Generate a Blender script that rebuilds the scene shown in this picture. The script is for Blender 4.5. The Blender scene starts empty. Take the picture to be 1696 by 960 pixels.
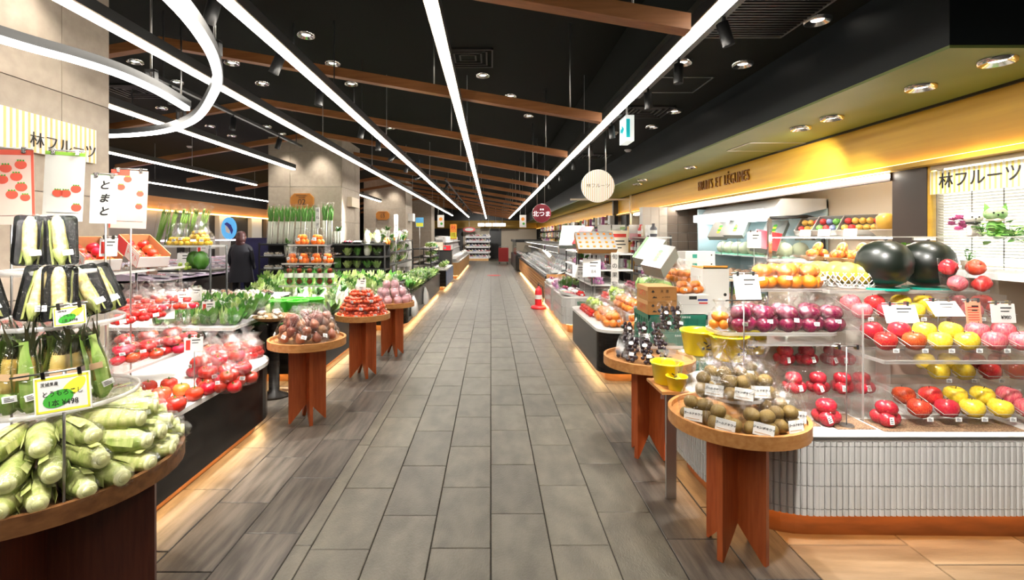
import bpy, bmesh, math, random
from math import sin, cos, pi, radians, sqrt, atan2
from mathutils import Vector, Matrix, Euler
R = random.Random(11)
SC = bpy.context.scene
COL = SC.collection

# ------------------------------------------------------------------ camera
# metres; X right, Y away from the viewer, Z up. Lens 17.5 mm on a 36 mm sensor.
F, CX, CY, EYE = 823.0, 813.0, 392.0, 1.55
cd = bpy.data.cameras.new('camera')
cd.sensor_width = 36; cd.lens = 36 * F / 1696
cd.shift_x = (848 - CX) / 1696; cd.shift_y = -(480 - CY) / 1696
cd.clip_start = 0.05; cd.clip_end = 200
cam = bpy.data.objects.new('camera', cd); COL.objects.link(cam)
cam.location = (0, 0, EYE); cam.rotation_euler = (pi / 2, 0, 0)
SC.camera = cam

# ------------------------------------------------------------------ world and exposure
w = bpy.data.worlds.new('world'); SC.world = w; w.use_nodes = True
w.node_tree.nodes['Background'].inputs[0].default_value = (1.0, 0.95, 0.88, 1)
w.node_tree.nodes['Background'].inputs[1].default_value = 0.12
SC.view_settings.view_transform = 'Standard'
SC.view_settings.look = 'None'
SC.view_settings.gamma = 1
SC.view_settings.use_curve_mapping = False
SC.view_settings.exposure = 0.30
SC.cycles.transparent_max_bounces = 40
SC.cycles.max_bounces = 7
SC.cycles.diffuse_bounces = 3
SC.cycles.glossy_bounces = 3
SC.cycles.transmission_bounces = 4
SC.cycles.caustics_reflective = False
SC.cycles.caustics_refractive = False
SC.cycles.sample_clamp_indirect = 4
SC.cycles.use_denoising = True

STRIP = 26.0     # radiance of the long ceiling strips
SPOT = 1.0       # overall factor of the ceiling spots
KICK = 42.0      # led tapes under the counters

# ------------------------------------------------------------------ helpers
def P(px, py, d):
    return Vector(((px - CX) / F * d, d, EYE - (py - CY) / F * d))
def G(px, py, z):
    return P(px, py, (EYE - z) * F / (py - CY))
def XY(px, d):
    return (px - CX) / F * d

class S:
    """collects vertices and faces of one mesh"""
    def __init__(s): s.v = []; s.f = []; s.m = []; s.s = []; s.k = 0
    def mat(s, k): s.k = k; return s
    def add(s, vs, fs, M=None, sm=False):
        b = len(s.v)
        if M is not None: vs = [M @ Vector(q) for q in vs]
        s.v += [tuple(q) for q in vs]
        for f in fs:
            s.f.append([b + i for i in f]); s.m.append(s.k); s.s.append(sm)
        return s
    def box(s, x0, x1, y0, y1, z0, z1, M=None):
        return s.add([(x0,y0,z0),(x1,y0,z0),(x1,y1,z0),(x0,y1,z0),(x0,y0,z1),(x1,y0,z1),(x1,y1,z1),(x0,y1,z1)],
                     [(3,2,1,0),(4,5,6,7),(0,1,5,4),(1,2,6,5),(2,3,7,6),(3,0,4,7)], M)
    def quad(s, a, b, c, d, M=None): return s.add([a,b,c,d], [(0,1,2,3)], M)
    def prism(s, pts, z0, z1, M=None, sm=False):
        n = len(pts)
        vs = [(x,y,z0) for x,y in pts] + [(x,y,z1) for x,y in pts]
        s.add(vs, [tuple(reversed(range(n))), tuple(range(n,2*n))], M)
        return s.add(vs, [(i,(i+1)%n,n+(i+1)%n,n+i) for i in range(n)], M, sm)
    def lathe(s, prof, n=14, M=None, sm=True):
        vs, fs = [], []
        for r, z in prof:
            for i in range(n):
                a = 2*pi*i/n; vs.append((r*cos(a), r*sin(a), z))
        m = len(prof)
        for j in range(m-1):
            for i in range(n):
                k = (i+1) % n
                fs.append((j*n+i, j*n+k, (j+1)*n+k, (j+1)*n+i))
        if prof[0][0] > 1e-6: fs.append(tuple(reversed(range(n))))
        if prof[-1][0] > 1e-6: fs.append(tuple(range((m-1)*n, m*n)))
        return s.add(vs, fs, M, sm)
    def shell(s, prof, n=14, M=None, sm=True):
        vs, fs = [], []
        for r, z in prof:
            for i in range(n):
                a = 2*pi*i/n; vs.append((r*cos(a), r*sin(a), z))
        for j in range(len(prof)-1):
            for i in range(n):
                k = (i+1) % n
                fs.append((j*n+i, j*n+k, (j+1)*n+k, (j+1)*n+i))
        return s.add(vs, fs, M, sm)
    def ball(s, c, r, n=10, m=7, M=None):
        if not hasattr(r, '__len__'): r = (r, r, r)
        T = Matrix.Translation(c) @ Matrix.Diagonal((r[0], r[1], r[2], 1))
        if M is not None: T = M @ T
        return s.lathe([(sin(pi*j/m), -cos(pi*j/m)) for j in range(m+1)], n, T)
    def tube(s, pts, r, n=6, M=None, cap=True):
        pts = [Vector(q) for q in pts]; vs, fs = [], []
        up = Vector((0,0,1))
        for i, q in enumerate(pts):
            t = (pts[min(i+1,len(pts)-1)] - pts[max(i-1,0)]).normalized()
            u = up if abs(t.z) < .95 else Vector((1,0,0))
            a = t.cross(u).normalized(); b = a.cross(t)
            rr = r[i] if hasattr(r, '__len__') else r
            for k in range(n):
                th = 2*pi*(k+.5)/n; vs.append(q + (a*cos(th) + b*sin(th))*rr)
        for i in range(len(pts)-1):
            for k in range(n):
                l = (k+1) % n
                fs.append((i*n+k, (i+1)*n+k, (i+1)*n+l, i*n+l))
        if cap:
            fs.append(tuple(range(n))); fs.append(tuple(reversed(range((len(pts)-1)*n, len(pts)*n))))
        return s.add(vs, fs, M, n > 5)
    def ribbon(s, pts, side, M=None, sm=True):
        """a strip through pts, half-width vectors in side"""
        vs = []
        for q, d in zip(pts, side):
            q = Vector(q); d = Vector(d); vs += [q-d, q+d]
        return s.add(vs, [(2*i,2*i+1,2*i+3,2*i+2) for i in range(len(pts)-1)], M, sm)
    def loft(s, loops, M=None, sm=False, cap0=True, cap1=True):
        n = len(loops[0]); vs = [q for l in loops for q in l]; fs = []
        for j in range(len(loops)-1):
            for i in range(n):
                k = (i+1) % n; fs.append((j*n+i, j*n+k, (j+1)*n+k, (j+1)*n+i))
        s.add(vs, fs, M, sm)
        if cap0: s.add(loops[0], [tuple(reversed(range(n)))], M)
        if cap1: s.add(loops[-1], [tuple(range(n))], M)
        return s
    def mesh(s, name):
        me = bpy.data.meshes.new(name)
        me.from_pydata(s.v, [], s.f)
        me.polygons.foreach_set('material_index', s.m)
        me.polygons.foreach_set('use_smooth', s.s)
        me.update(); return me

def rr(x0, x1, y0, y1, r, n=4, corners=(1,1,1,1)):
    """outline of a rounded rectangle, corners in order --, +-, ++, -+"""
    out = []
    for (cx, cy, a0), on in zip(((x0+r,y0+r,pi), (x1-r,y0+r,1.5*pi), (x1-r,y1-r,0), (x0+r,y1-r,.5*pi)), corners):
        if on:
            for i in range(n+1):
                a = a0 + .5*pi*i/n; out.append((cx + r*cos(a), cy + r*sin(a)))
        else:
            out.append((cx - r if a0 in (pi, .5*pi) else cx + r, cy - r if a0 in (pi, 1.5*pi) else cy + r))
    return out
def disc(r, n=20, cx=0, cy=0): return [(cx + r*cos(2*pi*i/n), cy + r*sin(2*pi*i/n)) for i in range(n)]
def RZ(a): return Matrix.Rotation(a, 4, 'Z')
def RX(a): return Matrix.Rotation(a, 4, 'X')
def RY(a): return Matrix.Rotation(a, 4, 'Y')
def T(x, y, z): return Matrix.Translation((x, y, z))

def props(o, label=None, cat=None, group=None, kind=None):
    if label: o['label'] = label
    if cat: o['category'] = cat
    if group: o['group'] = group
    if kind: o['kind'] = kind
    return o
def obj(name, sh, mats, par=None, loc=None, rot=None, label=None, cat=None, group=None, kind=None, sc=None):
    me = sh.mesh(name) if isinstance(sh, S) else sh
    if not me.materials:
        for m in (mats if isinstance(mats, (list, tuple)) else [mats]): me.materials.append(m)
    o = bpy.data.objects.new(name, me); COL.objects.link(o)
    if par is not None: o.parent = par
    if loc is not None: o.location = loc
    if rot is not None: o.rotation_euler = rot
    if sc is not None: o.scale = sc if hasattr(sc, '__len__') else (sc, sc, sc)
    return props(o, label, cat, group, kind)
def thing(name, label, cat, loc=(0,0,0), rot=None, group=None, sc=None):
    o = bpy.data.objects.new(name, None); COL.objects.link(o)
    o.empty_display_size = .05
    o.location = loc
    if rot is not None: o.rotation_euler = rot if hasattr(rot, '__len__') else (0, 0, rot)
    if sc is not None: o.scale = (sc, sc, sc)
    return props(o, label, cat, group)
KIDS = {}
def kids(o):
    if o.name not in KIDS: KIDS[o.name] = [(c, list(c.children)) for c in o.children]
    return KIDS[o.name]
def dup(root, loc, rot=None, label=None, group=None, sc=None):
    """a copy of a thing, with copies of its parts and sub-parts"""
    r = root.copy(); COL.objects.link(r); r.location = loc
    r.rotation_euler = (0,0,0) if rot is None else rot if hasattr(rot, '__len__') else (0, 0, rot)
    if sc is not None: r.scale = sc if hasattr(sc, '__len__') else (sc, sc, sc)
    props(r, label, None, group)
    for ch, gr in kids(root):
        c = ch.copy(); COL.objects.link(c); c.parent = r
        for g in gr:
            d = g.copy(); COL.objects.link(d); d.parent = c
    return r
class Kind:
    """prototypes of one kind of thing: the first placing uses the prototype itself, later ones copies"""
    def __init__(s, make, n=1):
        s.make = make; s.n = n; s.protos = []; s.used = []; s.c = 0
    def put(s, loc, rot=None, label=None, group=None, sc=None, which=None):
        i = (s.c if which is None else which) % s.n; s.c += 1
        while len(s.protos) <= i:
            s.protos.append(s.make(len(s.protos))); s.used.append(False)
        p = s.protos[i]
        if s.used[i]: return dup(p, loc, rot, label, group, sc)
        s.used[i] = True; kids(p)
        p.location = loc
        p.rotation_euler = (0,0,0) if rot is None else rot if hasattr(rot, '__len__') else (0, 0, rot)
        if sc is not None: p.scale = sc if hasattr(sc, '__len__') else (sc, sc, sc)
        props(p, label, None, group)
        return p
ORD = 'first second third fourth fifth sixth seventh eighth ninth tenth eleventh twelfth thirteenth fourteenth fifteenth sixteenth seventeenth eighteenth nineteenth twentieth'.split()
TENS = {20: 'twenty', 30: 'thirty', 40: 'forty', 50: 'fifty'}
def nth(i):
    if i < 20: return ORD[i]
    t = (i+1)//10*10; u = (i+1) % 10
    return {20:'twentieth',30:'thirtieth',40:'fortieth',50:'fiftieth'}[t] if u == 0 else TENS[t] + '-' + ORD[u-1]
def text(name, body, size, m, par=None, loc=(0,0,0), rot=(pi/2,0,0), ext=.0008, align='CENTER', sx=1.0, shear=0, sp=1.0, off=0):
    c = bpy.data.curves.new(name, 'FONT'); c.body = body; c.size = size; c.extrude = ext
    c.align_x = align; c.align_y = 'CENTER'; c.shear = shear; c.space_character = sp; c.offset = off
    c.resolution_u = 3
    tmp = bpy.data.objects.new(name, c)
    me = bpy.data.meshes.new_from_object(tmp); me.name = name
    bpy.data.objects.remove(tmp); bpy.data.curves.remove(c)
    me.materials.clear(); me.materials.append(m)
    o = bpy.data.objects.new(name, me); COL.objects.link(o)
    if par is not None: o.parent = par
    o.location = loc; o.rotation_euler = rot; o.scale = (sx, 1, 1)
    return o

# ------------------------------------------------------------------ materials
def C(*a): return (a[0], a[1], a[2], 1)
def srgb(r, g, b):
    f = lambda c: (c/255/12.92) if c/255 <= .04045 else ((c/255+.055)/1.055)**2.4
    return (f(r), f(g), f(b))
def mat(name, col, rough=.5, metal=0, spec=.5, col2=None, scale=8, stretch=(1,1,1), bump=0, bscale=60, emit=0, vary=0, coat=0, sss=0, detail=4, lo=.35, hi=.65, vor=False, hue=.0):
    m = bpy.data.materials.new(name); m.use_nodes = True
    nt = m.node_tree; N = nt.nodes; L = nt.links
    b = N['Principled BSDF']
    b.inputs['Base Color'].default_value = C(*col)
    b.inputs['Roughness'].default_value = rough; b.inputs['Metallic'].default_value = metal
    b.inputs['Specular IOR Level'].default_value = spec
    b.inputs['Coat Weight'].default_value = coat; b.inputs['Coat Roughness'].default_value = .1
    if sss:
        b.inputs['Subsurface Weight'].default_value = sss; b.inputs['Subsurface Radius'].default_value = (.02,.01,.005)
    if emit:
        b.inputs['Emission Color'].default_value = C(*col); b.inputs['Emission Strength'].default_value = emit
    out = None
    if col2 or bump:
        tc = N.new('ShaderNodeTexCoord'); mp = N.new('ShaderNodeMapping'); mp.inputs['Scale'].default_value = stretch
        L.new(tc.outputs['Object'], mp.inputs['Vector'])
        if vary:
            oi = N.new('ShaderNodeObjectInfo'); sc = N.new('ShaderNodeVectorMath'); sc.operation = 'SCALE'
            L.new(oi.outputs['Random'], sc.inputs['Scale']); sc.inputs[0].default_value = (13.7, 7.1, 5.3)
            L.new(sc.outputs[0], mp.inputs['Location'])
    if col2:
        nz = N.new('ShaderNodeTexNoise'); nz.inputs['Scale'].default_value = scale; nz.inputs['Detail'].default_value = detail
        L.new(mp.outputs[0], nz.inputs['Vector'])
        cr = N.new('ShaderNodeValToRGB'); cr.color_ramp.elements[0].position = lo; cr.color_ramp.elements[1].position = hi
        cr.color_ramp.elements[0].color = C(*col); cr.color_ramp.elements[1].color = C(*col2)
        L.new(nz.outputs['Fac'], cr.inputs['Fac']); out = cr.outputs['Color']
    if vary:
        if not (col2 or bump): oi = N.new('ShaderNodeObjectInfo')
        hs = N.new('ShaderNodeHueSaturation')
        mr = N.new('ShaderNodeMapRange'); mr.inputs['To Min'].default_value = 1-vary; mr.inputs['To Max'].default_value = 1+vary
        L.new(oi.outputs['Random'], mr.inputs['Value']); L.new(mr.outputs[0], hs.inputs['Value'])
        if hue:
            m2 = N.new('ShaderNodeMapRange'); m2.inputs['To Min'].default_value = .5-hue; m2.inputs['To Max'].default_value = .5+hue
            mm = N.new('ShaderNodeMath'); mm.operation = 'FRACT'; m3 = N.new('ShaderNodeMath'); m3.operation = 'MULTIPLY'; m3.inputs[1].default_value = 7.31
            L.new(oi.outputs['Random'], m3.inputs[0]); L.new(m3.outputs[0], mm.inputs[0]); L.new(mm.outputs[0], m2.inputs['Value']); L.new(m2.outputs[0], hs.inputs['Hue'])
        if out: L.new(out, hs.inputs['Color'])
        else: hs.inputs['Color'].default_value = C(*col)
        out = hs.outputs['Color']
    if out: L.new(out, b.inputs['Base Color'])
    if bump:
        if vor:
            n2 = N.new('ShaderNodeTexVoronoi'); src = 'Distance'
        else:
            n2 = N.new('ShaderNodeTexNoise'); n2.inputs['Detail'].default_value = 3; src = 'Fac'
        n2.inputs['Scale'].default_value = bscale
        L.new(mp.outputs[0], n2.inputs['Vector'])
        bp = N.new('ShaderNodeBump'); bp.inputs['Strength'].default_value = bump; bp.inputs['Distance'].default_value = .01
        L.new(n2.outputs[src], bp.inputs['Height']); L.new(bp.outputs[0], b.inputs['Normal'])
    return m
def glow(name, col, s):
    m = bpy.data.materials.new(name); m.use_nodes = True
    nt = m.node_tree; nt.nodes.clear()
    e = nt.nodes.new('ShaderNodeEmission'); e.inputs[0].default_value = C(*col); e.inputs[1].default_value = s
    o = nt.nodes.new('ShaderNodeOutputMaterial'); nt.links.new(e.outputs[0], o.inputs[0])
    return m
def clear(name, tint=(.97,.97,.97), base=.06, edge=.35, rough=.12, bump=0, bscale=30, white=0.0):
    """thin clear plastic or glass: transparent with a fresnel sheen, and a little white body if wanted"""
    m = bpy.data.materials.new(name); m.use_nodes = True
    nt = m.node_tree; N = nt.nodes; L = nt.links; N.clear()
    t = N.new('ShaderNodeBsdfTransparent'); t.inputs[0].default_value = C(*tint)
    g = N.new('ShaderNodeBsdfGlossy'); g.inputs['Roughness'].default_value = rough; g.inputs[0].default_value = (1,1,1,1)
    lw = N.new('ShaderNodeLayerWeight'); lw.inputs[0].default_value = .35
    mr = N.new('ShaderNodeMapRange'); mr.inputs['To Min'].default_value = base; mr.inputs['To Max'].default_value = edge
    L.new(lw.outputs['Facing'], mr.inputs['Value'])
    mx = N.new('ShaderNodeMixShader'); L.new(mr.outputs[0], mx.inputs[0]); L.new(g.outputs[0], mx.inputs[2])
    if white:
        d = N.new('ShaderNodeBsdfTranslucent'); d.inputs[0].default_value = (.95,.93,.9,1)
        d2 = N.new('ShaderNodeBsdfDiffuse'); d2.inputs[0].default_value = (.95,.93,.9,1)
        ms = N.new('ShaderNodeMixShader'); ms.inputs[0].default_value = .5; L.new(d.outputs[0], ms.inputs[1]); L.new(d2.outputs[0], ms.inputs[2])
        m0 = N.new('ShaderNodeMixShader'); m0.inputs[0].default_value = white
        L.new(t.outputs[0], m0.inputs[1]); L.new(ms.outputs[0], m0.inputs[2]); L.new(m0.outputs[0], mx.inputs[1])
    else: L.new(t.outputs[0], mx.inputs[1])
    if bump:
        tc = N.new('ShaderNodeTexCoord'); n2 = N.new('ShaderNodeTexNoise'); n2.inputs['Scale'].default_value = bscale; n2.inputs['Detail'].default_value = 2; n2.inputs['Distortion'].default_value = 1.2
        L.new(tc.outputs['Object'], n2.inputs['Vector'])
        bp = N.new('ShaderNodeBump'); bp.inputs['Strength'].default_value = bump; bp.inputs['Distance'].default_value = .02
        L.new(n2.outputs['Fac'], bp.inputs['Height']); L.new(bp.outputs[0], g.inputs['Normal']); L.new(bp.outputs[0], lw.inputs['Normal'])
    o = N.new('ShaderNodeOutputMaterial'); L.new(mx.outputs[0], o.inputs[0])
    return m

m_tile   = mat('floor_tile', (.092,.082,.062), .32, col2=(.150,.134,.102), scale=9, bump=.25, bscale=140, vary=.14, stretch=(1,.5,1), detail=8)
m_slate  = mat('side_tile', (.050,.043,.036), .4, col2=(.125,.105,.085), scale=5, stretch=(5,.55,1), bump=.2, bscale=60, vary=.22, detail=8)
m_sand   = mat('sand_tile', (.15,.10,.058), .35, col2=(.24,.17,.105), scale=4, stretch=(.6,4,1), bump=.1, bscale=50, vary=.12, detail=6)
m_grout  = mat('grout', (.02,.018,.015), .9)
m_ceil   = mat('black_ceiling', (.0048,.006,.0045), .8, spec=.15)
m_bulk   = mat('bulkhead_blue_black', (.0030,.0050,.0062), .5, spec=.25)
m_soffit = mat('olive_soffit', (.112,.150,.030), .55, col2=(.135,.17,.038), scale=2)
m_gold   = mat('gold_wood_fascia', (.56,.31,.025), .45, col2=(.68,.40,.035), scale=2, stretch=(1,.3,6), detail=5)
m_pillar = mat('stone_panel', (.36,.30,.235), .6, col2=(.41,.345,.275), scale=14, bump=.05, bscale=120, vary=.06, detail=8)
m_cream  = mat('cream_wall', (.66,.56,.43), .6)
m_creamtile = mat('cream_tile', (.60,.53,.46), .3, vary=.05)
m_greytile = mat('taupe_tile', (.24,.19,.155), .35, vary=.06)
m_white  = mat('white_paint', (.8,.79,.77), .5)
m_wall   = mat('plain_wall', (.30,.27,.24), .7)
m_dark   = mat('dark_panel', (.015,.014,.014), .4)
m_brown  = mat('dark_brown_panel', (.035,.022,.017), .45)
m_beam   = mat('cedar_beam', (.22,.080,.020), .5, col2=(.30,.115,.034), scale=5, stretch=(.6,8,8), vary=.1)
m_black  = mat('black_laminate', (.008,.0065,.006), .25, spec=.22, col2=(.02,.017,.014), scale=3, stretch=(1,1,6))
m_blackm = mat('black_metal', (.02,.02,.02), .4)
m_chrome = mat('chrome', (.75,.75,.75), .15, metal=1)
m_steel  = mat('brushed_steel', (.55,.55,.54), .35, metal=1)
m_lamp   = glow('strip_lamp', (1.0,.94,.84), STRIP)
m_led    = glow('warm_led_tape', (1.0,.60,.24), KICK)
m_led2   = glow('amber_led_tape', (1.0,.50,.16), KICK*.38)
m_ledw   = glow('cove_led', (1.0,.62,.22), 7)
m_down   = glow('downlight_lamp', (1.0,.93,.82), 7)
m_copper = mat('copper_kickboard', (.20,.085,.030), .35, metal=.2, col2=(.28,.125,.045), scale=6, stretch=(1,1,4))
m_stone  = mat('white_counter_top', (.75,.73,.70), .2, col2=(.66,.63,.60), scale=6)
m_tilew  = mat('white_glazed_tile', (.50,.49,.47), .25, vary=.06, coat=.3)
m_grey   = mat('grout_grey', (.62,.61,.59), .8)
m_twood  = mat('table_wood', (.40,.165,.045), .4, col2=(.52,.25,.085), scale=4, stretch=(1.5,10,10), bump=.05, bscale=40)
m_rwood  = mat('red_brown_board', (.36,.072,.018), .35, col2=(.46,.105,.028), scale=5, stretch=(12,12,1))
m_black_ink = mat('black_ink', (.015,.014,.013), .6)
m_paper  = mat('white_card', (.76,.75,.72), .5)
m_cream_paper = mat('cream_card', (.83,.72,.55), .5)
m_bag    = clear('clear_bag', (.985,.985,.985), .045, .31, .13, bump=1.0, bscale=22)
m_clam   = clear('clear_clamshell', (.985,.99,.99), .035, .27, .08, bump=.25, bscale=40)
m_acryl  = clear('acrylic', (.99,.99,.985), .04, .35, .05, white=.06)
m_edge   = clear('acrylic_edge', (.95,.94,.92), .1, .5, .1, white=.5)
m_sleeve = clear('clear_sleeve', (.99,.99,.99), .02, .2, .1)
m_glass  = clear('glass', (.96,.98,.97), .05, .5, .02)

# ================================================================== the setting
LX, RXW, YN, YF = -9.2, 6.2, -5.0, 36.0
floor = obj('floor', S().box(LX, RXW, YN, YF, -.2, -.006), m_grout, kind='structure')
def tile_at(x0, x1, y0, y1, m, cache={}):
    k = (round(x1-x0,3), round(y1-y0,3), m.name)
    if k not in cache:
        a, b = (x1-x0)/2-.0025, (y1-y0)/2-.0025
        s = S(); c = .003
        lo = [(-a,-b,-.012),(a,-b,-.012),(a,b,-.012),(-a,b,-.012)]
        mid = [(-a,-b,-c),(a,-b,-c),(a,b,-c),(-a,b,-c)]
        hi = [(-a+c,-b+c,0),(a-c,-b+c,0),(a-c,b-c,0),(-a+c,b-c,0)]
        s.add(lo+mid+hi, [(8,9,10,11)] + [(i,(i+1)%4,4+(i+1)%4,4+i) for i in range(4)] + [(4+i,4+(i+1)%4,8+(i+1)%4,8+i) for i in range(4)])
        me = s.mesh('tile'); me.materials.append(m); cache[k] = me
    return cache[k], ((x0+x1)/2, (y0+y1)/2)
YT = 9.3
COLS = [(-.9,-.6,.067),(-.6,-.3,.367),(-.3,0,.077),(0,.3,.385),(.3,.6,.10),(.6,.9,.40)]
far = {0: S(), 1: S()}
def lay(x0, x1, off, m, y0, y1, L=.6, fk=None):
    y = y0 + ((off - y0) % L) - L
    while y < y1:
        a, b = max(y, y0), min(y+L, y1)
        if b - a > .05:
            if fk is None:
                me, (cx, cy) = tile_at(x0, x1, a, b, m)
                obj('tile', me, m, floor, (cx, cy, R.uniform(-.0006,.0006)))
            else:
                g = .0025; far[fk].box(x0+g, x1-g, a+g, b-g, -.012, 0)
        y += L
for x0, x1, o in COLS:
    lay(x0, x1, o, m_tile, 1.9, YT); lay(x0, x1, o, m_tile, YT, YF, fk=0)
lay(-.99, -.9, .1, m_tile, 1.9, YT, 1.2)
side = [(-1.29,-.99,.2),(-1.59,-1.29,.5),(-1.89,-1.59,.05),(-2.19,-1.89,.35)]
for x0, x1, o in side:
    lay(x0, x1, o, m_slate, 1.6, YT, .6 if x0 > -1.3 else .6); lay(x0, x1, o, m_slate, YT, YF, fk=1)
lay(-.99, -.9, .1, m_slate, YT, YF, 1.2, fk=1)
for x0, x1, o in [(.9,1.2,.15),(1.2,1.5,.45)]:
    lay(x0, x1, o, m_slate, 1.9, YT); lay(x0, x1, o, m_slate, YT, YF, fk=1)
for i, (x0, x1) in enumerate([(1.5,2.1),(2.1,2.7),(2.7,3.3)]):
    lay(x0, x1, .1+.15*i, m_sand, 1.9, 2.8, .3)
obj('tile_field', far[0], m_tile, floor, kind='stuff'); obj('side_tile_field', far[1], m_slate, floor, kind='stuff')
# plain tiled floor of the neighbouring aisles
obj('side_flooring', S().box(LX, -2.19, YN, YF, -.02, 0).box(1.5, RXW, 2.8, YF, -.02, 0).box(LX, RXW, YN, 1.6, -.02, 0), m_slate, floor)

ZC, ZR, ZS = 3.55, 3.04, 2.55
XB, XF = 2.40, 3.33
ceiling = obj('ceiling', S().box(LX, 1.30, YN, YF, ZC, ZC+.1).box(1.30, RXW, YN, YF, ZR, ZC+.1), m_ceil, kind='structure')
obj('trim_bulkhead', S().box(XB, RXW, 2.6, YF, ZS+.004, ZR+.02), m_bulk, kind='structure')
obj('trim_soffit', S().box(XB+.002, XF+.05, 2.602, YF, ZS-.012, ZS+.004), m_soffit, kind='structure')
obj('trim_fascia_line', S().box(XF-.02, XF+.02, 2.603, YF, ZS-.03, ZS-.012), m_dark, kind='structure')
fas = obj('trim_fascia', S().box(XF, XF+.06, 2.3, YF, 2.13, ZS-.03), m_gold, kind='structure')
obj('led_tape', S().box(XF-.045, XF-.015, 2.3, YF, 2.126, 2.132), m_ledw, fas)
obj('ledge', S().box(XF-.07, XF+.06, 2.3, YF, 2.09, 2.124), m_gold, fas)
obj('light_tube', S().box(XF-.03, XF+.01, 4.16, 11.5, 2.045, 2.075), m_lamp, fas)
obj('tube_holder', S().box(XF+.012, XF+.05, 4.16, 11.5, 2.02, 2.088), m_brown, fas)
obj('wall_left', S().box(LX, LX+.2, YN, YF, 0, ZC), m_dark, kind='structure')
obj('wall_back', S().box(LX, RXW, YN, YN+.2, 0, ZC), m_wall, kind='structure')
obj('wall_far', S().box(LX, RXW, YF-.1, YF+.2, 0, ZC), m_dark, kind='structure')
obj('trim_far_fascia', S().box(-4.4, 3.3, YF-.2, YF-.1, 2.15, 2.72), m_gold, kind='structure')
obj('trim_far_white', S().box(-2.0, -.1, YF-.16, YF-.1, 0, 2.1).box(.75, 3.3, YF-.16, YF-.1, 0, 2.1), m_cream, kind='structure')
obj('door_1', S().box(.0, .7, YF-.15, YF-.1, 0, 2.15), m_dark, kind='structure')
# right wall: window section near, recess behind it, more shops beyond
wr = obj('wall_right', S().box(3.42, 3.6, 2.2, 4.14, 0, 1.32), m_cream, kind='structure')
obj('wall_right', S().box(4.155, 4.35, 4.15, 12.0, 0, ZS), m_cream, kind='structure')
obj('wall_right', S().box(3.44, 4.35, 4.09, 4.14, 0, 2.1), m_cream, kind='structure')
obj('wall_right', S().box(3.40, 4.35, 11.9, 12.1, 0, ZS), m_cream, kind='structure')
obj('wall_right', S().box(3.9, 4.1, 12.1, YF, 0, ZS), m_cream, kind='structure')
obj('recess_fill', S().box(3.46, 3.50, 4.3, 6.0, 2.06, 2.08), glow('recess_fill', (1,.93,.82), 30), fas)  # glowing strip added to brighten the recess wall
obj('trim_column', S().box(3.36, 3.44, 3.83, 4.16, 0, 2.10), m_brown, kind='structure')
obj('trim_column_edge', S().box(3.365, 3.405, 3.80, 3.83, 0, 2.10), m_gold, kind='structure')
for name, x0, x1, z0, z1, y in (('trim_shop_black',3.3,3.4,0,2.1,12.1),):
    obj(name, S().box(x0, x1, y, y+.5, z0, z1), m_dark, kind='structure')
obj('window_ledge', S().box(3.04,3.42,2.2,3.80,1.29,1.332), m_white, wr)
# tiled end walls in the recess
def tiled(name, origin, u, v, nu, nv, tw, th, m, par):
    me = S().box(-tw/2+.002, tw/2-.002, -.006, .006, -th/2+.002, th/2-.002).mesh('tile'); me.materials.append(m)
    for j in range(nv):
        for i in range(nu):
            q = Vector(origin) + Vector(u)*(tw*(i+.5)) + Vector(v)*(th*(j+.5))
            obj('tile', me, m, par, q, (0, 0, atan2(u[1], u[0])))
w2 = obj('wall_partition', S().box(2.75, 4.15, 9.02, 9.2, 0, 2.09), m_grey, kind='structure')
tiled('x', (3.2, 9.012, 1.0), (1,0,0), (0,0,1), 5, 7, .19, .155, m_greytile, w2)
tiled('x', (2.75, 9.012, 1.0), (1,0,0), (0,0,1), 3, 7, .15, .155, m_creamtile, w2)
# left rear wall of the fish shop
obj('trim_fish_fascia', S().box(-8.9, -8.8, 6, 30, 2.28, 2.62), mat('orange_wood', (.50,.22,.06), .45, col2=(.6,.28,.08), scale=2, stretch=(1,.3,6)), kind='structure')
obj('trim_fish_cove', S().box(-8.80, -8.72, 6, 30, 2.24, 2.275), m_ledw, kind='structure')
for i, (y0, y1, m) in enumerate(((14.6,15.6,mat('grey_door', (.28,.27,.24), .5)),(16.2,16.9,m_white),(18.4,19.2,m_white),(19.6,23,m_greytile),(11,14,m_wall))):
    obj('trim_fish_wall', S().box(-9.0, -8.85, y0, y1, 0, 2.24), m, kind='structure')

# stone clad pillars
def pillar(y0, y1, x0=-4.45, x1=-3.0):
    p = obj('pillar', S().box(x0, x1, y0, y1, 0, ZC), m_grey, kind='structure')
    zs = [0, .45, 1.15, 1.85, 2.55, 3.25, ZC]
    for a, b in zip(zs, zs[1:]):
        g = .003
        for (u0, u1) in ((y0, y0+(y1-y0)*.7), (y0+(y1-y0)*.7, y1)):
            obj('panel', S().box(x1, x1+.02, u0+g, u1-g, a+g, b-g), m_pillar, p)
        for (u0, u1) in ((x0, x0+(x1-x0)*.3), (x0+(x1-x0)*.3, x1+.02)):
            obj('panel', S().box(u0+g, u1-g, y0-.02, y0, a+g, b-g), m_pillar, p)
    return p
for a, b in ((2.45,3.88),(9.95,11.3),(17.4,18.8),(24.9,26.3)): pillar(a, b)

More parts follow.
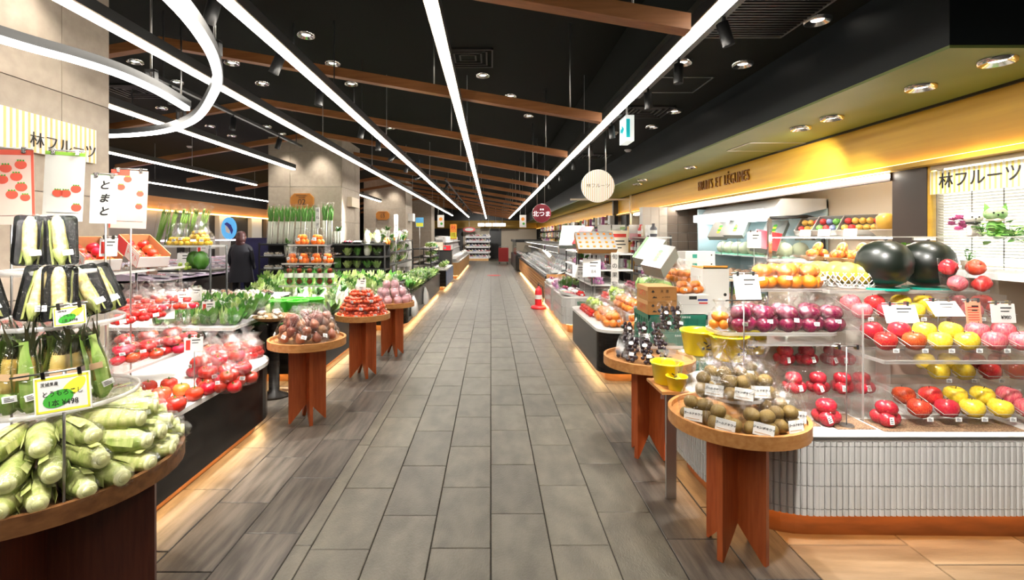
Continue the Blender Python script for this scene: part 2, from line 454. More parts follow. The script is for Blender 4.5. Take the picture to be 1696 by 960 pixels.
# rafters: gabled, ridge over the left, each a pair meeting at the ridge
RZg, XR_, ZE, XE = 3.41, -3.08, 2.70, 1.03
yb = 2.60
k = 0
while yb < 30:
    for side_, (xa, za) in (('r', (XE, ZE)), ('l', (-6.6, 2.82))):
        s = S(); h = .085; wd = .045
        s.add([(XR_,yb-wd,RZg-h),(xa,yb-wd,za-h),(xa,yb-wd,za),(XR_,yb-wd,RZg),(XR_,yb+wd,RZg-h),(xa,yb+wd,za-h),(xa,yb+wd,za),(XR_,yb+wd,RZg)],
              [(0,1,2,3),(7,6,5,4),(0,4,5,1),(3,2,6,7),(1,5,6,2),(0,3,7,4)])
        b = obj('beam', s, m_beam, kind='structure')
        for t in ((.3, .62, .93) if side_ == 'r' else (.5,)):
            x = XR_ + (xa-XR_)*t; z = RZg + (za-RZg)*t
            obj('hanger_rod', S().tube([(x,yb,z),(x,yb,ZC)], .006, 6), m_steel, b)
    yb += 2.055; k += 1

# strip lights
def strip(x, y0, y1, z, label, w_=.05, drop=True, xe=None):
    t = thing('strip_light', label, 'strip light', (x, y0, z), group='long ceiling strip lights')
    L_ = y1 - y0
    obj('housing', S().box(-w_*.75, w_*.75, 0, L_, .012, .075), m_blackm, t)
    obj('reflector', S().box(-w_*.72, w_*.72, 0, L_, .004, .012), m_cream, t)
    n = max(1, int(L_/6))
    for i in range(n):
        obj('diffuser', S().box(-w_/2, w_/2, L_*i/n+.004, L_*(i+1)/n-.004, -.014, .004), m_lamp, t)
    for i in range(1 + int(L_/4.5)):
        y = min(L_-.1, .15 + 4.5*i)
        obj('hanger', S().tube([(0,y,.07),(0,y,(ZR if x > 1.3 else ZC)-z)], .004, 5), m_steel, t)
    return t
strip(1.155, -3, 13.5, 2.70, 'longest ceiling strip light on the side of the yellow shop front, nearer half', .06)
strip(1.155, 13.55, 31, 2.70, 'continuation of the strip light beside the yellow shop front, towards the far end', .06)
strip(-.295, -3, 31, 2.70, 'strip light running along the middle of the aisle ceiling', .05)
strip(-1.29, -3, 10.3, 2.70, 'strip light between the middle one and the ridge, nearer part', .05)
strip(-1.29, 10.35, 29, 2.70, 'strip light left of the middle one, far part behind a joint', .05)
strip(-2.08, -3, 8.5, 2.70, 'strip light passing the upper corner of the near stone pillar', .05)
strip(-2.08, 8.55, 27, 2.70, 'far strip light passing in front of the numbered pillars', .05)
strip(-3.35, 4.0, 8.45, 2.70, 'short strip light ending before the pillar with plaque 02', .05)
strip(-5.2, 4.0, 11.0, 2.70, 'strip light over the second aisle behind the near pillar', .05)
strip(-3.6, 12.0, 16.2, 2.70, 'short strip light between the plaque 02 pillar and the next', .05)
strip(-7.2, 6.0, 22.0, 2.70, 'strip light in front of the orange wood fascia of the fish shop', .05)

# curved tube lights hung round the near pillar
def curve_light(pts, z, label, hang):
    t = thing('curved_light', label, 'light', (0,0,z))
    # smooth the path
    q = []
    P_ = [Vector((a,b,0)) for a,b in pts]
    for i in range(len(P_)-1):
        p0, p1, p2, p3 = P_[max(i-1,0)], P_[i], P_[i+1], P_[min(i+2,len(P_)-1)]
        for j in range(8):
            u = j/8
            q.append(.5*((2*p1)+(-p0+p2)*u+(2*p0-5*p1+4*p2-p3)*u*u+(-p0+3*p1-3*p2+p3)*u**3))
    q.append(P_[-1])
    s, g = S(), S()
    for sh, hw, z0, z1 in ((s,.030,.006,.055),(g,.020,-.02,.006)):
        vs = []
        for i, p in enumerate(q):
            d = (q[min(i+1,len(q)-1)]-q[max(i-1,0)]).normalized(); nrm = Vector((d.y,-d.x,0))*hw
            vs += [p-nrm+Vector((0,0,z0)), p+nrm+Vector((0,0,z0)), p+nrm+Vector((0,0,z1)), p-nrm+Vector((0,0,z1))]
        fs = []
        for i in range(len(q)-1):
            for a in range(4): fs.append((4*i+a, 4*i+(a+1)%4, 4*i+4+(a+1)%4, 4*i+4+a))
        fs += [(3,2,1,0), tuple(4*(len(q)-1)+a for a in range(4))]
        sh.add(vs, fs, None, False)
    obj('rail', s, m_blackm, t); obj('diffuser', g, glow('tube_lamp', (1,.97,.92), 14), t)
    for (x, y) in hang:
        h = obj('hanger', S().tube([(x,y,.055),(x,y,ZC-z)], .008, 6), m_steel, t)
        obj('bracket', S().box(x-.035,x-.025,y-.02,y+.02,.05,.13).box(x+.025,x+.035,y-.02,y+.02,.05,.13).box(x-.035,x+.035,y-.02,y+.02,.12,.135), m_blackm, h)
curve_light([(-1.28,1.2),(-1.33,2.0),(-1.47,2.56),(-1.68,3.05),(-1.90,3.42),(-2.45,4.15),(-2.95,4.6),(-3.4,4.82),(-3.9,4.9),(-4.6,4.8)], 2.55, 'curved tube light sweeping round the near stone pillar', [(-1.6,2.88),(-2.78,4.46)])
curve_light([(-2.7,1.4),(-2.58,2.1),(-2.45,2.56),(-2.34,2.8),(-2.275,3.05),(-2.28,3.4),(-2.36,3.86)], 2.55, 'inner tube light ending in mid air beside the stone pillar', [(-2.31,3.38)])

# downlights: ring, reflector cone and lamp; each carries its own spot lamp
def lamp_spot(par, watts, ang, blend, target=None, col=(1,.93,.82), r=.05, loc=(0,0,-.02)):
    d = bpy.data.lights.new('spot', 'SPOT'); d.energy = watts*SPOT; d.spot_size = radians(ang); d.spot_blend = blend
    d.shadow_soft_size = r; d.color = col
    o = bpy.data.objects.new('spot', d); COL.objects.link(o); o.parent = par; o.location = loc
    if target is not None:
        v = Vector(target) - (par.location + Vector(loc)); o.rotation_euler = v.to_track_quat('-Z', 'Y').to_euler()
    return o
me_ring = S().shell([(.075,-.022),(.083,-.022),(.088,0)], 18).shell([(.075,-.022),(.042,-.003)], 18).mesh('ring')
me_lampd = S().prism(disc(.04,16), -.004, -.002).mesh('lamp')
ndl = 0
def downlight(px, py, z, label, watts=0, target=None, ang=100, m=m_chrome):
    global ndl
    q = G(px, py, z)
    t = thing('downlight', label, 'downlight', (q.x, q.y, z-.001), group='recessed round downlights')
    obj('trim_ring', me_ring, m, t); obj('lamp', me_lampd, m_down, t)
    if watts: lamp_spot(t, watts, ang, .6, target, loc=(0,0,-.03))
    return t
# ------------------------------------------------------------------ ceiling fixtures
for px, py, z, lab, wt, tg in [
    (507,57,ZC,'downlight in the black ceiling nearest above the first rafter',0,None),
    (384,103,ZC,'downlight below the first rafter, between the two ridge lights',0,None),
    (434,137,ZC,'downlight before the second rafter, beside the diagonal strip light',0,None),
    (551,104,ZC,'downlight just showing over the edge of the first rafter',0,None),
    (582,138,ZC,'downlight halfway between first and second rafter near the middle',0,None),
    (224,101,ZC,'downlight beside the corner of the near stone pillar',0,None),
    (292,135,ZC,'downlight framed inside the curved tube light, upper of two',0,None),
    (268,178,ZC,'downlight framed inside the curved tube light, lower of two',0,None),
    (442,209,ZC,'first of three small downlights before the 02 pillar',0,None),
    (384,224,ZC,'second of three small downlights before the 02 pillar',0,None),
    (348,208,ZC,'third of three small downlights before the 02 pillar',0,None),
    (647,211,ZC,'small downlight under the second rafter near the middle light',0,None),
    (800,124,ZC,'unlit looking downlight beside the middle strip light',0,None),
    (846,158,ZC,'downlight above the first rafter beyond the middle strip light',0,None),
    (876,191,ZC,'dim downlight under the first rafter beyond the middle light',0,None),
    (1354,32,ZR,'downlight beside the big ceiling grille',0,None),
    (1130,102,ZR,'downlight beside the strip light, before the access hatch',0,None),
    (1230,105,ZR,'downlight between access hatch and dark bulkhead',0,None),
    (1117,183,ZR,'downlight beside the small air diffuser',0,None),
    (1080,209,ZR,'downlight beside the green arrow sign',0,None),
    (1652,99,ZS-.012,'nearest downlight in the olive soffit',55,(3.05,3.0,1.3)),
    (1525,143,ZS-.012,'second nearest downlight in the olive soffit',55,(3.05,3.4,1.3)),
    (1378,194,ZS-.012,'third nearest downlight in the olive soffit',60,(3.2,5.0,1.0)),
    (1326,211,ZS-.012,'fourth nearest downlight in the olive soffit, closing a pair',110,(3.7,6.8,1.0)),
    (1144,276,ZS-.012,'downlight in the olive soffit above the shop lettering',0,None),
    (1064,297,ZS-.012,'nearer of two far downlights in the olive soffit',0,None),
    (1056,304,ZS-.012,'farther of two far downlights in the olive soffit',0,None)]:
    downlight(px, py, z, lab, wt, tg)

for x, y, lab in [(-4.05,9.62,'downlight grazing the upper part of the 02 pillar, outer'),(-3.38,9.62,'downlight grazing the upper part of the 02 pillar, aisle side'),(-4.05,17.05,'downlight grazing the farther plaqued pillar, on its outer corner'),(-3.38,17.05,'downlight grazing the farther plaqued pillar, on its aisle corner'),(-2.72,3.1,'downlight grazing the near stone pillar')]:
    q_ = thing('downlight', lab, 'downlight', (x, y, ZC-.001), group='recessed round downlights'); obj('trim_ring', me_ring, m_chrome, q_); obj('lamp', me_lampd, m_down, q_)
    lamp_spot(q_, 90, 75, .8, (x*1.02, y+.25, 0), loc=(0,0,-.03))
# rows of small spot heads that light the displays (on black tracks)
def track(x, y0, y1, z, label, heads):
    t = thing('spot_track', label, 'track light', (x, y0, z), group='black spot light tracks')
    obj('rail', S().box(-.02,.02,0,y1-y0,-.03,0), m_blackm, t)
    for yy in (.2, y1-y0-.2): obj('rod', S().tube([(0,yy,0),(0,yy,(ZC if x < 1.3 else ZR)-z)],.006,5), m_blackm, t)
    for (y, tg, watts, ang) in heads:
        b = Vector((0, y-y0, -.10)); v = (Vector(tg)-Vector((x,y,z-.10))).normalized()
        q = v.to_track_quat('-Z','Y').to_matrix().to_4x4()
        h = obj('spot_head', S().shell([(.034,-.10),(.034,.04),(.0,.04)],12, T(*b)@q).shell([(.034,-.10),(.028,-.06),(0,-.06)],12,T(*b)@q).box(-.008,.008,y-y0-.008,y-y0+.008,-.09,-.03), m_blackm, t)
        obj('lamp', S().prism(disc(.028,12),-.065,-.062,T(*b)@q), m_down, h)
        d = bpy.data.lights.new('spot','SPOT'); d.energy = watts*SPOT; d.spot_size = radians(ang); d.spot_blend = .7; d.shadow_soft_size = .045; d.color = (1,.955,.89)
        o = bpy.data.objects.new('spot', d); COL.objects.link(o); o.parent = h
        o.matrix_local = T(*(b+v*.11)) @ q
    return t
track(1.36, 1.2, 4.6, 2.86, 'near black spot track beside the strip light', [
    (1.5,(2.2,2.8,.7),350,70),(2.2,(1.25,2.5,.7),110,50),(2.9,(1.9,2.9,1.0),260,70),(3.6,(1.3,3.6,.7),150,50),(4.3,(1.6,4.7,.7),110,60)])
track(1.36, 5.2, 12.5, 2.86, 'far black spot track beside the strip light', [
    (5.6,(1.7,6.0,.7),190,60),(6.8,(1.7,7.6,.9),170,60),(8.2,(1.7,9.0,.8),320,60),(9.8,(1.7,10.4,.8),320,60),(11.6,(1.8,13,.8),360,65)])
track(-1.45, 1.0, 4.8, 2.86, 'added near black spot track over the corn and tomatoes', [
    (1.1,(-1.75,1.9,.9),210,55),(1.9,(-1.9,2.2,1.2),150,55),(2.6,(-2.3,3.0,.8),330,60),(3.4,(-2.3,3.4,.7),330,60),(4.2,(-1.6,4.2,.7),220,55)])  # track added to brighten the corn and tomatoes
track(-1.45, 5.4, 10.2, 2.86, 'added far black spot track over the vegetables', [
    (5.6,(-1.9,5.6,1.0),330,55),(6.4,(-1.5,6.4,.7),240,60),(7.4,(-2.8,7.0,.8),480,75),(8.6,(-2.2,9.0,.8),600,70),(10.0,(-3.4,9.2,1.4),800,60)])  # another added track, for brighter vegetables
track(-2.9, 4.2, 7.6, 2.95, 'added black spot track over the leafy greens', [
    (4.5,(-2.7,4.6,1.1),280,60),(5.6,(-3.0,5.2,.8),300,65),(6.8,(-3.4,6.6,.8),360,70)])  # added as well, to lift the leafy greens
track(-1.1, 12.0, 30, 2.95, 'added long black spot track towards the far end', [
    (12.5,(-1.9,12.0,.8),700,75),(16,(-1.8,16.5,.9),420,75),(20,(-1.8,21,.9),500,75),(27,(-.6,32,.8),700,60),(24,(1.9,25,1.0),500,75),(18,(1.7,18,.8),420,75)])  # added spot heads that brighten the far displays

# big return air grille, hatch, diffusers
g = thing('ceiling_grille', 'large black slatted air grille in the ceiling by the strip light', 'grille', (1.86, 3.1, ZR-.001))
obj('frame', S().box(-.30,.30,-1.0,-.985,-.012,0).box(-.30,.30,.585,.60,-.012,0).box(-.30,-.285,-1.0,.6,-.012,0).box(.285,.30,-1.0,.6,-.012,0), mat('grey_frame',(.12,.12,.11),.5), g)
for i in range(40):
    obj('slat', S().box(-.285,.285,-.98+.039*i,-.96+.039*i,-.010,-.002), m_dark, g)
def hatch(px0, py0, px1, py1, z, label):
    a, b = G(px0, py1, z), G(px1, py0, z)
    c = G((px0+px1)/2, (py0+py1)/2, z)
    t = thing('access_hatch', label, 'hatch', (c.x, c.y, z-.001)); X, Y = .30, .25
    s = S()
    for e in ((-X,X,-Y,-Y+.012),(-X,X,Y-.012,Y),(-X,-X+.012,-Y,Y),(X-.012,X,-Y,Y)): s.box(*e, -.006, 0)
    obj('frame', s, m_steel, t); obj('panel', S().box(-X+.02,X-.02,-Y+.02,Y-.02,-.004,0), m_ceil if z > 3 else m_soffit, t)
hatch(1060,128,1168,153,ZR,'thin framed access hatch in the black ceiling')
hatch(1212,236,1320,250,ZS-.012,'thin framed access hatch in the olive soffit')
def diffuser(px, py, z, sx, sy, label):
    c = G(px, py, z); t = thing('air_diffuser', label, 'air vent', (c.x, c.y, z-.001))
    for i in range(4):
        k = 1-.22*i; s = S(); X, Y = sx*k, sy*k; e = .018
        for b in ((-X,X,-Y,-Y+e),(-X,X,Y-e,Y),(-X,-X+e,-Y,Y),(X-e,X,-Y,Y)): s.box(*b, -.02+.004*i, 0)
        obj('vane', s, m_blackm, t)
diffuser(1070,184,ZR,.26,.26,'square black air diffuser by the arrow sign')
diffuser(775,95,ZC,.28,.28,'square black air diffuser right beside the middle strip light')
diffuser(222,150,ZC,.3,.3,'square black air diffuser behind the stone pillar corner')
diffuser(985,258,ZR,.26,.26,'far black air diffuser above the round white sign')
def detector(px, py, z, label):
    c = G(px, py, z); t = thing('smoke_detector', label, 'smoke detector', (c.x, c.y, z))
    obj('base', S().prism(disc(.06,16), -.015, 0), m_white, t); obj('dome', S().lathe([(.05,-.015),(.04,-.035),(0,-.04)],14), m_white, t)
detector(1040,248,ZR,'white smoke detector under the green arrow sign')
detector(1017,219,ZR,'small white detector beside the green arrow sign')
detector(314,242,ZC,'white detector between curved light and plaque pillar')

# emergency arrow sign
q = P(1038, 216, 5.5)
t = thing('arrow_sign', 'white box sign with blue green arrow hanging from the ceiling', 'sign', q)
obj('box', S().box(-.045,.045,-.13,.13,-.14,.14), mat('sign_white',(.8,.86,.83),.4,emit=.6), t)
teal = mat('sign_teal',(.01,.45,.50),.4,emit=.5)
obj('face', S().box(-.047,-.045,-.11,.11,-.11,.11), mat('sign_face',(.85,.95,.93),.4,emit=.8), t)
obj('arrow', S().add([(-.049,.02,-.02),(-.049,.08,-.02),(-.049,.08,.02),(-.049,.02,.02)],[(0,1,2,3)]).add([(-.049,.02,-.06),(-.049,-.08,0),(-.049,.02,.06)],[(0,1,2)]).box(-.04,.0,-.131,-.1301,-.10,.10), teal, t)
obj('rod', S().tube([(0,0,.14),(0,0,ZR-q.z)],.012,8), m_white, t)

# striped hanging disc sign
m_stripe_y = mat('stripe_yellow',(.80,.55,.20),.5)
def stripes_disc(par, r, y):
    n = 17
    for i in range(n):
        x0 = -r + 2*r*(i+.3)/n; x1 = x0 + 2*r*.4/n; xm = (x0+x1)/2
        hh = sqrt(max(r*r-xm*xm,0))*.985
        yield x0, x1, hh
q = P(990, 308, 6.5)
t = thing('round_sign', 'round white striped sign hanging on two rods over the aisle edge', 'sign', q)
obj('panel', S().prism(disc(.214,40), -.02, .02, RX(pi/2)), mat('lit_white_panel',(.90,.88,.82),.4,emit=.30), t)
s = S()
for x0, x1, hh in stripes_disc(t, .214, 0): s.box(x0, x1, -.0215, -.0205, -hh, hh)
obj('stripe', s, mat('pale_stripe',(.62,.46,.25),.4,emit=.25), t)
text('lettering', '林フルーツ', .062, mat('grey_ink',(.12,.11,.10),.5), t, (0,-.0225,0))
for x in (-.11, .105):
    obj('rod', S().tube([(x,0,sqrt(.214**2-x*x)-.01),(x,0,ZR-q.z)],.008,8), m_steel, t)
q = P(897, 353, 10.0)
t = thing('round_sign', 'round dark red sign with white characters hanging far down the aisle', 'sign', q)
obj('panel', S().prism(disc(.185,36), -.03, .03, RX(pi/2)), mat('wine_red',(.20,.004,.02),.3), t)
obj('rim', S().tube([(.185*cos(a*pi/18),0,.185*sin(a*pi/18)) for a in range(37)],.008,6), m_steel, t)
text('lettering', '北つま', .12, glow('white_letters',(1,.97,.92),1.6), t, (0,-.034,-.02), ext=.002)
obj('dots', S().ball((-.02,-.034,.075),.017,8,5).ball((.025,-.034,.075),.017,8,5), glow('white_dots',(1,.97,.92),1.6), t)
for x in (-.09, .06): obj('rod', S().tube([(x,0,.16),(x,0,(ZC if q.x+x < 1.3 else ZR)-q.z)],.005,6), m_steel, t)

# shop lettering on the fascia
t = thing('fascia_lettering', 'raised bronze shop letters on the yellow wood fascia', 'lettering', (XF-.012, (XF*F)/(1201-CX), 2.345))
y0 = XF*F/(1158-CX); y1 = XF*F/(1244-CX); wid = y0-y1
t.location.y = y0; mb_ = mat('bronze',(.20,.09,.02),.3,metal=.7); cur = 0.0
for ch in 'FRUITS ET LÉGUMES':
    if ch == ' ': cur += .10; continue
    o = text('letter', ch, .215, mb_, t, (0,0,0), (pi/2,0,-pi/2), ext=.010, align='LEFT', off=-.0035)
    xs = [v.co.x for v in o.data.vertices]; o.location.y = -cur + min(xs)*.95; o.scale = (.95,1,1); cur += (max(xs)-min(xs))*.95 + .030
for o in list(t.children): o.location.y *= wid/cur; o.scale.x *= wid/cur
obj('conduit', S().box(XF-.09,XF-.06,11.55,11.62,1.55,2.52), mat('cream_conduit',(.75,.62,.40),.5), fas)
obj('cross_bar', S().box(1.85,XF-.07,11.56,11.61,2.40,2.44), m_cream, fas)

# sign on the near pillar: striped board with shop name
def striped_board(t, w_, h_, n, body, size, off=0, hole=None, thick=.02):
    obj('board', S().box(-w_/2,w_/2,-.004,thick,-h_/2,h_/2), mat('sign_cream',(.84,.80,.73),.5), t)
    s = S()
    for i in range(n):
        x0 = -w_/2 + w_*(i+.3)/n; s.box(x0, x0+w_*.4/n, -.0055, -.0045, -h_/2, h_/2)
    obj('stripe', s, m_stripe_y, t)
    text('lettering', body, size, m_black_ink, t, (off,-.012,-.05), ext=.003, off=-.0016)
y1 = 2.98*F/(CX-153)
t = thing('striped_sign', 'cream and yellow striped shop sign on the near stone pillar', 'sign', (-2.955, y1-.62, 2.22), pi/2)
striped_board(t, 1.24, .25, 31, '林フルーツ', .108, .345)
# plaques
def plaque(px, py, d, w_, body, label):
    q = P(px, py, d)
    t = thing('wooden_plaque', label, 'plaque', q)
    h_ = w_*.65; c = w_*.17
    o = [(-w_/2+c,-h_/2),(w_/2-c,-h_/2),(w_/2,-h_/2+c),(w_/2,h_/2-c),(w_/2-c,h_/2),(-w_/2+c,h_/2),(-w_/2,h_/2-c),(-w_/2,-h_/2+c)]
    obj('board', S().prism(o, 0, .03, RX(pi/2)), mat('plaque_wood',(.42,.16,.02),.5,col2=(.5,.2,.03),scale=10), t)
    k = .92; obj('inlay_border', S().prism([(x*k,y*k) for x,y in o], .0301, .034, RX(pi/2)), mat('plaque_inlay',(.36,.13,.015),.5), t)
    text('number', body, w_*.34, m_black_ink, t, (0,-.036,-.05*w_))
    text('caption', 'DEPACHIKA\nPILLAR', w_*.09, m_brown, t, (0,-.036,.19*w_))
plaque(501,333,9.92,.47,'02','wooden octagonal plaque numbered 02 on a stone pillar')
plaque(634,357,17.37,.47,'03','wooden octagonal plaque numbered 03 on the farther pillar')
q = P(580,331,10.6)
t = thing('notice_box', 'white flat notice box on the side of the 02 pillar', 'notice', (-2.94, 10.6, q.z))
obj('box', S().box(-.04,.06,-.30,.30,-.16,.04), m_cream, t)
t = thing('notice_box', 'small white box on the side of the 03 pillar', 'notice', (-2.94, 18.1, P(676,360,18.1).z))
obj('box', S().box(-.04,.14,-.25,.25,-.14,.14), m_white, t)
# ================================================================== shared produce meshes
def fm(name, sh, *mats):
    me = sh.mesh(name)
    for m in mats: me.materials.append(m)
    return me
def loops_rr(specs, n=3):
    """loops for loft from (half x, half y, z, radius)"""
    return [[(x, y, z) for x, y in rr(-a, a, -b, b, r, n)] for a, b, z, r in specs]
m_tomato = mat('tomato_red', (.62,.018,.012), .18, vary=.18, hue=.012, coat=.3)
m_tomato_o = mat('tomato_orange', (.75,.16,.03), .2, col2=(.62,.07,.02), scale=12, vary=.15, hue=.02, coat=.3)
m_cherry = mat('cherry_tomato_red', (.66,.012,.010), .15, vary=.15, coat=.4)
m_calyx  = mat('calyx_green', (.05,.20,.02), .6)
m_apple  = mat('apple_red', (.50,.012,.016), .2, col2=(.72,.16,.05), scale=5, stretch=(5,5,.7), vary=.2, hue=.015, coat=.3, lo=.4, hi=.75)
m_apple_p= mat('apple_pink', (.62,.07,.12), .22, col2=(.78,.28,.24), scale=2.5, stretch=(3,3,.8), vary=.12, coat=.3, lo=.35, hi=.8)
m_apple_y= mat('apple_yellow', (.83,.55,.02), .25, col2=(.88,.66,.08), scale=5, vary=.08, coat=.2)
m_orange = mat('orange_peel', (.86,.24,.012), .4, vary=.12, bump=.15, bscale=160)
m_plum   = mat('plum_purple', (.13,.005,.035), .22, col2=(.23,.018,.055), scale=6, vary=.3, coat=.3)
m_nect   = mat('nectarine_red', (.50,.010,.035), .25, col2=(.68,.08,.05), scale=5, vary=.25, coat=.2, lo=.45, hi=.8)
m_kiwi   = mat('kiwi_brown', (.17,.10,.022), .5, col2=(.27,.18,.045), scale=14, bump=.3, bscale=220, vary=.15)
m_kernel = mat('corn_kernel', (.78,.52,.09), .3, col2=(.82,.64,.22), scale=20, vary=.1, coat=.2)
m_kernel_w = mat('corn_kernel_white', (.74,.66,.36), .3, col2=(.60,.42,.12), scale=60, vary=.08, coat=.2)
m_husk   = mat('corn_husk', (.36,.44,.10), .5, col2=(.66,.66,.28), scale=9, stretch=(6,6,.6), vary=.12, hue=.012, bump=.15, bscale=40)
m_husk_g = mat('corn_husk_green', (.22,.42,.06), .45, col2=(.46,.60,.18), scale=9, stretch=(6,6,.5), vary=.15)
m_silk   = mat('dark_corn_leaf', (.03,.07,.02), .5, col2=(.08,.06,.03), scale=12)
m_cut    = mat('cut_corn_stem', (.80,.80,.42), .6, col2=(.66,.68,.28), scale=30)
m_grape  = mat('black_grape', (.018,.008,.014), .2, vary=.3, coat=.4)
m_ggrape = mat('green_grape', (.42,.60,.10), .2, vary=.15, coat=.3, sss=.1)
m_leaf   = mat('leaf_green', (.05,.20,.025), .45, col2=(.15,.36,.06), scale=9, vary=.35, hue=.02)
m_leafl  = mat('leaf_light_green', (.30,.50,.10), .45, col2=(.55,.70,.28), scale=8, vary=.2, hue=.02)
m_cabb   = mat('cabbage_leaf', (.22,.46,.10), .45, col2=(.50,.68,.28), scale=6, vary=.2)
m_leek   = mat('leek_white', (.86,.88,.76), .35, vary=.05)
m_leekg  = mat('leek_green', (.12,.34,.06), .45, vary=.25)
m_mush   = mat('mushroom_white', (.78,.68,.55), .6, vary=.15)
m_mushb  = mat('mushroom_brown', (.28,.14,.07), .55, vary=.25)
m_sticker= mat('white_sticker', (.90,.90,.88), .5)
m_tray   = mat('black_tray', (.006,.006,.006), .35, spec=.25)
m_wtray  = mat('white_tray', (.85,.85,.86), .4)
m_red_ink= mat('red_ink', (.62,.03,.02), .5)
m_green_ink = mat('green_ink', (.06,.40,.04), .5)
m_pink   = mat('pink_wrap', (.80,.22,.38), .4, vary=.1)
m_pinkf  = mat('pink_film', (.85,.45,.50), .35, vary=.1)
m_tan    = mat('tan_ticket', (.55,.36,.20), .6)

APP = [(0,-.70),(.22,-.78),(.5,-.83),(.80,-.60),(.97,-.15),(1,.18),(.89,.56),(.62,.80),(.34,.83),(.14,.70),(0,.58)]
TOM = [(0,-.76),(.5,-.74),(.86,-.46),(1,-.02),(.92,.40),(.64,.66),(.28,.70),(0,.58)]
PLU = [(0,-1),(.42,-.91),(.82,-.56),(1,-.02),(.92,.45),(.62,.80),(.28,.93),(0,.84)]
def star(s, r, z, n=5, k=1):
    s.mat(k)
    for i in range(n):
        a = 2*pi*i/n
        s.add([(0,0,z),(r*.35*cos(a-.5),r*.35*sin(a-.5),z+r*.12),(r*cos(a),r*sin(a),z-r*.05),(r*.35*cos(a+.5),r*.35*sin(a+.5),z+r*.12)],[(0,1,2,3)])
    s.tube([(0,0,z),(0,r*.1,z+r*.45)], r*.09, 5); s.mat(0); return s
me_tomato  = fm('tomato', star(S().lathe(TOM,14),.62,.64), m_tomato, m_calyx)
me_tomato_o= fm('tomato', star(S().lathe(TOM,14),.62,.64), m_tomato_o, m_calyx)
me_cherry  = fm('cherry_tomato', star(S().lathe(PLU,9),.6,.9,4), m_cherry, m_calyx)
me_orange  = fm('orange', S().lathe([(r,z*.92) for r,z in PLU],12), m_orange)
me_plum    = fm('plum', S().lathe(PLU,12), m_plum)
me_nect    = fm('nectarine', S().lathe(PLU,12), m_nect)
me_kiwi    = fm('kiwi', S().ball((0,0,0),(1,.80,.78),12,9), m_kiwi)
me_grape   = fm('grape', S().ball((0,0,0),1,8,6), m_grape)
me_ggrape  = fm('grape', S().ball((0,0,0),1,8,6), m_ggrape)
def bag_mesh(w_, d_, h_, seed, n=18, name='bag', neck=.80, m=None):
    r = random.Random(seed); s = S()
    prof = [(.55,0),(.90,.03),(1.0,.16),(1.02,.36),(.93,.52),(.66,.66),(.36,neck-.03),(.30,neck),(.42,neck+.08),(.60,1.0)]
    vs, fs = [], []
    for j, (q, z) in enumerate(prof):
        for i in range(n):
            a = 2*pi*i/n; k = q*(1 + r.uniform(-.07,.07)*(1 if j > 1 else .3) + (.22*r.uniform(-1,1) if j == len(prof)-1 else 0))
            vs.append((w_/2*k*cos(a), d_/2*k*sin(a), h_*(z + (r.uniform(-.02,.02) if j > 1 else 0))))
    for j in range(len(prof)-1):
        for i in range(n):
            k = (i+1) % n; fs.append((j*n+i, j*n+k, (j+1)*n+k, (j+1)*n+i))
    fs.append(tuple(reversed(range(n))))
    s.add(vs, fs, None, True)
    return fm(name, s, m or m_bag)
def clam_mesh(w_, d_, h_, name='clear_box', m=None, top=.86):
    s = S().loft(loops_rr([(w_/2*.82,d_/2*.82,0,.012),(w_/2*.96,d_/2*.96,h_*.45,.016),(w_/2*1.04,d_/2*1.04,h_*.47,.016),(w_/2*1.04,d_/2*1.04,h_*.50,.016),(w_/2*.96,d_/2*.96,h_*.52,.016),(w_/2*top,d_/2*top,h_*.95,.014),(w_/2*top*.8,d_/2*top*.8,h_,.012)]), sm=False)
    return fm(name, s, m or m_clam)
def stickerq(w_, h_, m=None, name='price_label'):
    s = S().box(-w_/2, w_/2, -.0006, .0006, -h_/2, h_/2).mat(1)
    for i in range(3): s.box(-w_*.36, w_*(.05 if i == 0 else .3), -.0012, -.0007, h_*(.22-.24*i)-h_*.05, h_*(.22-.24*i)+h_*.05)
    return fm(name, s, m or m_sticker, m_black_ink)
me_stick = stickerq(.032, .022)
me_kiwi_card = stickerq(.07, .05)
def cluster(n, rad, spread, seed, layers=2, flat=.8):
    """packed positions of n balls of radius rad in a heap; spread = heap half width"""
    r = random.Random(seed); out = []; left = n; z = rad*.85; k = 0
    while left > 0:
        cap = max(1, int(round((spread/rad)**2*.78))) if k == 0 else max(1, left)
        m_ = min(left, cap if k < layers-1 else left)
        rr_ = spread*(1-.28*k) - rad
        if m_ == 1: pts = [(0,0)]
        elif m_ <= 6: pts = [(rr_*cos(2*pi*i/m_+k*.6), rr_*sin(2*pi*i/m_+k*.6)) for i in range(m_)]
        else:
            inn = max(1, m_//4); o = m_-inn
            pts = [(rr_*cos(2*pi*i/o), rr_*sin(2*pi*i/o)) for i in range(o)] + [(rr_*.4*cos(2*pi*i/inn), rr_*.4*sin(2*pi*i/inn)) if inn > 1 else (0,0) for i in range(inn)]
        for x, y in pts: out.append((x + r.uniform(-.1,.1)*rad, y*flat + r.uniform(-.1,.1)*rad, z + r.uniform(-.06,.06)*rad))
        left -= m_; z += rad*1.45; k += 1
    return out
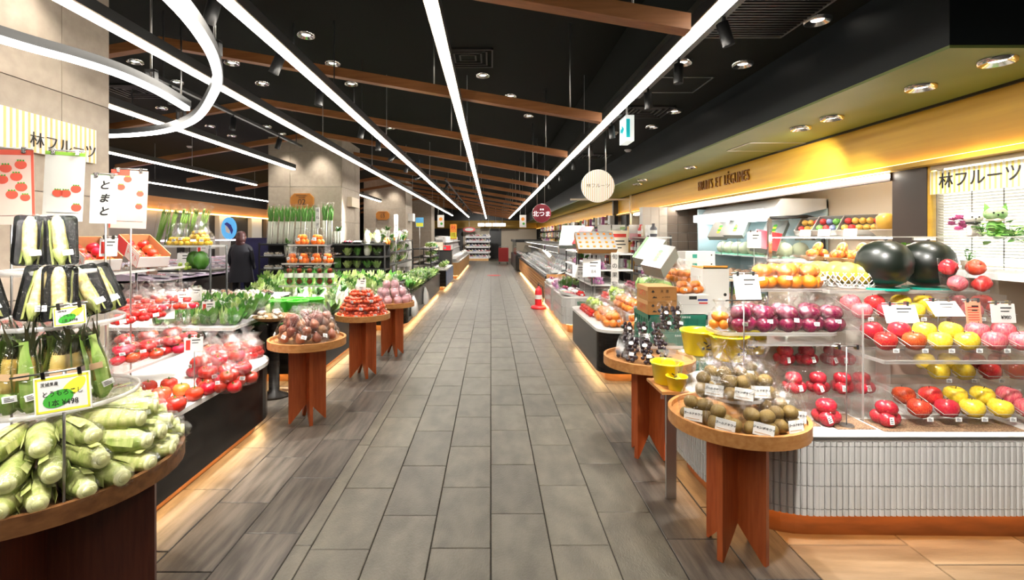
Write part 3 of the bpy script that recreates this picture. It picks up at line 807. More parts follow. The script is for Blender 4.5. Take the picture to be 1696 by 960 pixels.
def fruit_bag(name, cat, part, me, n, rad, bw, bh, label='', lab=True, seed=1, shell=None, spread=None, flat=.85, rnd=True, bd=None, card=None, layers=2):
    def make(i):
        t = thing(name, label, cat)
        r = random.Random(seed*31+i)
        for (x, y, z) in cluster(n, rad, spread or bw*.47, seed*7+i, layers, flat):
            obj(part, me, None, t, (x,y,z), (r.uniform(-.6,.6), r.uniform(-.6,.6), r.uniform(0,6)) if rnd else (0,0,r.uniform(0,6)), sc=rad)
        if shell == 'clam': obj('clear_box', clam_mesh(bw, (bd or bw*.8), bh), None, t)
        else: obj('bag', bag_mesh(bw, bd or bw*.85, bh, seed*5+i), None, t)
        if lab: obj('price_label', card or me_stick, None, t, (r.uniform(-.2,.2)*bw, -(bd or bw*.85)*.5-.003, bh*r.uniform(.22,.36)), (r.uniform(-.25,.05), r.uniform(-.25,.25), r.uniform(-.2,.2)))
        return t
    return make

# price card on a thin stand: base, pole, crossbar, clips, card
def price_stand(name, label, loc, pole, card_w, card_h, rotz=0, tilt=-.15, body=None, m=None, bar=None, red=False, base_r=.035, cat='price sign', printed=True):
    t = thing(name, label, cat, loc, rotz)
    obj('base', S().prism(disc(base_r,14), 0, .006), m_steel, t)
    obj('pole', S().tube([(0,0,.006),(0,0,pole)], .0035, 6), m_steel, t)
    b = bar or card_w*.8
    obj('crossbar', S().tube([(-b/2,0,pole),(b/2,0,pole)], .0035, 6), m_steel, t)
    c = obj('card', S().box(-card_w/2,card_w/2,-.001,.001,-card_h,0), m or m_paper, t, (0,-.012,pole-.008), (tilt,0,0))
    for x in (-b*.3, b*.3):
        obj('clip', S().box(x-.007,x+.007,-.016,.006,-.014,.010), m_chrome, t, (0,0,pole))
    if printed:
        if red: obj('red_print', S().box(-card_w*.42,-card_w*.18,-.0016,-.0011,-card_h*.85,-card_h*.2), m_red_ink, c)
        if body: text('price_text', body, card_h*.26, m_black_ink, c, (card_w*.1,-.002,-card_h*.72))
        obj('print', S().box(-card_w*.1,card_w*.35,-.0016,-.0011,-card_h*.25,-card_h*.18).box(-card_w*.1,card_w*.25,-.0016,-.0011,-card_h*.42,-card_h*.37), m_black_ink, c)
    return t

# ================================================================== counters and tables
def counter(label, x0, x1, y0, y1, r=.3, corners=(0,0,1,0), zt=.55, zb=.10, kick=.09, mb=None, mt=None, mk=None, name='display_counter', cat='counter', group=None, lip=.012, led=True):
    t = thing(name, label, cat, ((x0+x1)/2, (y0+y1)/2, 0), group=group)
    a, b = (x1-x0)/2, (y1-y0)/2
    def o(i): return rr(-a+i, a-i, -b+i, b-i, max(.01, r-i), 8, corners)
    obj('body', S().prism(o(0), zb, zt-.03, sm=False), mb or m_black, t)
    obj('top', S().prism(o(-lip), zt-.03, zt), mt or m_stone, t)
    obj('kickboard', S().prism(o(kick), 0, zb), mk or m_copper, t)
    if led:
        A, B = o(.035), o(.055); n = len(A)
        obj('led_tape', S().add([(x,y,zb-.004) for x,y in A]+[(x,y,zb-.004) for x,y in B], [(i,(i+1)%n,n+(i+1)%n,n+i) for i in range(n)]), m_led, t)
    return t
def table(label, x, y, r, h=.69, w_=.155, rot=.5, wood=None, leg=None, group='round wooden display tables'):
    t = thing('display_table', label, 'table', (x, y, 0), rot, group)
    n = 40
    s = S().prism(disc(r,n), h-.05, h-.012, sm=True)
    obj('tabletop', s, wood or m_twood, t)
    obj('rim', S().loft([disc3(r,n,h-.0121), disc3(r,n,h+.012), disc3(r-.018,n,h+.012), disc3(r-.018,n,h-.0119)], cap0=False, cap1=False), wood or m_twood, t)
    hh = h-.05; nt = .10
    prof = [(-w_,0),(-w_+.012,0),(0,nt*1.6),(w_-.012,0),(w_,0),(w_,hh),(-w_,hh)]
    # two crossing boards, each with a notch that leaves pointed feet
    for k in (0, 1):
        th = .014
        obj('leg_board', S().prism(prof, -th, th, RZ(k*pi/2) @ RX(pi/2)), leg or m_rwood, t)
    return t
def disc3(r, n, z): return [(r*cos(2*pi*i/n), r*sin(2*pi*i/n), z) for i in range(n)]

c1 = counter('long black counter of tomatoes with pale top and glowing kickboard', -2.95, -1.80, 2.42, 4.30, .38, (0,0,1,0))
counter('black counter between the round tables of figs and small tomatoes', -2.75, -1.86, 5.25, 7.60, .1, (0,0,1,0), zt=.62, mt=m_black)
counter('black vegetable counter with greens heaped to its aisle edge', -2.90, -1.40, 8.15, 13.6, .3, (0,1,0,0), zt=.56, mt=m_black)
counter('black counter end of heaped greens before the 02 pillar', -4.3, -2.93, 8.15, 9.66, .05, (0,0,0,0), zt=.56, mt=m_black)
cb = counter('dark counter with a blue panelled side beyond the vegetables', -2.8, -1.30, 14.4, 17.0, .05, (0,0,0,0), zt=.60)
for i in range(8): obj('blue_panel', S().box(1.52/2-.01, 1.52/2+.005, -1.3+.325*i+.01, -1.3+.325*(i+1)-.01, .12, .56), mat('blue_panel',(.16,.24,.42),.3) if i == 0 else bpy.data.materials['blue_panel'], cb)
counter('light wood end counter with chilled packs beyond the blue panels', -2.9, -1.2, 18.5, 27.5, .02, (0,0,0,0), zt=.62, mb=mat('light_wood',(.55,.30,.11),.45,col2=(.62,.36,.14),scale=3,stretch=(6,6,1)))
table('large round table of husked corn with dark wooden rim', -1.69, 1.88, .455, rot=.35, w_=.36, wood=mat('dark_table_wood',(.12,.045,.014),.45,col2=(.20,.085,.028),scale=4,stretch=(1.5,10,10)), leg=mat('shaded_red_board',(.075,.016,.008),.35,col2=(.11,.026,.012),scale=5,stretch=(12,12,1)))  # leg boards in a darker copy of the red board, shade put into the colour
table('round wooden table of bagged figs beside the tomato counter', -1.55, 4.20, .315, .69, .15, .55)
table('round wooden table of small tomato packs, behind the fig table', -1.43, 5.55, .30, .69, .15, .55)
table('round wooden table of pink wrapped fruit, farthest of three', -1.30, 6.55, .29, .69, .15, .55)
table('round wooden table of bagged kiwis before the white tiled counter', 1.215, 2.46, .320, .675, .15, .62)
table('round wooden table of black grape packs beside the green crates', 1.13, 3.56, .315, .69, .14, .62)

# white tiled counter on the right with rounded corner
WX, WY, WR = 1.22, 2.49, .43
t = thing('tiled_counter', 'white finger tiled fruit counter with rounded corner and wooden kickboard', 'counter', (0,0,0))
out = [(3.36,WY),(3.36,3.72)] + [(WX+WR+WR*cos(a), 3.29+WR*sin(a)) for a in [pi/2+pi/2*i/8 for i in range(9)]] + [(WX+WR+WR*cos(a), WY+WR+WR*sin(a)) for a in [pi+pi/2*i/8 for i in range(9)]]
def inset(pts, d):
    c = Vector((2.2,3.1)); res = []
    n = len(pts)
    for i in range(n):
        p0, p1, p2 = Vector(pts[i-1]), Vector(pts[i]), Vector(pts[(i+1)%n])
        e = ((p1-p0).normalized() + (p2-p1).normalized()).normalized(); nn = Vector((-e.y, e.x))
        if nn.dot(c-p1) < 0: nn = -nn
        q = p1+nn*d; res.append((q.x,q.y))
    return res
obj('body', S().prism(inset(out,.012), .15, .525), m_grey, t)
obj('top', S().prism(out, .525, .55), m_stone, t)
obj('steel_edge', S().prism(inset(out,-.004), .535, .547), m_steel, t)
obj('kickboard', S().prism(inset(out,.10), 0, .15), mat('orange_kickboard',(.17,.060,.018),.4,col2=(.24,.085,.026),scale=5,stretch=(1,1,5)), t)
A, B = inset(out,.04), inset(out,.065); n = len(A)
obj('led_tape', S().add([(x,y,.146) for x,y in A]+[(x,y,.146) for x,y in B], [(i,(i+1)%n,n+(i+1)%n,n+i) for i in range(n)]), m_led2, t)
tw = .030
path = []
x = 2.80
while x > WX+WR: path.append((x, WY, 0)); x -= tw
L_ = WR*pi/2; k = int(L_/tw)
for i in range(k):
    a = -pi/2 - (i+.5)*(pi/2)/k; path.append((WX+WR+WR*cos(a), WY+WR+WR*sin(a), a+pi/2))
y = WY+WR+tw/2
while y < 3.30: path.append((WX, y, -pi/2)); y += tw
rows = [(.152,.185),(.188,.300),(.303,.413),(.416,.498),(.501,.522)]
tmesh = {}
for j, (z0, z1) in enumerate(rows):
    h2 = (z1-z0)/2; q = tw/2-.0018; s = S()
    o = [(-q,.012),(-q,.002),(-q*.55,-.004),(q*.55,-.004),(q,.002),(q,.012)]
    s.prism(o, -h2, h2); me = s.mesh('tile'); me.materials.append(m_tilew); tmesh[j] = me
for j, (z0, z1) in enumerate(rows):
    for x, y, a in path:
        obj('tile', tmesh[j], None, t, (x, y, (z0+z1)/2), (0,0,a))
# brown perforated mats
m_mesh = mat('brown_mesh', (.16,.09,.05), .6, col2=(.30,.19,.11), scale=160, detail=0, lo=.45, hi=.55)
for i, (x0, x1, y0, y1, lab) in enumerate([(1.52,1.74,2.62,2.82,'brown perforated mat by the kiwi table, under the nectarine pack'),(1.80,2.0,2.58,2.80,'brown perforated mat beside the thin sign pole'),(2.02,2.75,2.55,2.72,'long brown perforated mat under the front apples')]):
    a = obj('counter_mat', S().box(-(x1-x0)/2,(x1-x0)/2,-(y1-y0)/2,(y1-y0)/2,0,.004), m_mesh, None, ((x0+x1)/2,(y0+y1)/2,.550), label=lab, cat='mat')
# ================================================================== left side: corn
def husk_shape(L, r, ridges=7, seed=0, taper=1.0):
    rg = random.Random(seed); s = S(); n = 21
    prof = [(.020,0),(.0215,.010),(.0225,.018),(r*.90,.045),(r,.09),(r*.97,.13),(r*.85,.17),(r*.66,.205),(r*.45,.235),(r*.22,.262),(0,.275)]
    k = L/.275; vs = []; fs = []; ph = rg.uniform(0,6)
    for j, (q, z) in enumerate(prof):
        for i in range(n):
            a = 2*pi*i/n
            qq = q*(1 + (.09 if 1 < j < 10 else 0)*sin(a*ridges*.5+ph+z*9)*(.5+.5*sin(a*3+ph)) )
            vs.append((qq*cos(a), qq*sin(a), z*k))
    for j in range(len(prof)-1):
        for i in range(n):
            l = (i+1) % n; fs.append((j*n+i, j*n+l, (j+1)*n+l, (j+1)*n+i))
    s.add(vs, fs, None, True); return s
def make_corn(i):
    t = thing('corn_cob', '', 'corn')
    M_ = T(.135,0,.031) @ RY(-pi/2)          # stem end towards +X
    L = (.27,.25,.28)[i]; h = husk_shape(L, (.032,.034,.030)[i], 7, i)
    s = S().add(h.v, h.f, M_, True)
    # loose outer leaf edges running along the cob
    for k in range(4):
        a = 1.3*k + i; pts = []; sd = []
        for z in (.02,.08,.14,.2,.26):
            rad = .033*(1 if z < .15 else 1-(z-.15)*5.2) + .003
            pts.append((rad*cos(a+z), rad*sin(a+z), z)); sd.append((-.012*sin(a+z)*(1-z*2.6), .012*cos(a+z)*(1-z*2.6), .0))
        s.ribbon(pts, sd, M_)
    obj('husk', s, m_husk, t)
    obj('stem_end', S().lathe([(.0195,-.0015),(.0215,.001),(.022,.006),(.019,.010)],14,M_).lathe([(0,-.0038),(.011,-.0034),(.0125,-.0014)],12,M_), m_cut, t)
    r = random.Random(i); vs = []; fs = []; n = 16
    prof = [(.012,-.02),(.026,-.008),(.031,.02),(.036,.08),(.037,.14),(.032,.19),(.022,.235),(.012,.275),(.022,.30)]
    for j, (q, z) in enumerate(prof):
        for a_ in range(n):
            a = 2*pi*a_/n; k = q*(1+r.uniform(-.10,.12)); vs.append((k*cos(a), k*sin(a), z + r.uniform(-.006,.006)))
    for j in range(len(prof)-1):
        for a_ in range(n):
            l = (a_+1) % n; fs.append((j*n+a_, j*n+l, (j+1)*n+l, (j+1)*n+a_))
    obj('bag', S().add(vs, fs, M_, True), m_bag, t)
    return t
CT = Vector((-1.69, 1.88, 0)); ZT = .680
corn = Kind(make_corn, 3)
LAY = [(.275, -165, 66, 17, .0, 'bottom'), (.235, -155, 66, 13, .070, 'second'), (.185, -75, 72, 7, .138, 'third')]
for rho, a0, a1, n, dz, nm in LAY:
    for i in range(n):
        a = radians(a0 + (a1-a0)*i/(n-1) + R.uniform(-2,2)); rad = rho + R.uniform(-.012,.012)
        corn.put((CT.x+rad*cos(a), CT.y+rad*sin(a), ZT+dz+R.uniform(0,.003)), (R.uniform(-.3,.3), -.05*0, a + R.uniform(-.12,.12)),
                 f'bagged husked corn cob, {nth(i)} along the {nm} layer of the round table pile', 'corn cobs piled on the round table', 1.28)
# acrylic tier stand
def tier_stand(name, label, loc, tiers, zb, posts=3, pr=.010):
    t = thing(name, label, 'display stand', (loc[0], loc[1], 0))
    for r, z in tiers:
        sh = obj('shelf', S().prism(disc(r,36), z-.010, z, sm=True), m_acryl, t)
        obj('shelf_edge', S().loft([disc3(r+.001,36,z-.012), disc3(r+.001,36,z+.004), disc3(r-.004,36,z+.004), disc3(r-.004,36,z-.012)], cap0=False, cap1=False, sm=True), m_edge, sh)
    zt = tiers[-1][1]; r0 = min(q[0] for q in tiers)*.6
    for k in range(posts):
        a = 2*pi*k/posts + .6; obj('post', S().tube([(r0*cos(a),r0*sin(a),zb),(r0*cos(a),r0*sin(a),zt-.011)], pr, 8), m_acryl, t)
    return t
TS = Vector((-1.73, 1.96, 0))
tier_stand('tier_stand', 'three tier clear acrylic stand rising from the corn table', TS, [(.285,.93),(.235,1.225),(.15,1.42)], ZT)
# corn on black trays
def cob_shape(L, r, n=28, m=44):
    vs, fs = [], []
    for j in range(m+1):
        z = L*j/m; u = j/m
        q = r*(.72+.28*min(1,u*7))*(1 if u < .7 else 1-((u-.7)/.3)**2*.55)
        for i in range(n):
            a = 2*pi*i/n; b = 1.0 if (i % 2 and j % 2) else .87
            vs.append((q*b*cos(a), q*b*sin(a), z))
    for j in range(m):
        for i in range(n):
            k = (i+1) % n; fs.append((j*n+i, j*n+k, (j+1)*n+k, (j+1)*n+i))
    fs.append(tuple(reversed(range(n)))); fs.append(tuple(range(m*n, m*n+n)))
    return S().add(vs, fs, None, True)
me_cobw = fm('kernels', cob_shape(.165,.0235), m_kernel_w); me_coby = fm('kernels', cob_shape(.17,.0225), m_kernel)
m_wrap = clear('cling_wrap', (.99,.99,.99), .015, .16, .07, bump=1.0, bscale=26)
W_, H_ = .052, .108
def tray_shape():
    def lp(a, b, y, r): return [(x, y, z) for x, z in rr(-a,a,0.004-b+H_,H_+b-.004,r,4)]
    s = S().loft([lp(W_*.82,H_*.88,.002,.015), lp(W_*.84,H_*.9,-.006,.015), lp(W_,H_*.985,-.026,.018), lp(W_,H_*.985,-.024,.018), lp(W_*.86,H_*.9,-.003,.014)][::-1], cap0=True, cap1=True)
    return s
me_ctray = fm('tray', tray_shape(), m_tray)
def film_shape(seed):
    r = random.Random(seed); vs = []; fs = []; nx, nz = 7, 12
    for j in range(nz+1):
        for i in range(nx+1):
            u = i/nx*2-1; v = j/nz*2-1
            vs.append((u*W_*1.02, -.027-.034*(1-u*u)*(1-v**4)+r.uniform(-.004,.004), H_+v*H_*1.0))
    for j in range(nz):
        for i in range(nx): fs.append((j*(nx+1)+i, j*(nx+1)+i+1, (j+1)*(nx+1)+i+1, (j+1)*(nx+1)+i))
    return S().add(vs, fs, None, True)
def make_ctray(i):
    t = thing('corn_tray', '', 'corn tray')
    obj('tray', me_ctray, None, t)
    M_ = T(0,-.030,.022) @ RY(.12*(i-1)*1.0)
    obj('kernels', me_cobw, None, t, (0,-.030,.040), (0, .08*(i-1), 1.0*i))
    s = S()
    for k, a in enumerate((-.25, pi+.25, pi-.6)):
        pts, sd = [], []
        for z in (.012,.05,.10,.15,.19):
            rad = .026*(1.0 if z < .14 else .8); pts.append((rad*cos(a), -.030+rad*sin(a)*.8+.004, z)); sd.append((-.013*sin(a), .013*cos(a), .0))
        s.ribbon(pts, sd)
    s.lathe([(.009,.0),(.011,.012),(.022,.034),(.026,.06),(.024,.062)],12,T(0,-.030,.006))
    obj('husk', s, m_husk, t, None, (0, .08*(i-1), 0))
    obj('film', film_shape(i), m_wrap, t)
    obj('price_label', me_stick, None, t, (.018,-.0585,.048), (-.1,-.15,0))
    return t
ctray = Kind(make_ctray, 3)
PLACE = [(-8,528,1.80,1.24,'far end tray of lower row, green cob mostly wrapped',-.25),(50,533,1.78,1.24,'lower row, cob leaning to one side beside the green one',.18),(98,530,1.80,1.24,'lower row, short cob above the yellow corn card',.02),
         (165,518,1.98,1.24,'lower row, long cob before the end',-.30),(190,510,2.07,1.24,'lower row, last cob at the stand end',-.34),
         (47,438,1.92,1.43,'upper row, pale cob with stalk showing',.05),(103,438,1.95,1.43,'upper row, straight pale cob',-.02)]
for px, py, d, z, lab, tilt in PLACE:
    q = P(px, py, d)
    ctray.put((q.x, d, z-.004), (-.30, tilt, .72), f'corn on black tray, {lab}', 'corn on black foam trays')
# bagged corn standing on the lower tier
def make_scorn(i):
    t = thing('bagged_corn', '', 'corn')
    obj('kernels', me_coby, None, t, (0,.002,.045), (0,0,i))
    s = S()
    for k in range(5):
        a = [.35,1.15,2.0,2.8,-.5+.1*i][k] if i != 1 else [.2,1.1,2.0,2.9,-1.5][k]
        pts, sd = [], []
        for z in (.004,.03,.09,.15,.21,.25):
            rad = (.012 if z < .01 else .027 if z < .2 else .022)*(1+.05*k); wd = .017*(1 if z < .18 else .6); wd = .008 if z < .01 else wd
            pts.append((rad*cos(a), rad*sin(a), z)); sd.append((-wd*sin(a), wd*cos(a), 0))
        s.ribbon(pts, sd)
    s.lathe([(.010,0),(.013,.014),(.022,.034),(.026,.06),(.024,.075)],12)
    obj('husk', s, m_husk_g, t)
    s = S(); r = random.Random(i)
    for k in range(9):
        a = 2*pi*k/9; b = r.uniform(.01,.05); hgt = r.uniform(.24,.34)
        pts = [(.014*cos(a),.014*sin(a),.19),(.018*cos(a)+b*.3,.018*sin(a),.24),(.022*cos(a)+b*cos(a)*.8,.022*sin(a)+b*sin(a)*.8,hgt)]
        s.ribbon(pts, [(-.010*sin(a),.010*cos(a),0),(-.008*sin(a),.008*cos(a),0),(-.001,.001,0)])
    obj('dark_leaves', s, m_silk, t)
    obj('bag', bag_mesh(.082,.074,.31,40+i,14,neck=.86), None, t)
    obj('price_label', me_stick, None, t, (.012,-.039,.062), (-.05,-.12,.1))
    obj('ticket', fm('ticket', S().box(-.017,.017,-.0006,.0006,-.011,.011), m_tan), None, t, (-.008,-.036,.135), (-.1,.1,0))
    return t
scorn = Kind(make_scorn, 3)
for i, (a, rho, tl) in enumerate([(-128,.22,.25),(-112,.235,.15),(-95,.23,-.05),(-79,.235,.1),(-63,.235,-.1),(-47,.235,.12),(-29,.235,-.2),(-10,.235,-.3),(-120,.13,.1),(-85,.14,0),(-45,.14,-.1)]):
    a = radians(a)
    scorn.put((TS.x+rho*cos(a), TS.y+rho*sin(a), .932), (0, tl*.6, .72+(a+pi/2-.72)*.35), f'bagged corn with green husk standing on middle tier, {nth(i)} from the far end', 'bagged corn standing on the acrylic tier', (1.2,1.2,1.02))
# two corn price cards
q = P(118, 640, 1.52)
yel = mat('card_yellow', (.86,.80,.06), .5)
def corn_card(t_loc, pole, w_, h_, lab, rz):
    t = thing('corn_price_card', lab, 'price sign', t_loc, rz)
    obj('base', S().prism(disc(.012,12), 0, .004), m_steel, t)
    obj('pole', S().tube([(0,0,.004),(0,0,pole)], .0045, 8), m_steel, t)
    obj('crossbar', S().tube([(-w_*.6,0,pole),(w_*.6,0,pole)], .003, 6), m_steel, t, None, (0,-.13,0))
    c = obj('card', S().box(-w_/2,w_/2,-.001,.001,-h_,0), m_paper, t, (0,-.010,pole-.006), (-.12,-.13,0))
    s = S()
    for e in ((-w_*.47,w_*.47,-h_*.10,-h_*.04),(-w_*.47,w_*.47,-h_*.96,-h_*.90),(-w_*.47,-w_*.43,-h_*.96,-h_*.04),(w_*.43,w_*.47,-h_*.96,-h_*.04)): s.box(e[0],e[1],-.0015,-.001,e[2],e[3])
    obj('yellow_border', s, yel, c)
    obj('corn_print', S().prism([(w_*.20+w_*.22*cos(a)*1.0,-h_*.36+h_*.20*sin(a)+w_*.10*cos(a)) for a in [2*pi*k/20 for k in range(20)]], .001, .0014, RX(pi/2)), yel, c)
    obj('husk_print', S().prism([(-w_*.08+w_*.27*cos(a),-h_*.62+h_*.22*sin(a)+w_*.05*cos(a)) for a in [2*pi*k/20 for k in range(20)]], .0014, .0018, RX(pi/2)), m_green_ink, c)
    text('title', 'とうもろこし', h_*.17, m_black_ink, c, (0,-.0022,-h_*.48), ext=.0002)
    text('origin', '茨城県産', h_*.11, m_black_ink, c, (-w_*.22,-.0022,-h_*.22), ext=.0002)
    text('price_text', '1本 ¥498', h_*.20, m_black_ink, c, (0,-.0022,-h_*.74), ext=.0002)
    for x in (-w_*.32, w_*.32): obj('clip', S().box(x-.006,x+.006,-.014,.006,-.012,.010), m_chrome, t, (0,0,pole), (0,-.13,0))
    return t
corn_card((XY(106,1.60),1.60,.681), .435, .165, .118, 'yellow and green corn price card on a pole before the corn pile', .15)
corn_card((XY(118,1.76),1.76,1.226), .085, .105, .066, 'small yellow and green corn card at the edge of the upper tier', .15)

# ------------------------------------------------------------------ posters on thin stands
m_pose = mat('poster_pink', (.78,.52,.44), .5); m_posw = mat('poster_white', (.70,.71,.66), .5); m_print = mat('tomato_print', (.75,.10,.06), .5)
def poster(px, py0, py1, w_px, d, label, dots, frame, tilt=0, base=.55, rz=.35, m=None, lines=True):
    q = P(px, py1, d); h_ = (py1-py0)/F*d; w_ = w_px/F*d
    t = thing('poster_stand', label, 'poster', (q.x, d, base), (0, 0, rz)); zb = q.z - base
    obj('base', S().prism(disc(.04,14), 0, .006), m_steel, t)
    obj('pole', S().tube([(0,.006,.006),(0,.006,zb+h_)], .005, 8), m_steel, t)
    obj('crossbar', S().tube([(-w_*.45,.006,zb+h_+.008),(w_*.45,.006,zb+h_+.008)], .004, 6), m_steel, t)
    c = obj('poster', S().box(-w_/2,w_/2,-.001,.001,-h_,0), m or m_pose, t, (0,-.006,zb+h_), (-.03,tilt,0))
    s = S()
    for e in frame:
        s.box(w_*e[0],w_*e[1],-.0016,-.001,-h_*e[3],-h_*e[2])
    obj('border_print', s, m_print if dots else m_green_ink, c)
    for (u, v, r) in dots:
        o = [(w_*u+r*w_*cos(2*pi*k/16)*1.1, -h_*v+r*w_*sin(2*pi*k/16)) for k in range(16)]
        d_ = obj('tomato_print', S().prism(o, .0011, .0017, RX(pi/2)), m_print, c)
    if dots and lines:
        s = S()
        for (u, v, r) in dots:
            for k in (-1,0,1): s.box(w_*u+k*r*w_*.5-.003,w_*u+k*r*w_*.5+.003,-.0021,-.0016,-h_*v+r*w_*.75,-h_*v+r*w_*1.1)
        obj('leaf_print', s, m_green_ink, c)
        obj('line_print', S().box(-w_*.4,w_*.4,-.0016,-.0012,-h_*.885,-h_*.878), m_black_ink, c)
    for x in (-w_*.3, w_*.3): obj('clip', S().box(x-.008,x+.008,-.014,.008,-.014,.014), m_chrome, t, (0,0,zb+h_))
    return t, c, w_, h_
poster(18,248,372,62,2.28,'pink poster with clustered red tomatoes, nearest the frame edge',[(-.1,.25,.12),(.22,.20,.12),(.12,.36,.12),(-.18,.40,.12),(.22,.50,.12),(.02,.60,.12),(.3,.64,.1)],[(.44,.5,0,1),(-.5,.5,0,.07)], -.03)
poster(110,252,366,54,2.52,'white and green poster with four tomatoes in a row below',[(-.15,.60,.12),(.05,.60,.12),(.30,.53,.12),(.33,.80,.12)],[(-.5,.5,0,.05)],.03, m=m_posw)
g_ = [o for o in bpy.data.objects if o.name.startswith('border_print')][-1]; g_.data.materials.clear(); g_.data.materials.append(mat('fresh_green',(.30,.62,.06),.5))
poster(216,282,378,52,3.05,'pink poster with red edge and four scattered tomatoes',[(-.22,.30,.1),(-.05,.16,.1),(.30,.40,.09),(.28,.62,.09)],[(-.5,-.45,.03,1),(-.5,.0,0,.10)],.03)
t, c, w_, h_ = poster(174,290,370,37,2.95,'white card reading tomato in brush writing, between the posters',[],[(-.5,.5,.0,.005)],.02, m=m_posw)
for k, ch in enumerate('とまと'): text('brush_letter', ch, h_*.20, m_black_ink, c, (0,-.0022,-h_*(.22+.27*k)), ext=.0003, shear=.25, off=.002)

# ------------------------------------------------------------------ tomato counter
def acrylic_shelf(label, x0, x1, y0, y1, z, zb, name='acrylic_shelf', rot=0, back=False):
    cx, cy = (x0+x1)/2, (y0+y1)/2; a, b = (x1-x0)/2, (y1-y0)/2
    t = thing(name, label, 'shelf', (cx, cy, 0), rot)
    obj('shelf', S().box(-a,a,-b,b,z-.008,z), m_acryl, t)
    obj('shelf_edge', S().box(a-.004,a+.002,-b,b,z-.012,z+.004).box(-a,a,-b-.002,-b+.004,z-.012,z+.004), m_edge, t)
    for x, y in ((-a+.02,-b+.02),(a-.02,-b+.02),(a-.02,b-.02),(-a+.02,b-.02)):
        obj('leg', S().box(x-.012,x+.012,y-.004,y+.004,zb,z-.008), m_acryl, t)
    if back: obj('back_panel', S().box(-a,a,b-.006,b,zb,z+.05), m_edge, t)
    return t
acrylic_shelf('low clear acrylic shelf of bagged tomatoes on the tomato counter', -2.62, -2.02, 2.50, 3.55, .80, .55)
acrylic_shelf('middle clear acrylic shelf of cherry tomato packs', -2.92, -2.28, 2.52, 3.80, 1.04, .55)
acrylic_shelf('top clear acrylic shelf carrying the red tomato cartons', -2.92, -2.34, 2.90, 3.80, 1.325, .55)
k_beef = Kind(lambda i: props(obj('tomato', me_tomato_o if i else me_tomato, None), cat='tomato'), 2)
for i, (px, py, wh, sc) in enumerate([(172,712,1,.05),(188,690,1,.046),(214,700,1,.044),(233,690,1,.047),(262,688,0,.047),(290,682,0,.05),(208,672,1,.043),(235,668,1,.044),(268,662,1,.045),(300,655,1,.043),(322,662,0,.044),(345,652,0,.042),(246,650,1,.043),(280,645,1,.043),(196,655,1,.04)]):
    sc *= 1.18; q = G(px, py, .551); k_beef.put((q.x, q.y, .551+sc*.74), R.uniform(0,6), f'loose {"orange ripening" if wh else "red"} tomato, {nth(i)} in the heap behind the corn cobs', 'loose big tomatoes on the counter', sc, wh)
k_tbag = Kind(fruit_bag('tomato_bag','bagged tomatoes','tomato',me_tomato,6,.045,.195,.26,seed=3), 3)
pts = [(345,642),(378,648),(402,636),(330,622),(362,618),(392,612),(350,600),(380,596),(408,592)]
for i, (px, py) in enumerate(pts):
    q = G(px, py, .551); k_tbag.put((q.x, q.y, .551), R.uniform(-.4,.8), f'clear bag of red tomatoes at the counter edge, {nth(i)} from the near end', 'bags of tomatoes at the counter edge')
k_cbag = Kind(fruit_bag('cherry_tomato_bag','bagged cherry tomatoes','cherry_tomato',me_cherry,14,.026,.165,.20,seed=5,layers=3), 2)
for i, (px, py) in enumerate([(352,578),(384,574),(412,580),(436,586),(372,562),(400,560),(424,566),(446,572),(388,550),(412,550)]):
    q = G(px, py, .551)
    if q.y > 4.22: q.y = 4.22 - .03*i*.5; q.x = XY(px, q.y)
    q.x = min(q.x, -1.98)
    k_cbag.put((q.x, q.y, .551), R.uniform(-.4,.8), f'clear bag of cherry tomatoes towards the rounded end, {nth(i)} back', 'bags of cherry tomatoes at the counter end')
for i, (px, py) in enumerate([(205,602),(243,594),(283,586),(312,577),(206,582),(246,575),(286,568)]):
    q = G(px, py, .801); k_tbag.put((q.x, q.y, .801), R.uniform(0,.8), f'clear bag of red tomatoes on the low acrylic shelf, {nth(i)} in line', 'bags of tomatoes on the low shelf', (.95,.95,.8))
k_pack = Kind(fruit_bag('cherry_tomato_pack','cherry tomato pack','cherry_tomato',me_cherry,12,.019,.125,.085,seed=8,shell='clam',bd=.11,layers=2), 2)
for i, (px, py) in enumerate([(203,536),(230,531),(257,525),(208,522),(236,518)]):
    q = G(px, py, 1.041); k_pack.put((q.x, q.y, 1.041), R.uniform(.2,.6), f'clear pack of cherry tomatoes on the middle shelf, {nth(i)} in line', 'cherry tomato packs on the middle shelf')
def make_pinkbag(i):
    t = thing('pink_tomato_bag', '', 'bagged tomatoes')
    for x, y, z in cluster(7,.028,.075,60+i,2): obj('tomato', me_tomato, None, t, (x,y,z), (0,0,x*90), sc=.028)
    obj('pink_sheet', bag_mesh(.13,.11,.10,70+i,14,neck=.9,m=mat('pink_print_film',(.85,.40,.42),.35,col2=(.9,.75,.72),scale=18) if i == 0 else bpy.data.materials['pink_print_film']), None, t, sc=(.98,.98,.6))
    obj('bag', bag_mesh(.165,.13,.19,75+i), None, t)
    return t
k_pink = Kind(make_pinkbag, 2)
for i, (px, py) in enumerate([(214,514),(240,514),(264,514),(288,512),(310,511),(228,507),(256,506),(282,505)]):
    q = G(px, py, 1.041)
    q.y = min(q.y, 3.72); q.x = max(XY(px, q.y), -2.85)
    k_pink.put((q.x, q.y, 1.041), R.uniform(.2,.7), f'pink printed bag of tomatoes on the middle shelf, {nth(i)} in line', 'pink tomato bags on the middle shelf')
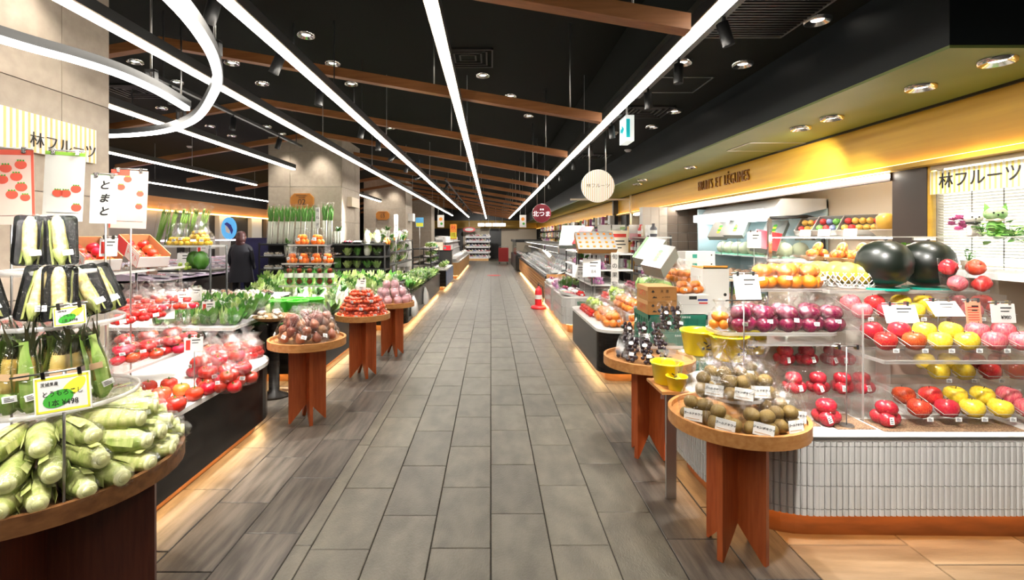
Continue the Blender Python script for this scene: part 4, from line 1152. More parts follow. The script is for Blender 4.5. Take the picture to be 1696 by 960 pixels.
# red cartons tipped towards the aisle, open, with tomatoes
m_carton = mat('carton_inside',(.55,.30,.13),.7); m_redc = mat('carton_red',(.66,.02,.03),.45)
def carton(loc, rot, label, w_=.20, d_=.30, h_=.10, tn='tomato'):
    t = thing('tomato_carton', label, 'carton', loc, rot)
    a, b, e = w_/2, d_/2, .004
    obj('tray_box', S().box(-a,a,-b,b,0,e).box(-a,-a+e,-b,b,0,h_).box(a-e,a,-b,b,0,h_).box(-a,a,-b,-b+e,0,h_*.8).box(-a,a,b-e,b,0,h_), m_carton, t)
    obj('red_side', S().box(-a-.002,-a,-b,b,.0,h_).box(a,a+.002,-b,b,0,h_*.5), m_redc, t)
    obj('white_side', S().box(-a-.003,-a-.002,-b,b*.1,.004,h_-.004).box(-a,a,-b-.002,-b,.004,h_*.78), m_paper, t)
    text('side_text', 'トマト', .05, m_redc, t, (-a-.0045,-b*.45,h_*.5), (pi/2,0,-pi/2), ext=.0003)
    M_ = T(*loc) @ Euler(rot).to_matrix().to_4x4()
    for i in range(2):
        for j in range(4):
            q = M_ @ Vector((-a+.052+i*.096, -b+.045+j*.070, .042))
            o = obj('tomato', me_tomato, None, None, q, (rot[0], rot[1], R.uniform(0,6)), sc=.037,
                label=f'red tomato in {label.split(",")[0]}, {nth(j)} from its low end, {"inner" if i else "outer"} file', cat='tomato', group='tomatoes in the red cartons')
carton((-2.50,3.10,1.40),(.42,0,1.08),'the near red carton, open and tipped towards the aisle')
carton((-2.46,3.50,1.41),(.48,0,1.08),'the far red carton, open and tipped towards the aisle')
for i,(px,py,d) in enumerate([(160,470,2.75),(198,470,2.85),(225,468,2.95)]):
    k_pack.put((-2.72+.05*i, 2.62+.13*i, 1.041+.0), .4, f'clear tomato pack at the back of the middle shelf, {nth(i)} from the pillar sign', 'tomato packs at the shelf back')
for px, py, d, z0, w_, h_, lab in [(322,555,3.05,.551,.10,.09,'white price card with red strip over the low tomato shelf'),(277,504,3.45,1.04,.10,.11,'white price card with red strip on the middle shelf'),(182,392,3.0,1.33,.09,.11,'white price card in front of the near red carton'),(253,450,3.55,1.33,.07,.10,'white card hanging below the far red carton'),(300,480,3.7,1.04,.10,.12,'white price card behind the pink tomato bags')]:
    q = P(px, py, d); price_stand('price_card', lab, (q.x, d, z0), max(.06, q.z-z0), w_, h_, .35, red=True)

# ------------------------------------------------------------------ leafy greens counter and lemon rack
counter('black counter of bagged leafy greens behind the tomatoes', -4.0, -2.32, 4.45, 5.15, .05, (0,0,0,0), zt=.74, led=False)
def leafy(seed, n=9, L=.16, w_=.03, m_=None, spread=.05):
    r = random.Random(seed); s = S()
    for k in range(n):
        a = r.uniform(0,2*pi); l = L*r.uniform(.7,1.1); b = r.uniform(.02,.08); tw = r.uniform(-.8,.8)
        x0, y0 = r.uniform(-.02,.02), r.uniform(-.02,.02)
        pts, sd = [], []
        for u in (0,.3,.6,.85,1):
            pts.append((x0+cos(a)*spread*u*1.2, y0+sin(a)*spread*u*1.2 , l*u + .01)); ww = w_*(.15+1.1*sin(pi*min(u*.75+.12,1)))*.6
            if u == 1: ww = .002
            sd.append((-sin(a+tw)*ww, cos(a+tw)*ww, r.uniform(-.3,.3)*ww))
        s.ribbon(pts, sd)
    return s
def make_greens(i):
    t = thing('greens_bag', '', 'bagged greens')
    obj('leaves', leafy(i, 26, .15, .026, spread=.06), [m_leaf, m_leafl, m_leaf][i % 3], t)
    obj('bag', bag_mesh(.15,.12,.19,90+i,14,neck=.88), None, t)
    return t
k_green = Kind(make_greens, 3)
n = 0
for j in range(4):
    for i in range(9):
        x = -3.05+.085*i + (.04 if j % 2 else 0); y = 4.54+.14*j
        k_green.put((x, y, .742+.03*j), (-.5+R.uniform(-.2,.2), R.uniform(-.3,.3), R.uniform(-.5,.5)), f'bag of leafy greens, {nth(i)} along the {nth(j)} row of the greens counter', 'bags of leafy greens behind the tomatoes'); n += 1
price_stand('price_card','white price card with red strip standing in the leafy greens',(-2.62,4.62,.742),.22,.11,.13,.2,red=True)
price_stand('price_card','plain white price card over the middle of the leafy greens',(-2.85,4.80,.742),.33,.12,.13,.2)
t = thing('shelf_rack','black rack with two shelves of lemons, asparagus and melons','shelf',(-3.38,5.35,0))
for z in (.74, 1.20, 1.46): obj('shelf', S().box(-.55,.45,-.17,.17,z-.02,z), m_edge if z > 1.3 else m_blackm, t)
for x in (-.55,.45):
    for y in (-.16,.16): obj('post', S().tube([(x,y,0),(x,y,1.46)],.012,6), m_blackm, t)
m_lemon = mat('kumquat_yellow',(.88,.55,.03),.4,vary=.1)
me_lemon = fm('kumquat', S().ball((0,0,0),(1,.9,.9),8,6), m_lemon)
k_lem = Kind(fruit_bag('kumquat_bag','bagged citrus','kumquat',me_lemon,22,.021,.16,.18,seed=12,layers=4), 2)
for i,(x,y,z,lab) in enumerate([(-3.26,5.27,1.46,'bag of yellow kumquats, nearer the pillar'),(-3.05,5.27,1.46,'bag of yellow kumquats at the rack end'),(-3.15,5.37,1.53,'bag of yellow kumquats propped behind and above the other two'),(-3.42,5.40,1.46,'bag of yellow kumquats among the asparagus feet')]):
    k_lem.put((x,y,z), .2, lab, 'kumquat bags on the rack', 1.3)
def make_asp(i):
    t = thing('asparagus_bundle','','vegetable bundle'); s = S(); r = random.Random(i)
    for k in range(9):
        x, y = r.uniform(-.03,.03), r.uniform(-.025,.025); s.tube([(x*.7,y*.7,0),(x,y,.2),(x*1.5,y*1.4,.36)],[.008,.007,.005],6)
        s.tube([(x*1.5,y*1.4,.36),(x*1.7,y*1.5,.41)],[.007,.001],6)
    obj('stalks', s, mat('asparagus',(.22,.38,.05),.5,col2=(.07,.22,.02),scale=5) if i == 0 else bpy.data.materials['asparagus'], t)
    obj('bag', S().shell([(.03,0),(.045,.1),(.06,.3),(.075,.46)],12), m_bag, t); return t
k_asp = Kind(make_asp, 2)
for i in range(5): k_asp.put((-3.66+.11*i, 5.43 + .02*(i%2), 1.46), (0,.25,0), f'leaning bundle of asparagus in clear sleeve, {nth(i)} along the rack', 'asparagus bundles on the rack')
mel = mat('green_melon',(.03,.13,.012),.25,col2=(.08,.24,.03),scale=7)
for i,(x,y) in enumerate([(-3.06,5.25),(-3.20,5.36)]): obj('green_melon', S().lathe([(0,-.12),(.05,-.115),(.09,-.05),(.095,.02),(.07,.09),(.03,.12),(0,.125)],16), mel, None, (x,y,1.30), sc=.8, label=['dark green melon at the end of the lower rack shelf','dark green melon half hidden behind the lime pack'][i], cat='melon')
k_lime = Kind(fruit_bag('lime_pack','lime pack','lime',fm('lime',S().ball((0,0,0),(1,.85,.85),8,6),mat('lime_green',(.42,.58,.07),.35,vary=.1)),10,.026,.18,.10,seed=13,shell='clam',bd=.13), 1)
k_lime.put((-3.24,5.24,1.20),.3,'clear pack of pale green limes beside the dark melons')
k_dark = Kind(fruit_bag('bramble_pack','fruit pack','dark_fruit',fm('dark_fruit',S().ball((0,0,0),1,7,5),m_mushb),14,.018,.15,.07,seed=14,shell='clam',bd=.12), 1)
for i in range(3): k_dark.put((-3.84+.17*i,5.28,1.20),.1,f'dark pack on the lower rack shelf, {nth(i)} from the pillar','dark packs on the rack')
# mushrooms
counter('black counter of mushrooms before the tall vegetable shelves', -4.4, -2.95, 5.75, 7.3, .05, (0,0,0,0), zt=.74, led=False)
def make_mush(i):
    t = thing('mushroom_pack','','mushroom pack'); r = random.Random(i); m_ = [m_mush, m_mushb, m_mush][i]
    obj('tray', S().loft(loops_rr([(.07,.05,0,.01),(.08,.06,.03,.012),(.076,.056,.03,.012),(.066,.046,.006,.01)])), m_wtray if i != 1 else m_tray, t)
    for k in range(9):
        x, y = r.uniform(-.05,.05), r.uniform(-.035,.035)
        obj('mushroom', bpy.data.meshes.get('mushroom%d' % i) or fm('mushroom%d' % i, S().lathe([(0,-.6),(.3,-.6),(.32,0),(1,0),(.9,.4),(.5,.75),(0,.85)],9), m_), None, t, (x,y,.035+r.uniform(0,.02)), (r.uniform(-.7,.7),r.uniform(-.7,.7),0), sc=.022)
    obj('film', S().loft(loops_rr([(.08,.06,.03,.01),(.075,.055,.06,.02),(.05,.03,.085,.02)]), cap0=False, sm=True), m_bag, t); return t
k_mush = Kind(make_mush, 3)
for j in range(5):
    for i in range(7):
        k_mush.put((-4.25+.19*i+R.uniform(-.02,.02), 5.84+.27*j, .742), R.uniform(-.2,.2), f'mushroom pack, {nth(i)} along the {nth(j)} row of the mushroom counter', 'mushroom packs on the black counter')
t = thing('basket_stand','dark round stand with a wicker plate behind the fig table','display stand',(-2.12,4.86,0))
obj('column', S().lathe([(.16,0),(.16,.02),(.05,.05),(.05,.70),(.14,.74)],18), m_black, t); obj('plate', S().lathe([(0,.74),(.15,.742),(.19,.775),(.20,.78),(.185,.778),(.14,.752),(0,.750)],24), mat('wicker',(.45,.27,.11),.7,col2=(.3,.16,.06),scale=50), t)
k_wm = Kind(fruit_bag('white_mushroom_bag','bagged mushrooms','mushroom',fm('mushroom',S().lathe([(0,-.6),(.3,-.6),(.32,0),(1,0),(.9,.4),(.5,.75),(0,.85)],9),m_mush),9,.026,.13,.17,seed=20,lab=False), 2)
for i,(x,y) in enumerate([(-2.21,4.80),(-2.06,4.80),(-2.13,4.93)]): k_wm.put((x,y,.752),R.uniform(0,3),f'bag of white mushrooms on the wicker plate, {nth(i)} of three','white mushroom bags on the wicker plate')
t = thing('winter_melon_half','cut pale green winter melon leaning behind the fig table','cut melon',(-2.36,5.40,.62),(0,0,.3))
obj('rind', S().lathe([(0,-.0),(.07,.02),(.095,.09),(.09,.17),(.07,.22)],16,T(0,0,.0)), mat('pale_rind',(.45,.55,.25),.5), t); obj('flesh', S().lathe([(.07,.22),(.04,.15),(0,.13)],16), mat('pale_flesh',(.82,.82,.62),.5), t)

# ------------------------------------------------------------------ fig table
m_fig = mat('fig_purple',(.22,.028,.030),.3,col2=(.44,.20,.07),scale=16,vary=.35,hue=.02,coat=.2)
me_fig = fm('fig', S().lathe([(0,-.95),(.5,-.9),(.9,-.5),(1,-.05),(.8,.5),(.45,.95),(.2,1.3),(0,1.4)],12), m_fig)
def make_figs(i):
    t = thing('fig_bag','','bagged figs'); r = random.Random(i)
    for k,(x,z) in enumerate([(-.018,.04),(.020,.085),(-.016,.13),(.018,.165)][:3 if i == 2 else 4]):
        obj('fig', me_fig, None, t, (x,r.uniform(-.012,.012),z), (r.uniform(-.5,.5)+pi*(k%2),r.uniform(-.5,.5),0), sc=.030)
    obj('bag', S().loft([[(x*(1+r.uniform(-.1,.1)),y*(1+r.uniform(-.25,.25)),z) for x,y in rr(-a,a,-b,b,min(a,b)*.9,3)] for a,b,z in ((.045,.03,0),(.056,.042,.03),(.055,.042,.12),(.05,.036,.18),(.04,.012,.22),(.045,.004,.25))], sm=True), m_bag, t)
    obj('price_label', me_stick, None, t, (.012,-.044,.04),(0,.2,.2)); return t
k_fig = Kind(make_figs, 3)
tx, ty = -1.55, 4.20
nf = 0
for rad, n_, tilt in ((.225,8,-.40),(.11,4,-.15)):
    for i in range(n_):
        a = radians(-155+ (265 if n_ == 8 else 290)*i/(n_-1))
        k_fig.put((tx+rad*cos(a), ty+rad*sin(a), .680), (tilt, 0, a+pi/2), f'bag of dark figs, {nth(i)} round the {"outer ring" if n_==8 else "inner cluster"} of the fig table', 'bags of figs on the round table', 1.3 if n_ == 8 else 1.2); nf += 1
# ------------------------------------------------------------------ orange tomato stand and green buckets on the middle counter
t = thing('tier_stand','clear three shelf acrylic stand of orange tomato packs and red plums','display stand',(-2.08,5.72,0))
for z, a, b in ((1.0,.30,.15),(1.25,.28,.12),(1.46,.22,.10)):
    sh = obj('shelf', S().box(-a,a,-b,b,z-.008,z), m_acryl, t); obj('shelf_edge', S().box(-a,a,-b-.002,-b+.004,z-.014,z+.004), m_edge, sh)
for x in (-.2,.2): obj('side_panel', S().box(x-.003,x+.003,-.10,.10,.62,1.452), m_acryl, t)
k_ot = Kind(fruit_bag('orange_tomato_pack','tomato pack','orange_tomato',fm('orange_tomato',S().lathe(PLU,9),mat('orange_tomato',(.85,.16,.015),.25,vary=.1)),14,.022,.125,.12,seed=15,shell='clam',bd=.10,layers=3), 2)
for i in range(2): k_ot.put((-2.17+.18*i,5.71,1.461),0,f'clear pack of orange tomatoes on the top shelf, {nth(i)} of two','orange tomato packs on the stand', (1.35,1.1,1.6))
for i in range(4): k_ot.put((-2.28+.137*i,5.70,1.251),R.uniform(-.1,.1),f'clear pack of orange tomatoes on the second shelf, {nth(i)} of four','orange tomato packs on the stand', (1.06,1.0,1.5))
def make_rg(i):
    t = thing('plum_cup','','fruit cup')
    for k in range(3): obj('red_plum', fm('red_plum',S().lathe(PLU,10),mat('red_plum',(.45,.012,.02),.25,coat=.3)) if k == 0 else bpy.data.meshes['red_plum'], None, t, (0,0,.035+.052*k), sc=.030)
    obj('green_cup', S().shell([(.036,0),(.042,.05),(.048,.17)],16), clear('green_plastic',(.55,.92,.55),.06,.35,.15), t)
    obj('paper_band', S().shell([(.0495,.075),(.050,.12)],16), m_paper, t); return t
k_rg = Kind(make_rg, 1)
for i in range(5): k_rg.put((-2.30+.115*i,5.67,1.001),0,f'green clear cup of red plums with paper band, {nth(i)} of five','green cups of red plums', (1.08,1.08,1.15))
def bucket(kind, col, label_col):
    m_ = mat(kind+'_plastic', col, .3, coat=.2); mh = mat(kind+'_handle', label_col, .4)
    def make(i):
        t = thing(kind+'_bucket','','bucket')
        obj('pail', S().lathe([(0,0),(.070,0),(.074,.006),(.092,.118),(.098,.12),(.100,.126),(.096,.130),(.089,.126),(.086,.110),(.071,.010),(0,.008)],24), m_, t)
        obj('handle', S().tube([(.098*cos(a),.02-.05*sin(a),.122-.02*sin(a)) for a in [pi*k/12 for k in range(13)]],.003,6), mh, t)
        s = S()
        for (u, v, w_, h_, rt) in ((-.25,.075,.02,.006,.6),(-.05,.06,.025,.006,-.5),(.2,.08,.02,.005,.9),(0,.04,.03,.006,.2),(.3,.05,.012,.012,0),(-.35,.045,.012,.014,0)):
            rad = .0735+.019*(v/.118)+.0012; M_ = RZ(u)@T(0,-rad,v)@RX(.16)@RY(rt); s.box(-w_/2,w_/2,-.002,.0004,-h_/2,h_/2,M_)
        obj('print', s, m_black_ink, t); return t
    return Kind(make, 1)
k_gb = bucket('green', (.10,.72,.05), (.05,.4,.03))
for i,(x,y,z) in enumerate([(-2.27,5.37,.62),(-2.08,5.36,.62),(-1.97,5.52,.62),(-2.20,5.53,.62)]): k_gb.put((x,y,z),R.uniform(-.3,.3),f'bright green bucket behind the fig table, {["front, nearest the cut melon","front, towards the aisle","rear, towards the aisle","rear, nearest the cut melon"][i]}','bright green buckets', (1.2,1.2,1.95))
# ------------------------------------------------------------------ small tomato table, pink fruit table
k_st = Kind(fruit_bag('small_tomato_pack','tomato pack','small_tomato',fm('small_tomato',S().ball((0,0,0),(1.2,.9,.9),8,6),mat('small_tomato',(.82,.10,.035),.2,vary=.15)),16,.017,.14,.06,seed=16,shell='clam',bd=.10,layers=2), 2)
tx, ty = -1.43, 5.55
n = 0
for lay_, (r_, c_) in enumerate(((.205,9),(.18,8),(.14,6),(.08,3))):
    for i in range(c_):
        a = -2.9 + 2*pi*i/c_
        k_st.put((tx+r_*cos(a), ty+r_*sin(a), .680+.074*lay_), a+pi/2+R.uniform(-.2,.2), f'clear pack of small orange red tomatoes, {nth(i)} round the {["bottom","second","third","top"][lay_]} layer', 'small tomato packs on the round table', 1.2); n += 1
price_stand('price_card','white card standing behind the small tomato table',(-1.46,5.62,.980),.10,.10,.12,.1)
def make_pinkfruit(i):
    t = thing('pink_wrapped_fruit','','wrapped fruit')
    obj('fruit', S().lathe([(r*.034,z*.032) for r,z in TOM],12,T(0,0,.035)), m_apple, t)
    obj('foam_wrap', S().lathe([(.02,.0),(.042,.015),(.046,.05),(.042,.078),(.026,.092),(.030,.098)],12), m_pinkf, t)
    obj('bag', bag_mesh(.11,.11,.17,120+i,12), None, t); return t
k_pf = Kind(make_pinkfruit, 2)
for lay_, (r_, c_) in enumerate(((.20,10),(.14,7),(.07,3))):
    for i in range(c_):
        a = -2.9 + 2*pi*i/c_; k_pf.put((-1.30+r_*cos(a), 6.55+r_*sin(a), .680+.095*lay_), a, f'pink wrapped fruit in clear bag, {nth(i)} round the {["bottom","middle","top"][lay_]} ring', 'pink wrapped fruit on the far round table', 1.1)
# ================================================================== right side: kiwi table
def make_kiwi(i):
    t = thing('kiwi_bag','','bagged kiwis'); r = random.Random(200+i)
    for k,(x,y,z) in enumerate([(-.036,-.02,.030),(.036,-.018,.030),(0,.030,.030),(-.03,.012,.078),(.034,.0,.080)][:5 if i != 1 else 4]):
        obj('kiwi', me_kiwi, None, t, (x+r.uniform(-.006,.006),y,z), (r.uniform(-.4,.4),r.uniform(-.9,.9),r.uniform(0,6)), sc=.042)
    obj('bag', bag_mesh(.175,.14,.25,210+i,18,neck=.76), None, t)
    c = obj('paper_ticket', S().box(-.041,.041,-.0008,.0008,-.027,.027), m_sticker, t, (.005*i-.005,-.072,.045), (-.12,r.uniform(-.25,.25),r.uniform(-.2,.2)))
    text('handwriting', 'ゴールドキウイ' if i < 2 else 'ジャンボキウイ', .0125, m_black_ink, c, (0,-.0016,.006), ext=.0002, shear=.15, off=.0003)
    obj('red_line', S().box(-.034,.028,-.0014,-.0009,-.018,-.015), m_tan, c)
    return t
k_kiwi = Kind(make_kiwi, 3)
tx, ty = 1.215, 2.46
for i,(a,rad) in enumerate([(-165,.22),(-128,.225),(-92,.225),(-55,.225),(-18,.22),(22,.22),(62,.2)]):
    q = radians(a); k_kiwi.put((tx+rad*cos(q), ty+rad*sin(q), .664), q*.35+.5+R.uniform(-.2,.2)-.1, f'clear bag of brown kiwis with handwritten ticket, {nth(i)} round the lower ring', 'kiwi bags on the round table')
for i,(x,y) in enumerate([(-.13,.0),(-.03,-.06),(.09,-.03),(.11,.11),(-.04,.12)]):
    k_kiwi.put((tx+x, ty+y, .768), R.uniform(-.4,.1), f'clear bag of brown kiwis with ticket, {nth(i)} of the five raised in the middle', 'kiwi bags on the round table')
tier_stand('display_block','low clear acrylic riser under the raised kiwi bags',(tx,ty+.04),[(.145,.766)],.663,3)
k_kiwi.put((1.46,2.86,.726),-.3,'clear bag of kiwis with ticket on the white riser behind the table','kiwi bags on the round table')
t = thing('display_block','small white riser on the tiled counter behind the kiwis','display stand',(1.46,2.88,.55)); obj('block', S().prism(rr(-.1,.1,-.08,.08,.02), 0, .174), m_edge, t)
# yellow buckets
k_yb = bucket('yellow', (.88,.66,.01), (.35,.72,.10))
t = thing('display_shelf','clear acrylic shelf holding the upper yellow buckets','shelf',(1.26,2.93,0)); obj('shelf', S().box(-.22,.20,-.12,.16,.842,.85), m_acryl, t)
for x, y in ((-.20,-.1),(.18,-.1),(-.20,.14),(.18,.14)): obj('leg', S().box(x-.01,x+.01,y-.004,y+.004,.551,.842), m_acryl, t)
for i,(px,d,z,sc) in enumerate([(1158,2.98,.85,1.12),(1207,2.84,.85,1.1),(1240,3.02,.85,1.1)]):
    k_yb.put((XY(px,d),d,z), [.2,.5,-.3][i], f'bright yellow bucket on the acrylic shelf, {["one nearest the grape table","front one with green handle","one nearest the sign pole"][i]}', 'yellow buckets', sc)
t = thing('ledge_board','wooden ledge board between the two round tables','shelf',(1.07,2.955,0)); obj('board', S().box(-.10,.06,-.14,.14,.655,.672), m_twood, t); obj('bracket', S().box(-.03,.03,-.01,.01,.0,.655), m_steel, t)
for i,(x,y,sc) in enumerate([(1.06,2.99,1.0),(1.07,2.86,.62)]): k_yb.put((x,y,.672), .3+i, f'yellow bucket on the wooden ledge, {["larger one behind","smaller one in front"][i]}', 'yellow buckets', sc)
# black grape packs
def make_grapes(i):
    t = thing('grape_pack','','grape pack'); r = random.Random(300+i); n = 0
    for b in range(7):
        for a in range(3 if b % 2 else 2):
            obj('grape', me_grape, None, t, ((-.031+.031*a if b % 2 else -.017+.034*a)+r.uniform(-.004,.004), r.uniform(-.008,.008), .022+.026*b+r.uniform(-.004,.004)), None, sc=r.uniform(.0145,.0175))
    obj('clear_box', S().loft([[(x,y,z) for x,y in rr(-a,a,-b,b,.014,3)] for a,b,z in ((.042,.026,0),(.050,.034,.02),(.052,.034,.10),(.050,.034,.19),(.040,.024,.222),(.012,.008,.235))]), m_sleeve, t)
    if i: obj('price_label', me_stick, None, t, (.01,-.0355,.05),(0,0,0)); obj('oval_label', S().prism([(.018*cos(2*pi*k/14),.013*sin(2*pi*k/14)) for k in range(14)],0,.001,RX(pi/2)), m_sticker, t, (-.008,-.0355,.13))
    return t
k_gr = Kind(make_grapes, 3)
tx, ty = 1.13, 3.56
for i,(a,rad) in enumerate([(-178,.21),(-143,.215),(-108,.215),(-72,.215)]):
    q = radians(a); k_gr.put((tx+rad*cos(q), ty+rad*sin(q), .682), (-.62,R.uniform(-.1,.1),q*.6+pi/2*.6), f'clear pack of black grapes leaning on the round table, {nth(i)} along the rim', 'black grape packs', 1.0)
t = thing('grape_rack','stepped clear rack behind the front grape packs','display stand',(1.16,3.72,0)); obj('shelf', S().box(-.16,.24,-.10,.10,.725,.735), m_acryl, t); obj('front_lip', S().box(-.16,.24,-.10,-.095,.735,.755), m_edge, t)
for x in (-.15,.16): obj('leg', S().box(x-.01,x+.01,-.03,.03,.680,.725), m_acryl, t)
for i,x in enumerate((-.13,-.02,.09)): k_gr.put((1.16+x,3.68,.737),(-.5,.16,.25), f'clear pack of black grapes on the low clear rack, {nth(i)} from the aisle','black grape packs', 1.0)
for i,x in enumerate((.17,.26)): k_gr.put((1.17+x,3.80,.835),(-.40,.16,.25), f'clear pack of dark grapes propped before the white cartons, {nth(i)} from the aisle','black grape packs', 1.0)
t = thing('display_block','small acrylic block under the propped grape packs','display stand',(1.38,3.80,0)); obj('block', S().box(-.1,.1,-.06,.07,.551,.833), m_acryl, t)

# ------------------------------------------------------------------ crates and cartons
m_crate = mat('crate_green',(.005,.17,.11),.4)
def crate(loc, label, w_=.54, d_=.46, h_=.165, txt=True, m=None, group='stacked green crates'):
    t = thing('crate', label, 'crate', loc, None, group); a, b = w_/2, d_/2; m = m or m_crate
    obj('wall_shell', S().box(-a+.012,a-.012,-b+.012,-b+.018,.01,h_).box(-a+.012,a-.012,b-.018,b-.012,.01,h_).box(-a+.012,-a+.018,-b+.012,b-.012,.01,h_).box(a-.018,a-.012,-b+.012,b-.012,.01,h_).box(-a+.012,a-.012,-b+.012,b-.012,.004,.012), m, t)
    s = S(); s.box(-a,a,-b,-b+.014,h_-.038,h_).box(-a,a,b-.014,b,h_-.038,h_).box(-a,-a+.014,-b,b,h_-.038,h_).box(a-.014,a,-b,b,h_-.038,h_); obj('rim', s, m, t)
    s = S(); n = 7
    for i in range(n):
        x = -a+w_*(i)/(n-1); x = max(-a,min(a-.008,x)); s.box(x,x+.008,-b+.004,-b+.013,0,h_)
        y = -b+d_*i/(n-1); y = max(-b,min(b-.008,y)); s.box(-a+.004,-a+.013,y,y+.008,0,h_)
    s.box(-a+.004,a-.004,-b+.006,-b+.013,.0,.014).box(-a+.004,a-.004,-b+.006,-b+.013,h_*.4,h_*.46).box(-a+.006,-a+.013,-b,b,0,.014).box(-a+.006,-a+.013,-b,b,h_*.4,h_*.46)
    obj('rib', s, m, t)
    if txt:
        obj('logo_print', S().box(-a*.55,-a*.47,-b-.0012,-b,h_-.03,h_-.008), m_sticker, t); text('print', '長野県 青果市場', .020, m_sticker, t, (.04,-b-.001,h_-.019), ext=.0003)
    return t
for i in range(5): crate((1.70,4.74,.001+.168*i), f'green plastic crate, {nth(i)} up from the floor in the stack of five')
m_kraft = mat('kraft_brown',(.50,.235,.07),.65,col2=(.45,.21,.06),scale=3)
def kraft(loc, rz, label):
    t = thing('grape_carton', label, 'carton', loc, rz); a, b, h = .13, .17, .122
    obj('box', S().box(-a,a,-b,b,0,h), m_kraft, t); obj('flap', S().box(-a-.004,a-.02,-b-.003,b,h,h+.004).box(-a-.005,-a,-b,b,h-.035,h+.004), mat('kraft_light',(.60,.33,.13),.65), t)
    text('front_text','共  選',.030,m_black_ink,t,(.02,-b-.001,.082),ext=.0003); text('small_text','JA 中野市',.018,m_black_ink,t,(.035,-b-.001,.030),ext=.0003)
    obj('logo', S().prism([(-.018,0),(.018,0),(0,.022)],0,.001,RX(pi/2)).box(-.004,.004,-.001,0,-.008,0), m_black_ink, t, (-.085,-b,.075)); obj('mark', S().prism([(-.022,0),(.022,0),(.012,.016),(.006,.006),(-.004,.02)],0,.001,RX(pi/2)), m_black_ink, t, (-.07,-b,.022))
    text('side_text','ぶどう',.062,m_red_ink,t,(-a-.0055,-.02,.055),(pi/2,0,-pi/2),ext=.0003)
    return t
kraft((1.56,4.69,.842),0,'brown grape carton resting on the top green crate'); kraft((1.56,4.69,.970),0,'brown grape carton on top of another brown carton')
t = thing('white_carton','white carton with dark hand slot on the crate stack','carton',(1.845,4.72,.842))
obj('box', S().box(-.14,.16,-.17,.17,0,.175), m_paper, t); obj('hand_slot', S().box(-.03,.04,-.172,-.17,.135,.165), m_dark, t); obj('blue_print', S().box(.05,.14,-.1715,-.17,.122,.138), mat('navy_print',(.02,.04,.25),.5), t); obj('red_print', S().box(.06,.14,-.1715,-.17,.095,.108), m_red_ink, t); obj('lid_line', S().box(-.14,.16,-.1712,-.17,.085,.090), m_grey, t)
obj('crest_print', S().box(-.142,-.1405,-.12,-.03,.06,.16), mat('grey_print',(.25,.26,.28),.5), t)
k_obag = Kind(fruit_bag('orange_bag','bagged oranges','orange',me_orange,6,.036,.18,.16,seed=21,layers=2), 2)
for i,(x,y) in enumerate([(1.80,4.68),(1.94,4.72)]): k_obag.put((x,y,1.018),0,f'bag of oranges on the white carton, {nth(i)} from the brown cartons','orange bags on the white carton')
t = thing('white_carton','tall plain white carton behind the crates','carton',(2.22,5.05,0)); obj('box', S().box(-.13,.13,-.15,.15,.92,1.235), m_paper, t); obj('lower_box', S().box(-.13,.13,-.15,.15,0,.918), m_paper, t); obj('hand_hole', S().prism(disc(.016,12),.150,.151,RX(pi/2)), m_dark, t, (.09,0,.98))
m_or = mat('orange_strip',(.85,.40,.08),.5)
obj('fruit_tray', S().box(-.12,.12,-.14,.14,0,.012).box(-.12,.12,-.14,-.135,0,.03), m_or, None, (2.22,5.05,1.236), label='flat tray edged orange on the tall white carton', cat='tray')

# ------------------------------------------------------------------ black island behind the crates: grapes, oranges, greens
counter('black island counter of oranges and grapes with chamfered end', 1.15, 2.42, 5.25, 7.15, .18, (1,0,0,1), zt=.56, mt=m_stone)
def risers(name, label, x, y0, y1, steps, zb=.56):
    t = thing(name, label, 'display stand', (x, y0, 0))
    for dx, z, d in steps: obj('step', S().box(dx-d/2,dx+d/2,0,y1-y0,z-.008,z).box(dx-d/2,dx-d/2+.005,0,y1-y0,zb,z-.008), m_acryl, t)
    return t
risers('stepped_riser','clear stepped riser along the black island',1.62,5.45,7.05,[(-.02,.70,.26),(.30,.86,.26),(.62,1.02,.28)])
k_om = Kind(fruit_bag('mandarin_bag','bagged mandarins','mandarin',me_orange,9,.036,.215,.22,seed=22,layers=3), 2)
k_ct = Kind(fruit_bag('tomato_cup','tomato cup','cherry_tomato',me_cherry,9,.020,.10,.11,seed=23,shell='clam',bd=.10,layers=3), 1)
def make_gg(i):
    t = thing('green_grape_pack','','grape pack'); r = random.Random(i)
    for k in range(16): obj('grape', me_ggrape, None, t, (r.uniform(-.045,.045),r.uniform(-.035,.035),.022+.11*k/16), None, sc=.019)
    obj('bag', bag_mesh(.13,.11,.18,240+i,14), None, t); return t
k_gg = Kind(make_gg, 2)
n = 0
for i in range(4):
    k_om.put((1.36+.02*(i%2),5.50+.18*i,.562),R.uniform(-.5,.5),f'bag of mandarins along the aisle edge of the black island, {nth(i)} from the near end','mandarin bags on the island', 1.25)
for i in range(5):
    k_om.put((1.58+.22*(i%3),5.38+.012*i,.562),R.uniform(-.5,.5),f'bag of mandarins across the chamfered end of the black island, {nth(i)} over','mandarin bags on the island end', 1.25) if i < 3 else None
for i in range(4): k_om.put((1.62,5.55+.19*i,.702),R.uniform(-.5,.5),f'bag of mandarins on the first step of the riser, {nth(i)} from the near end','mandarin bags on the riser', 1.2)
for i in range(4): k_gg.put((1.35,6.20+.15*i,.562),R.uniform(-.5,.5),f'bag of pale green grapes along the island edge, {nth(i)} behind the mandarins','green grape bags on the island', 1.35)
for i in range(3): k_gg.put((1.62,6.30+.15*i,.702),R.uniform(-.5,.5),f'bag of pale green grapes on the first step, {nth(i)} behind the mandarins','green grape bags on the riser', 1.35)
for i in range(5): k_ct.put((1.26,6.15+.15*i,.562),.4,f'clear cup of red tomatoes at the island edge, {nth(i)} back','tomato cups on the island', 1.3)
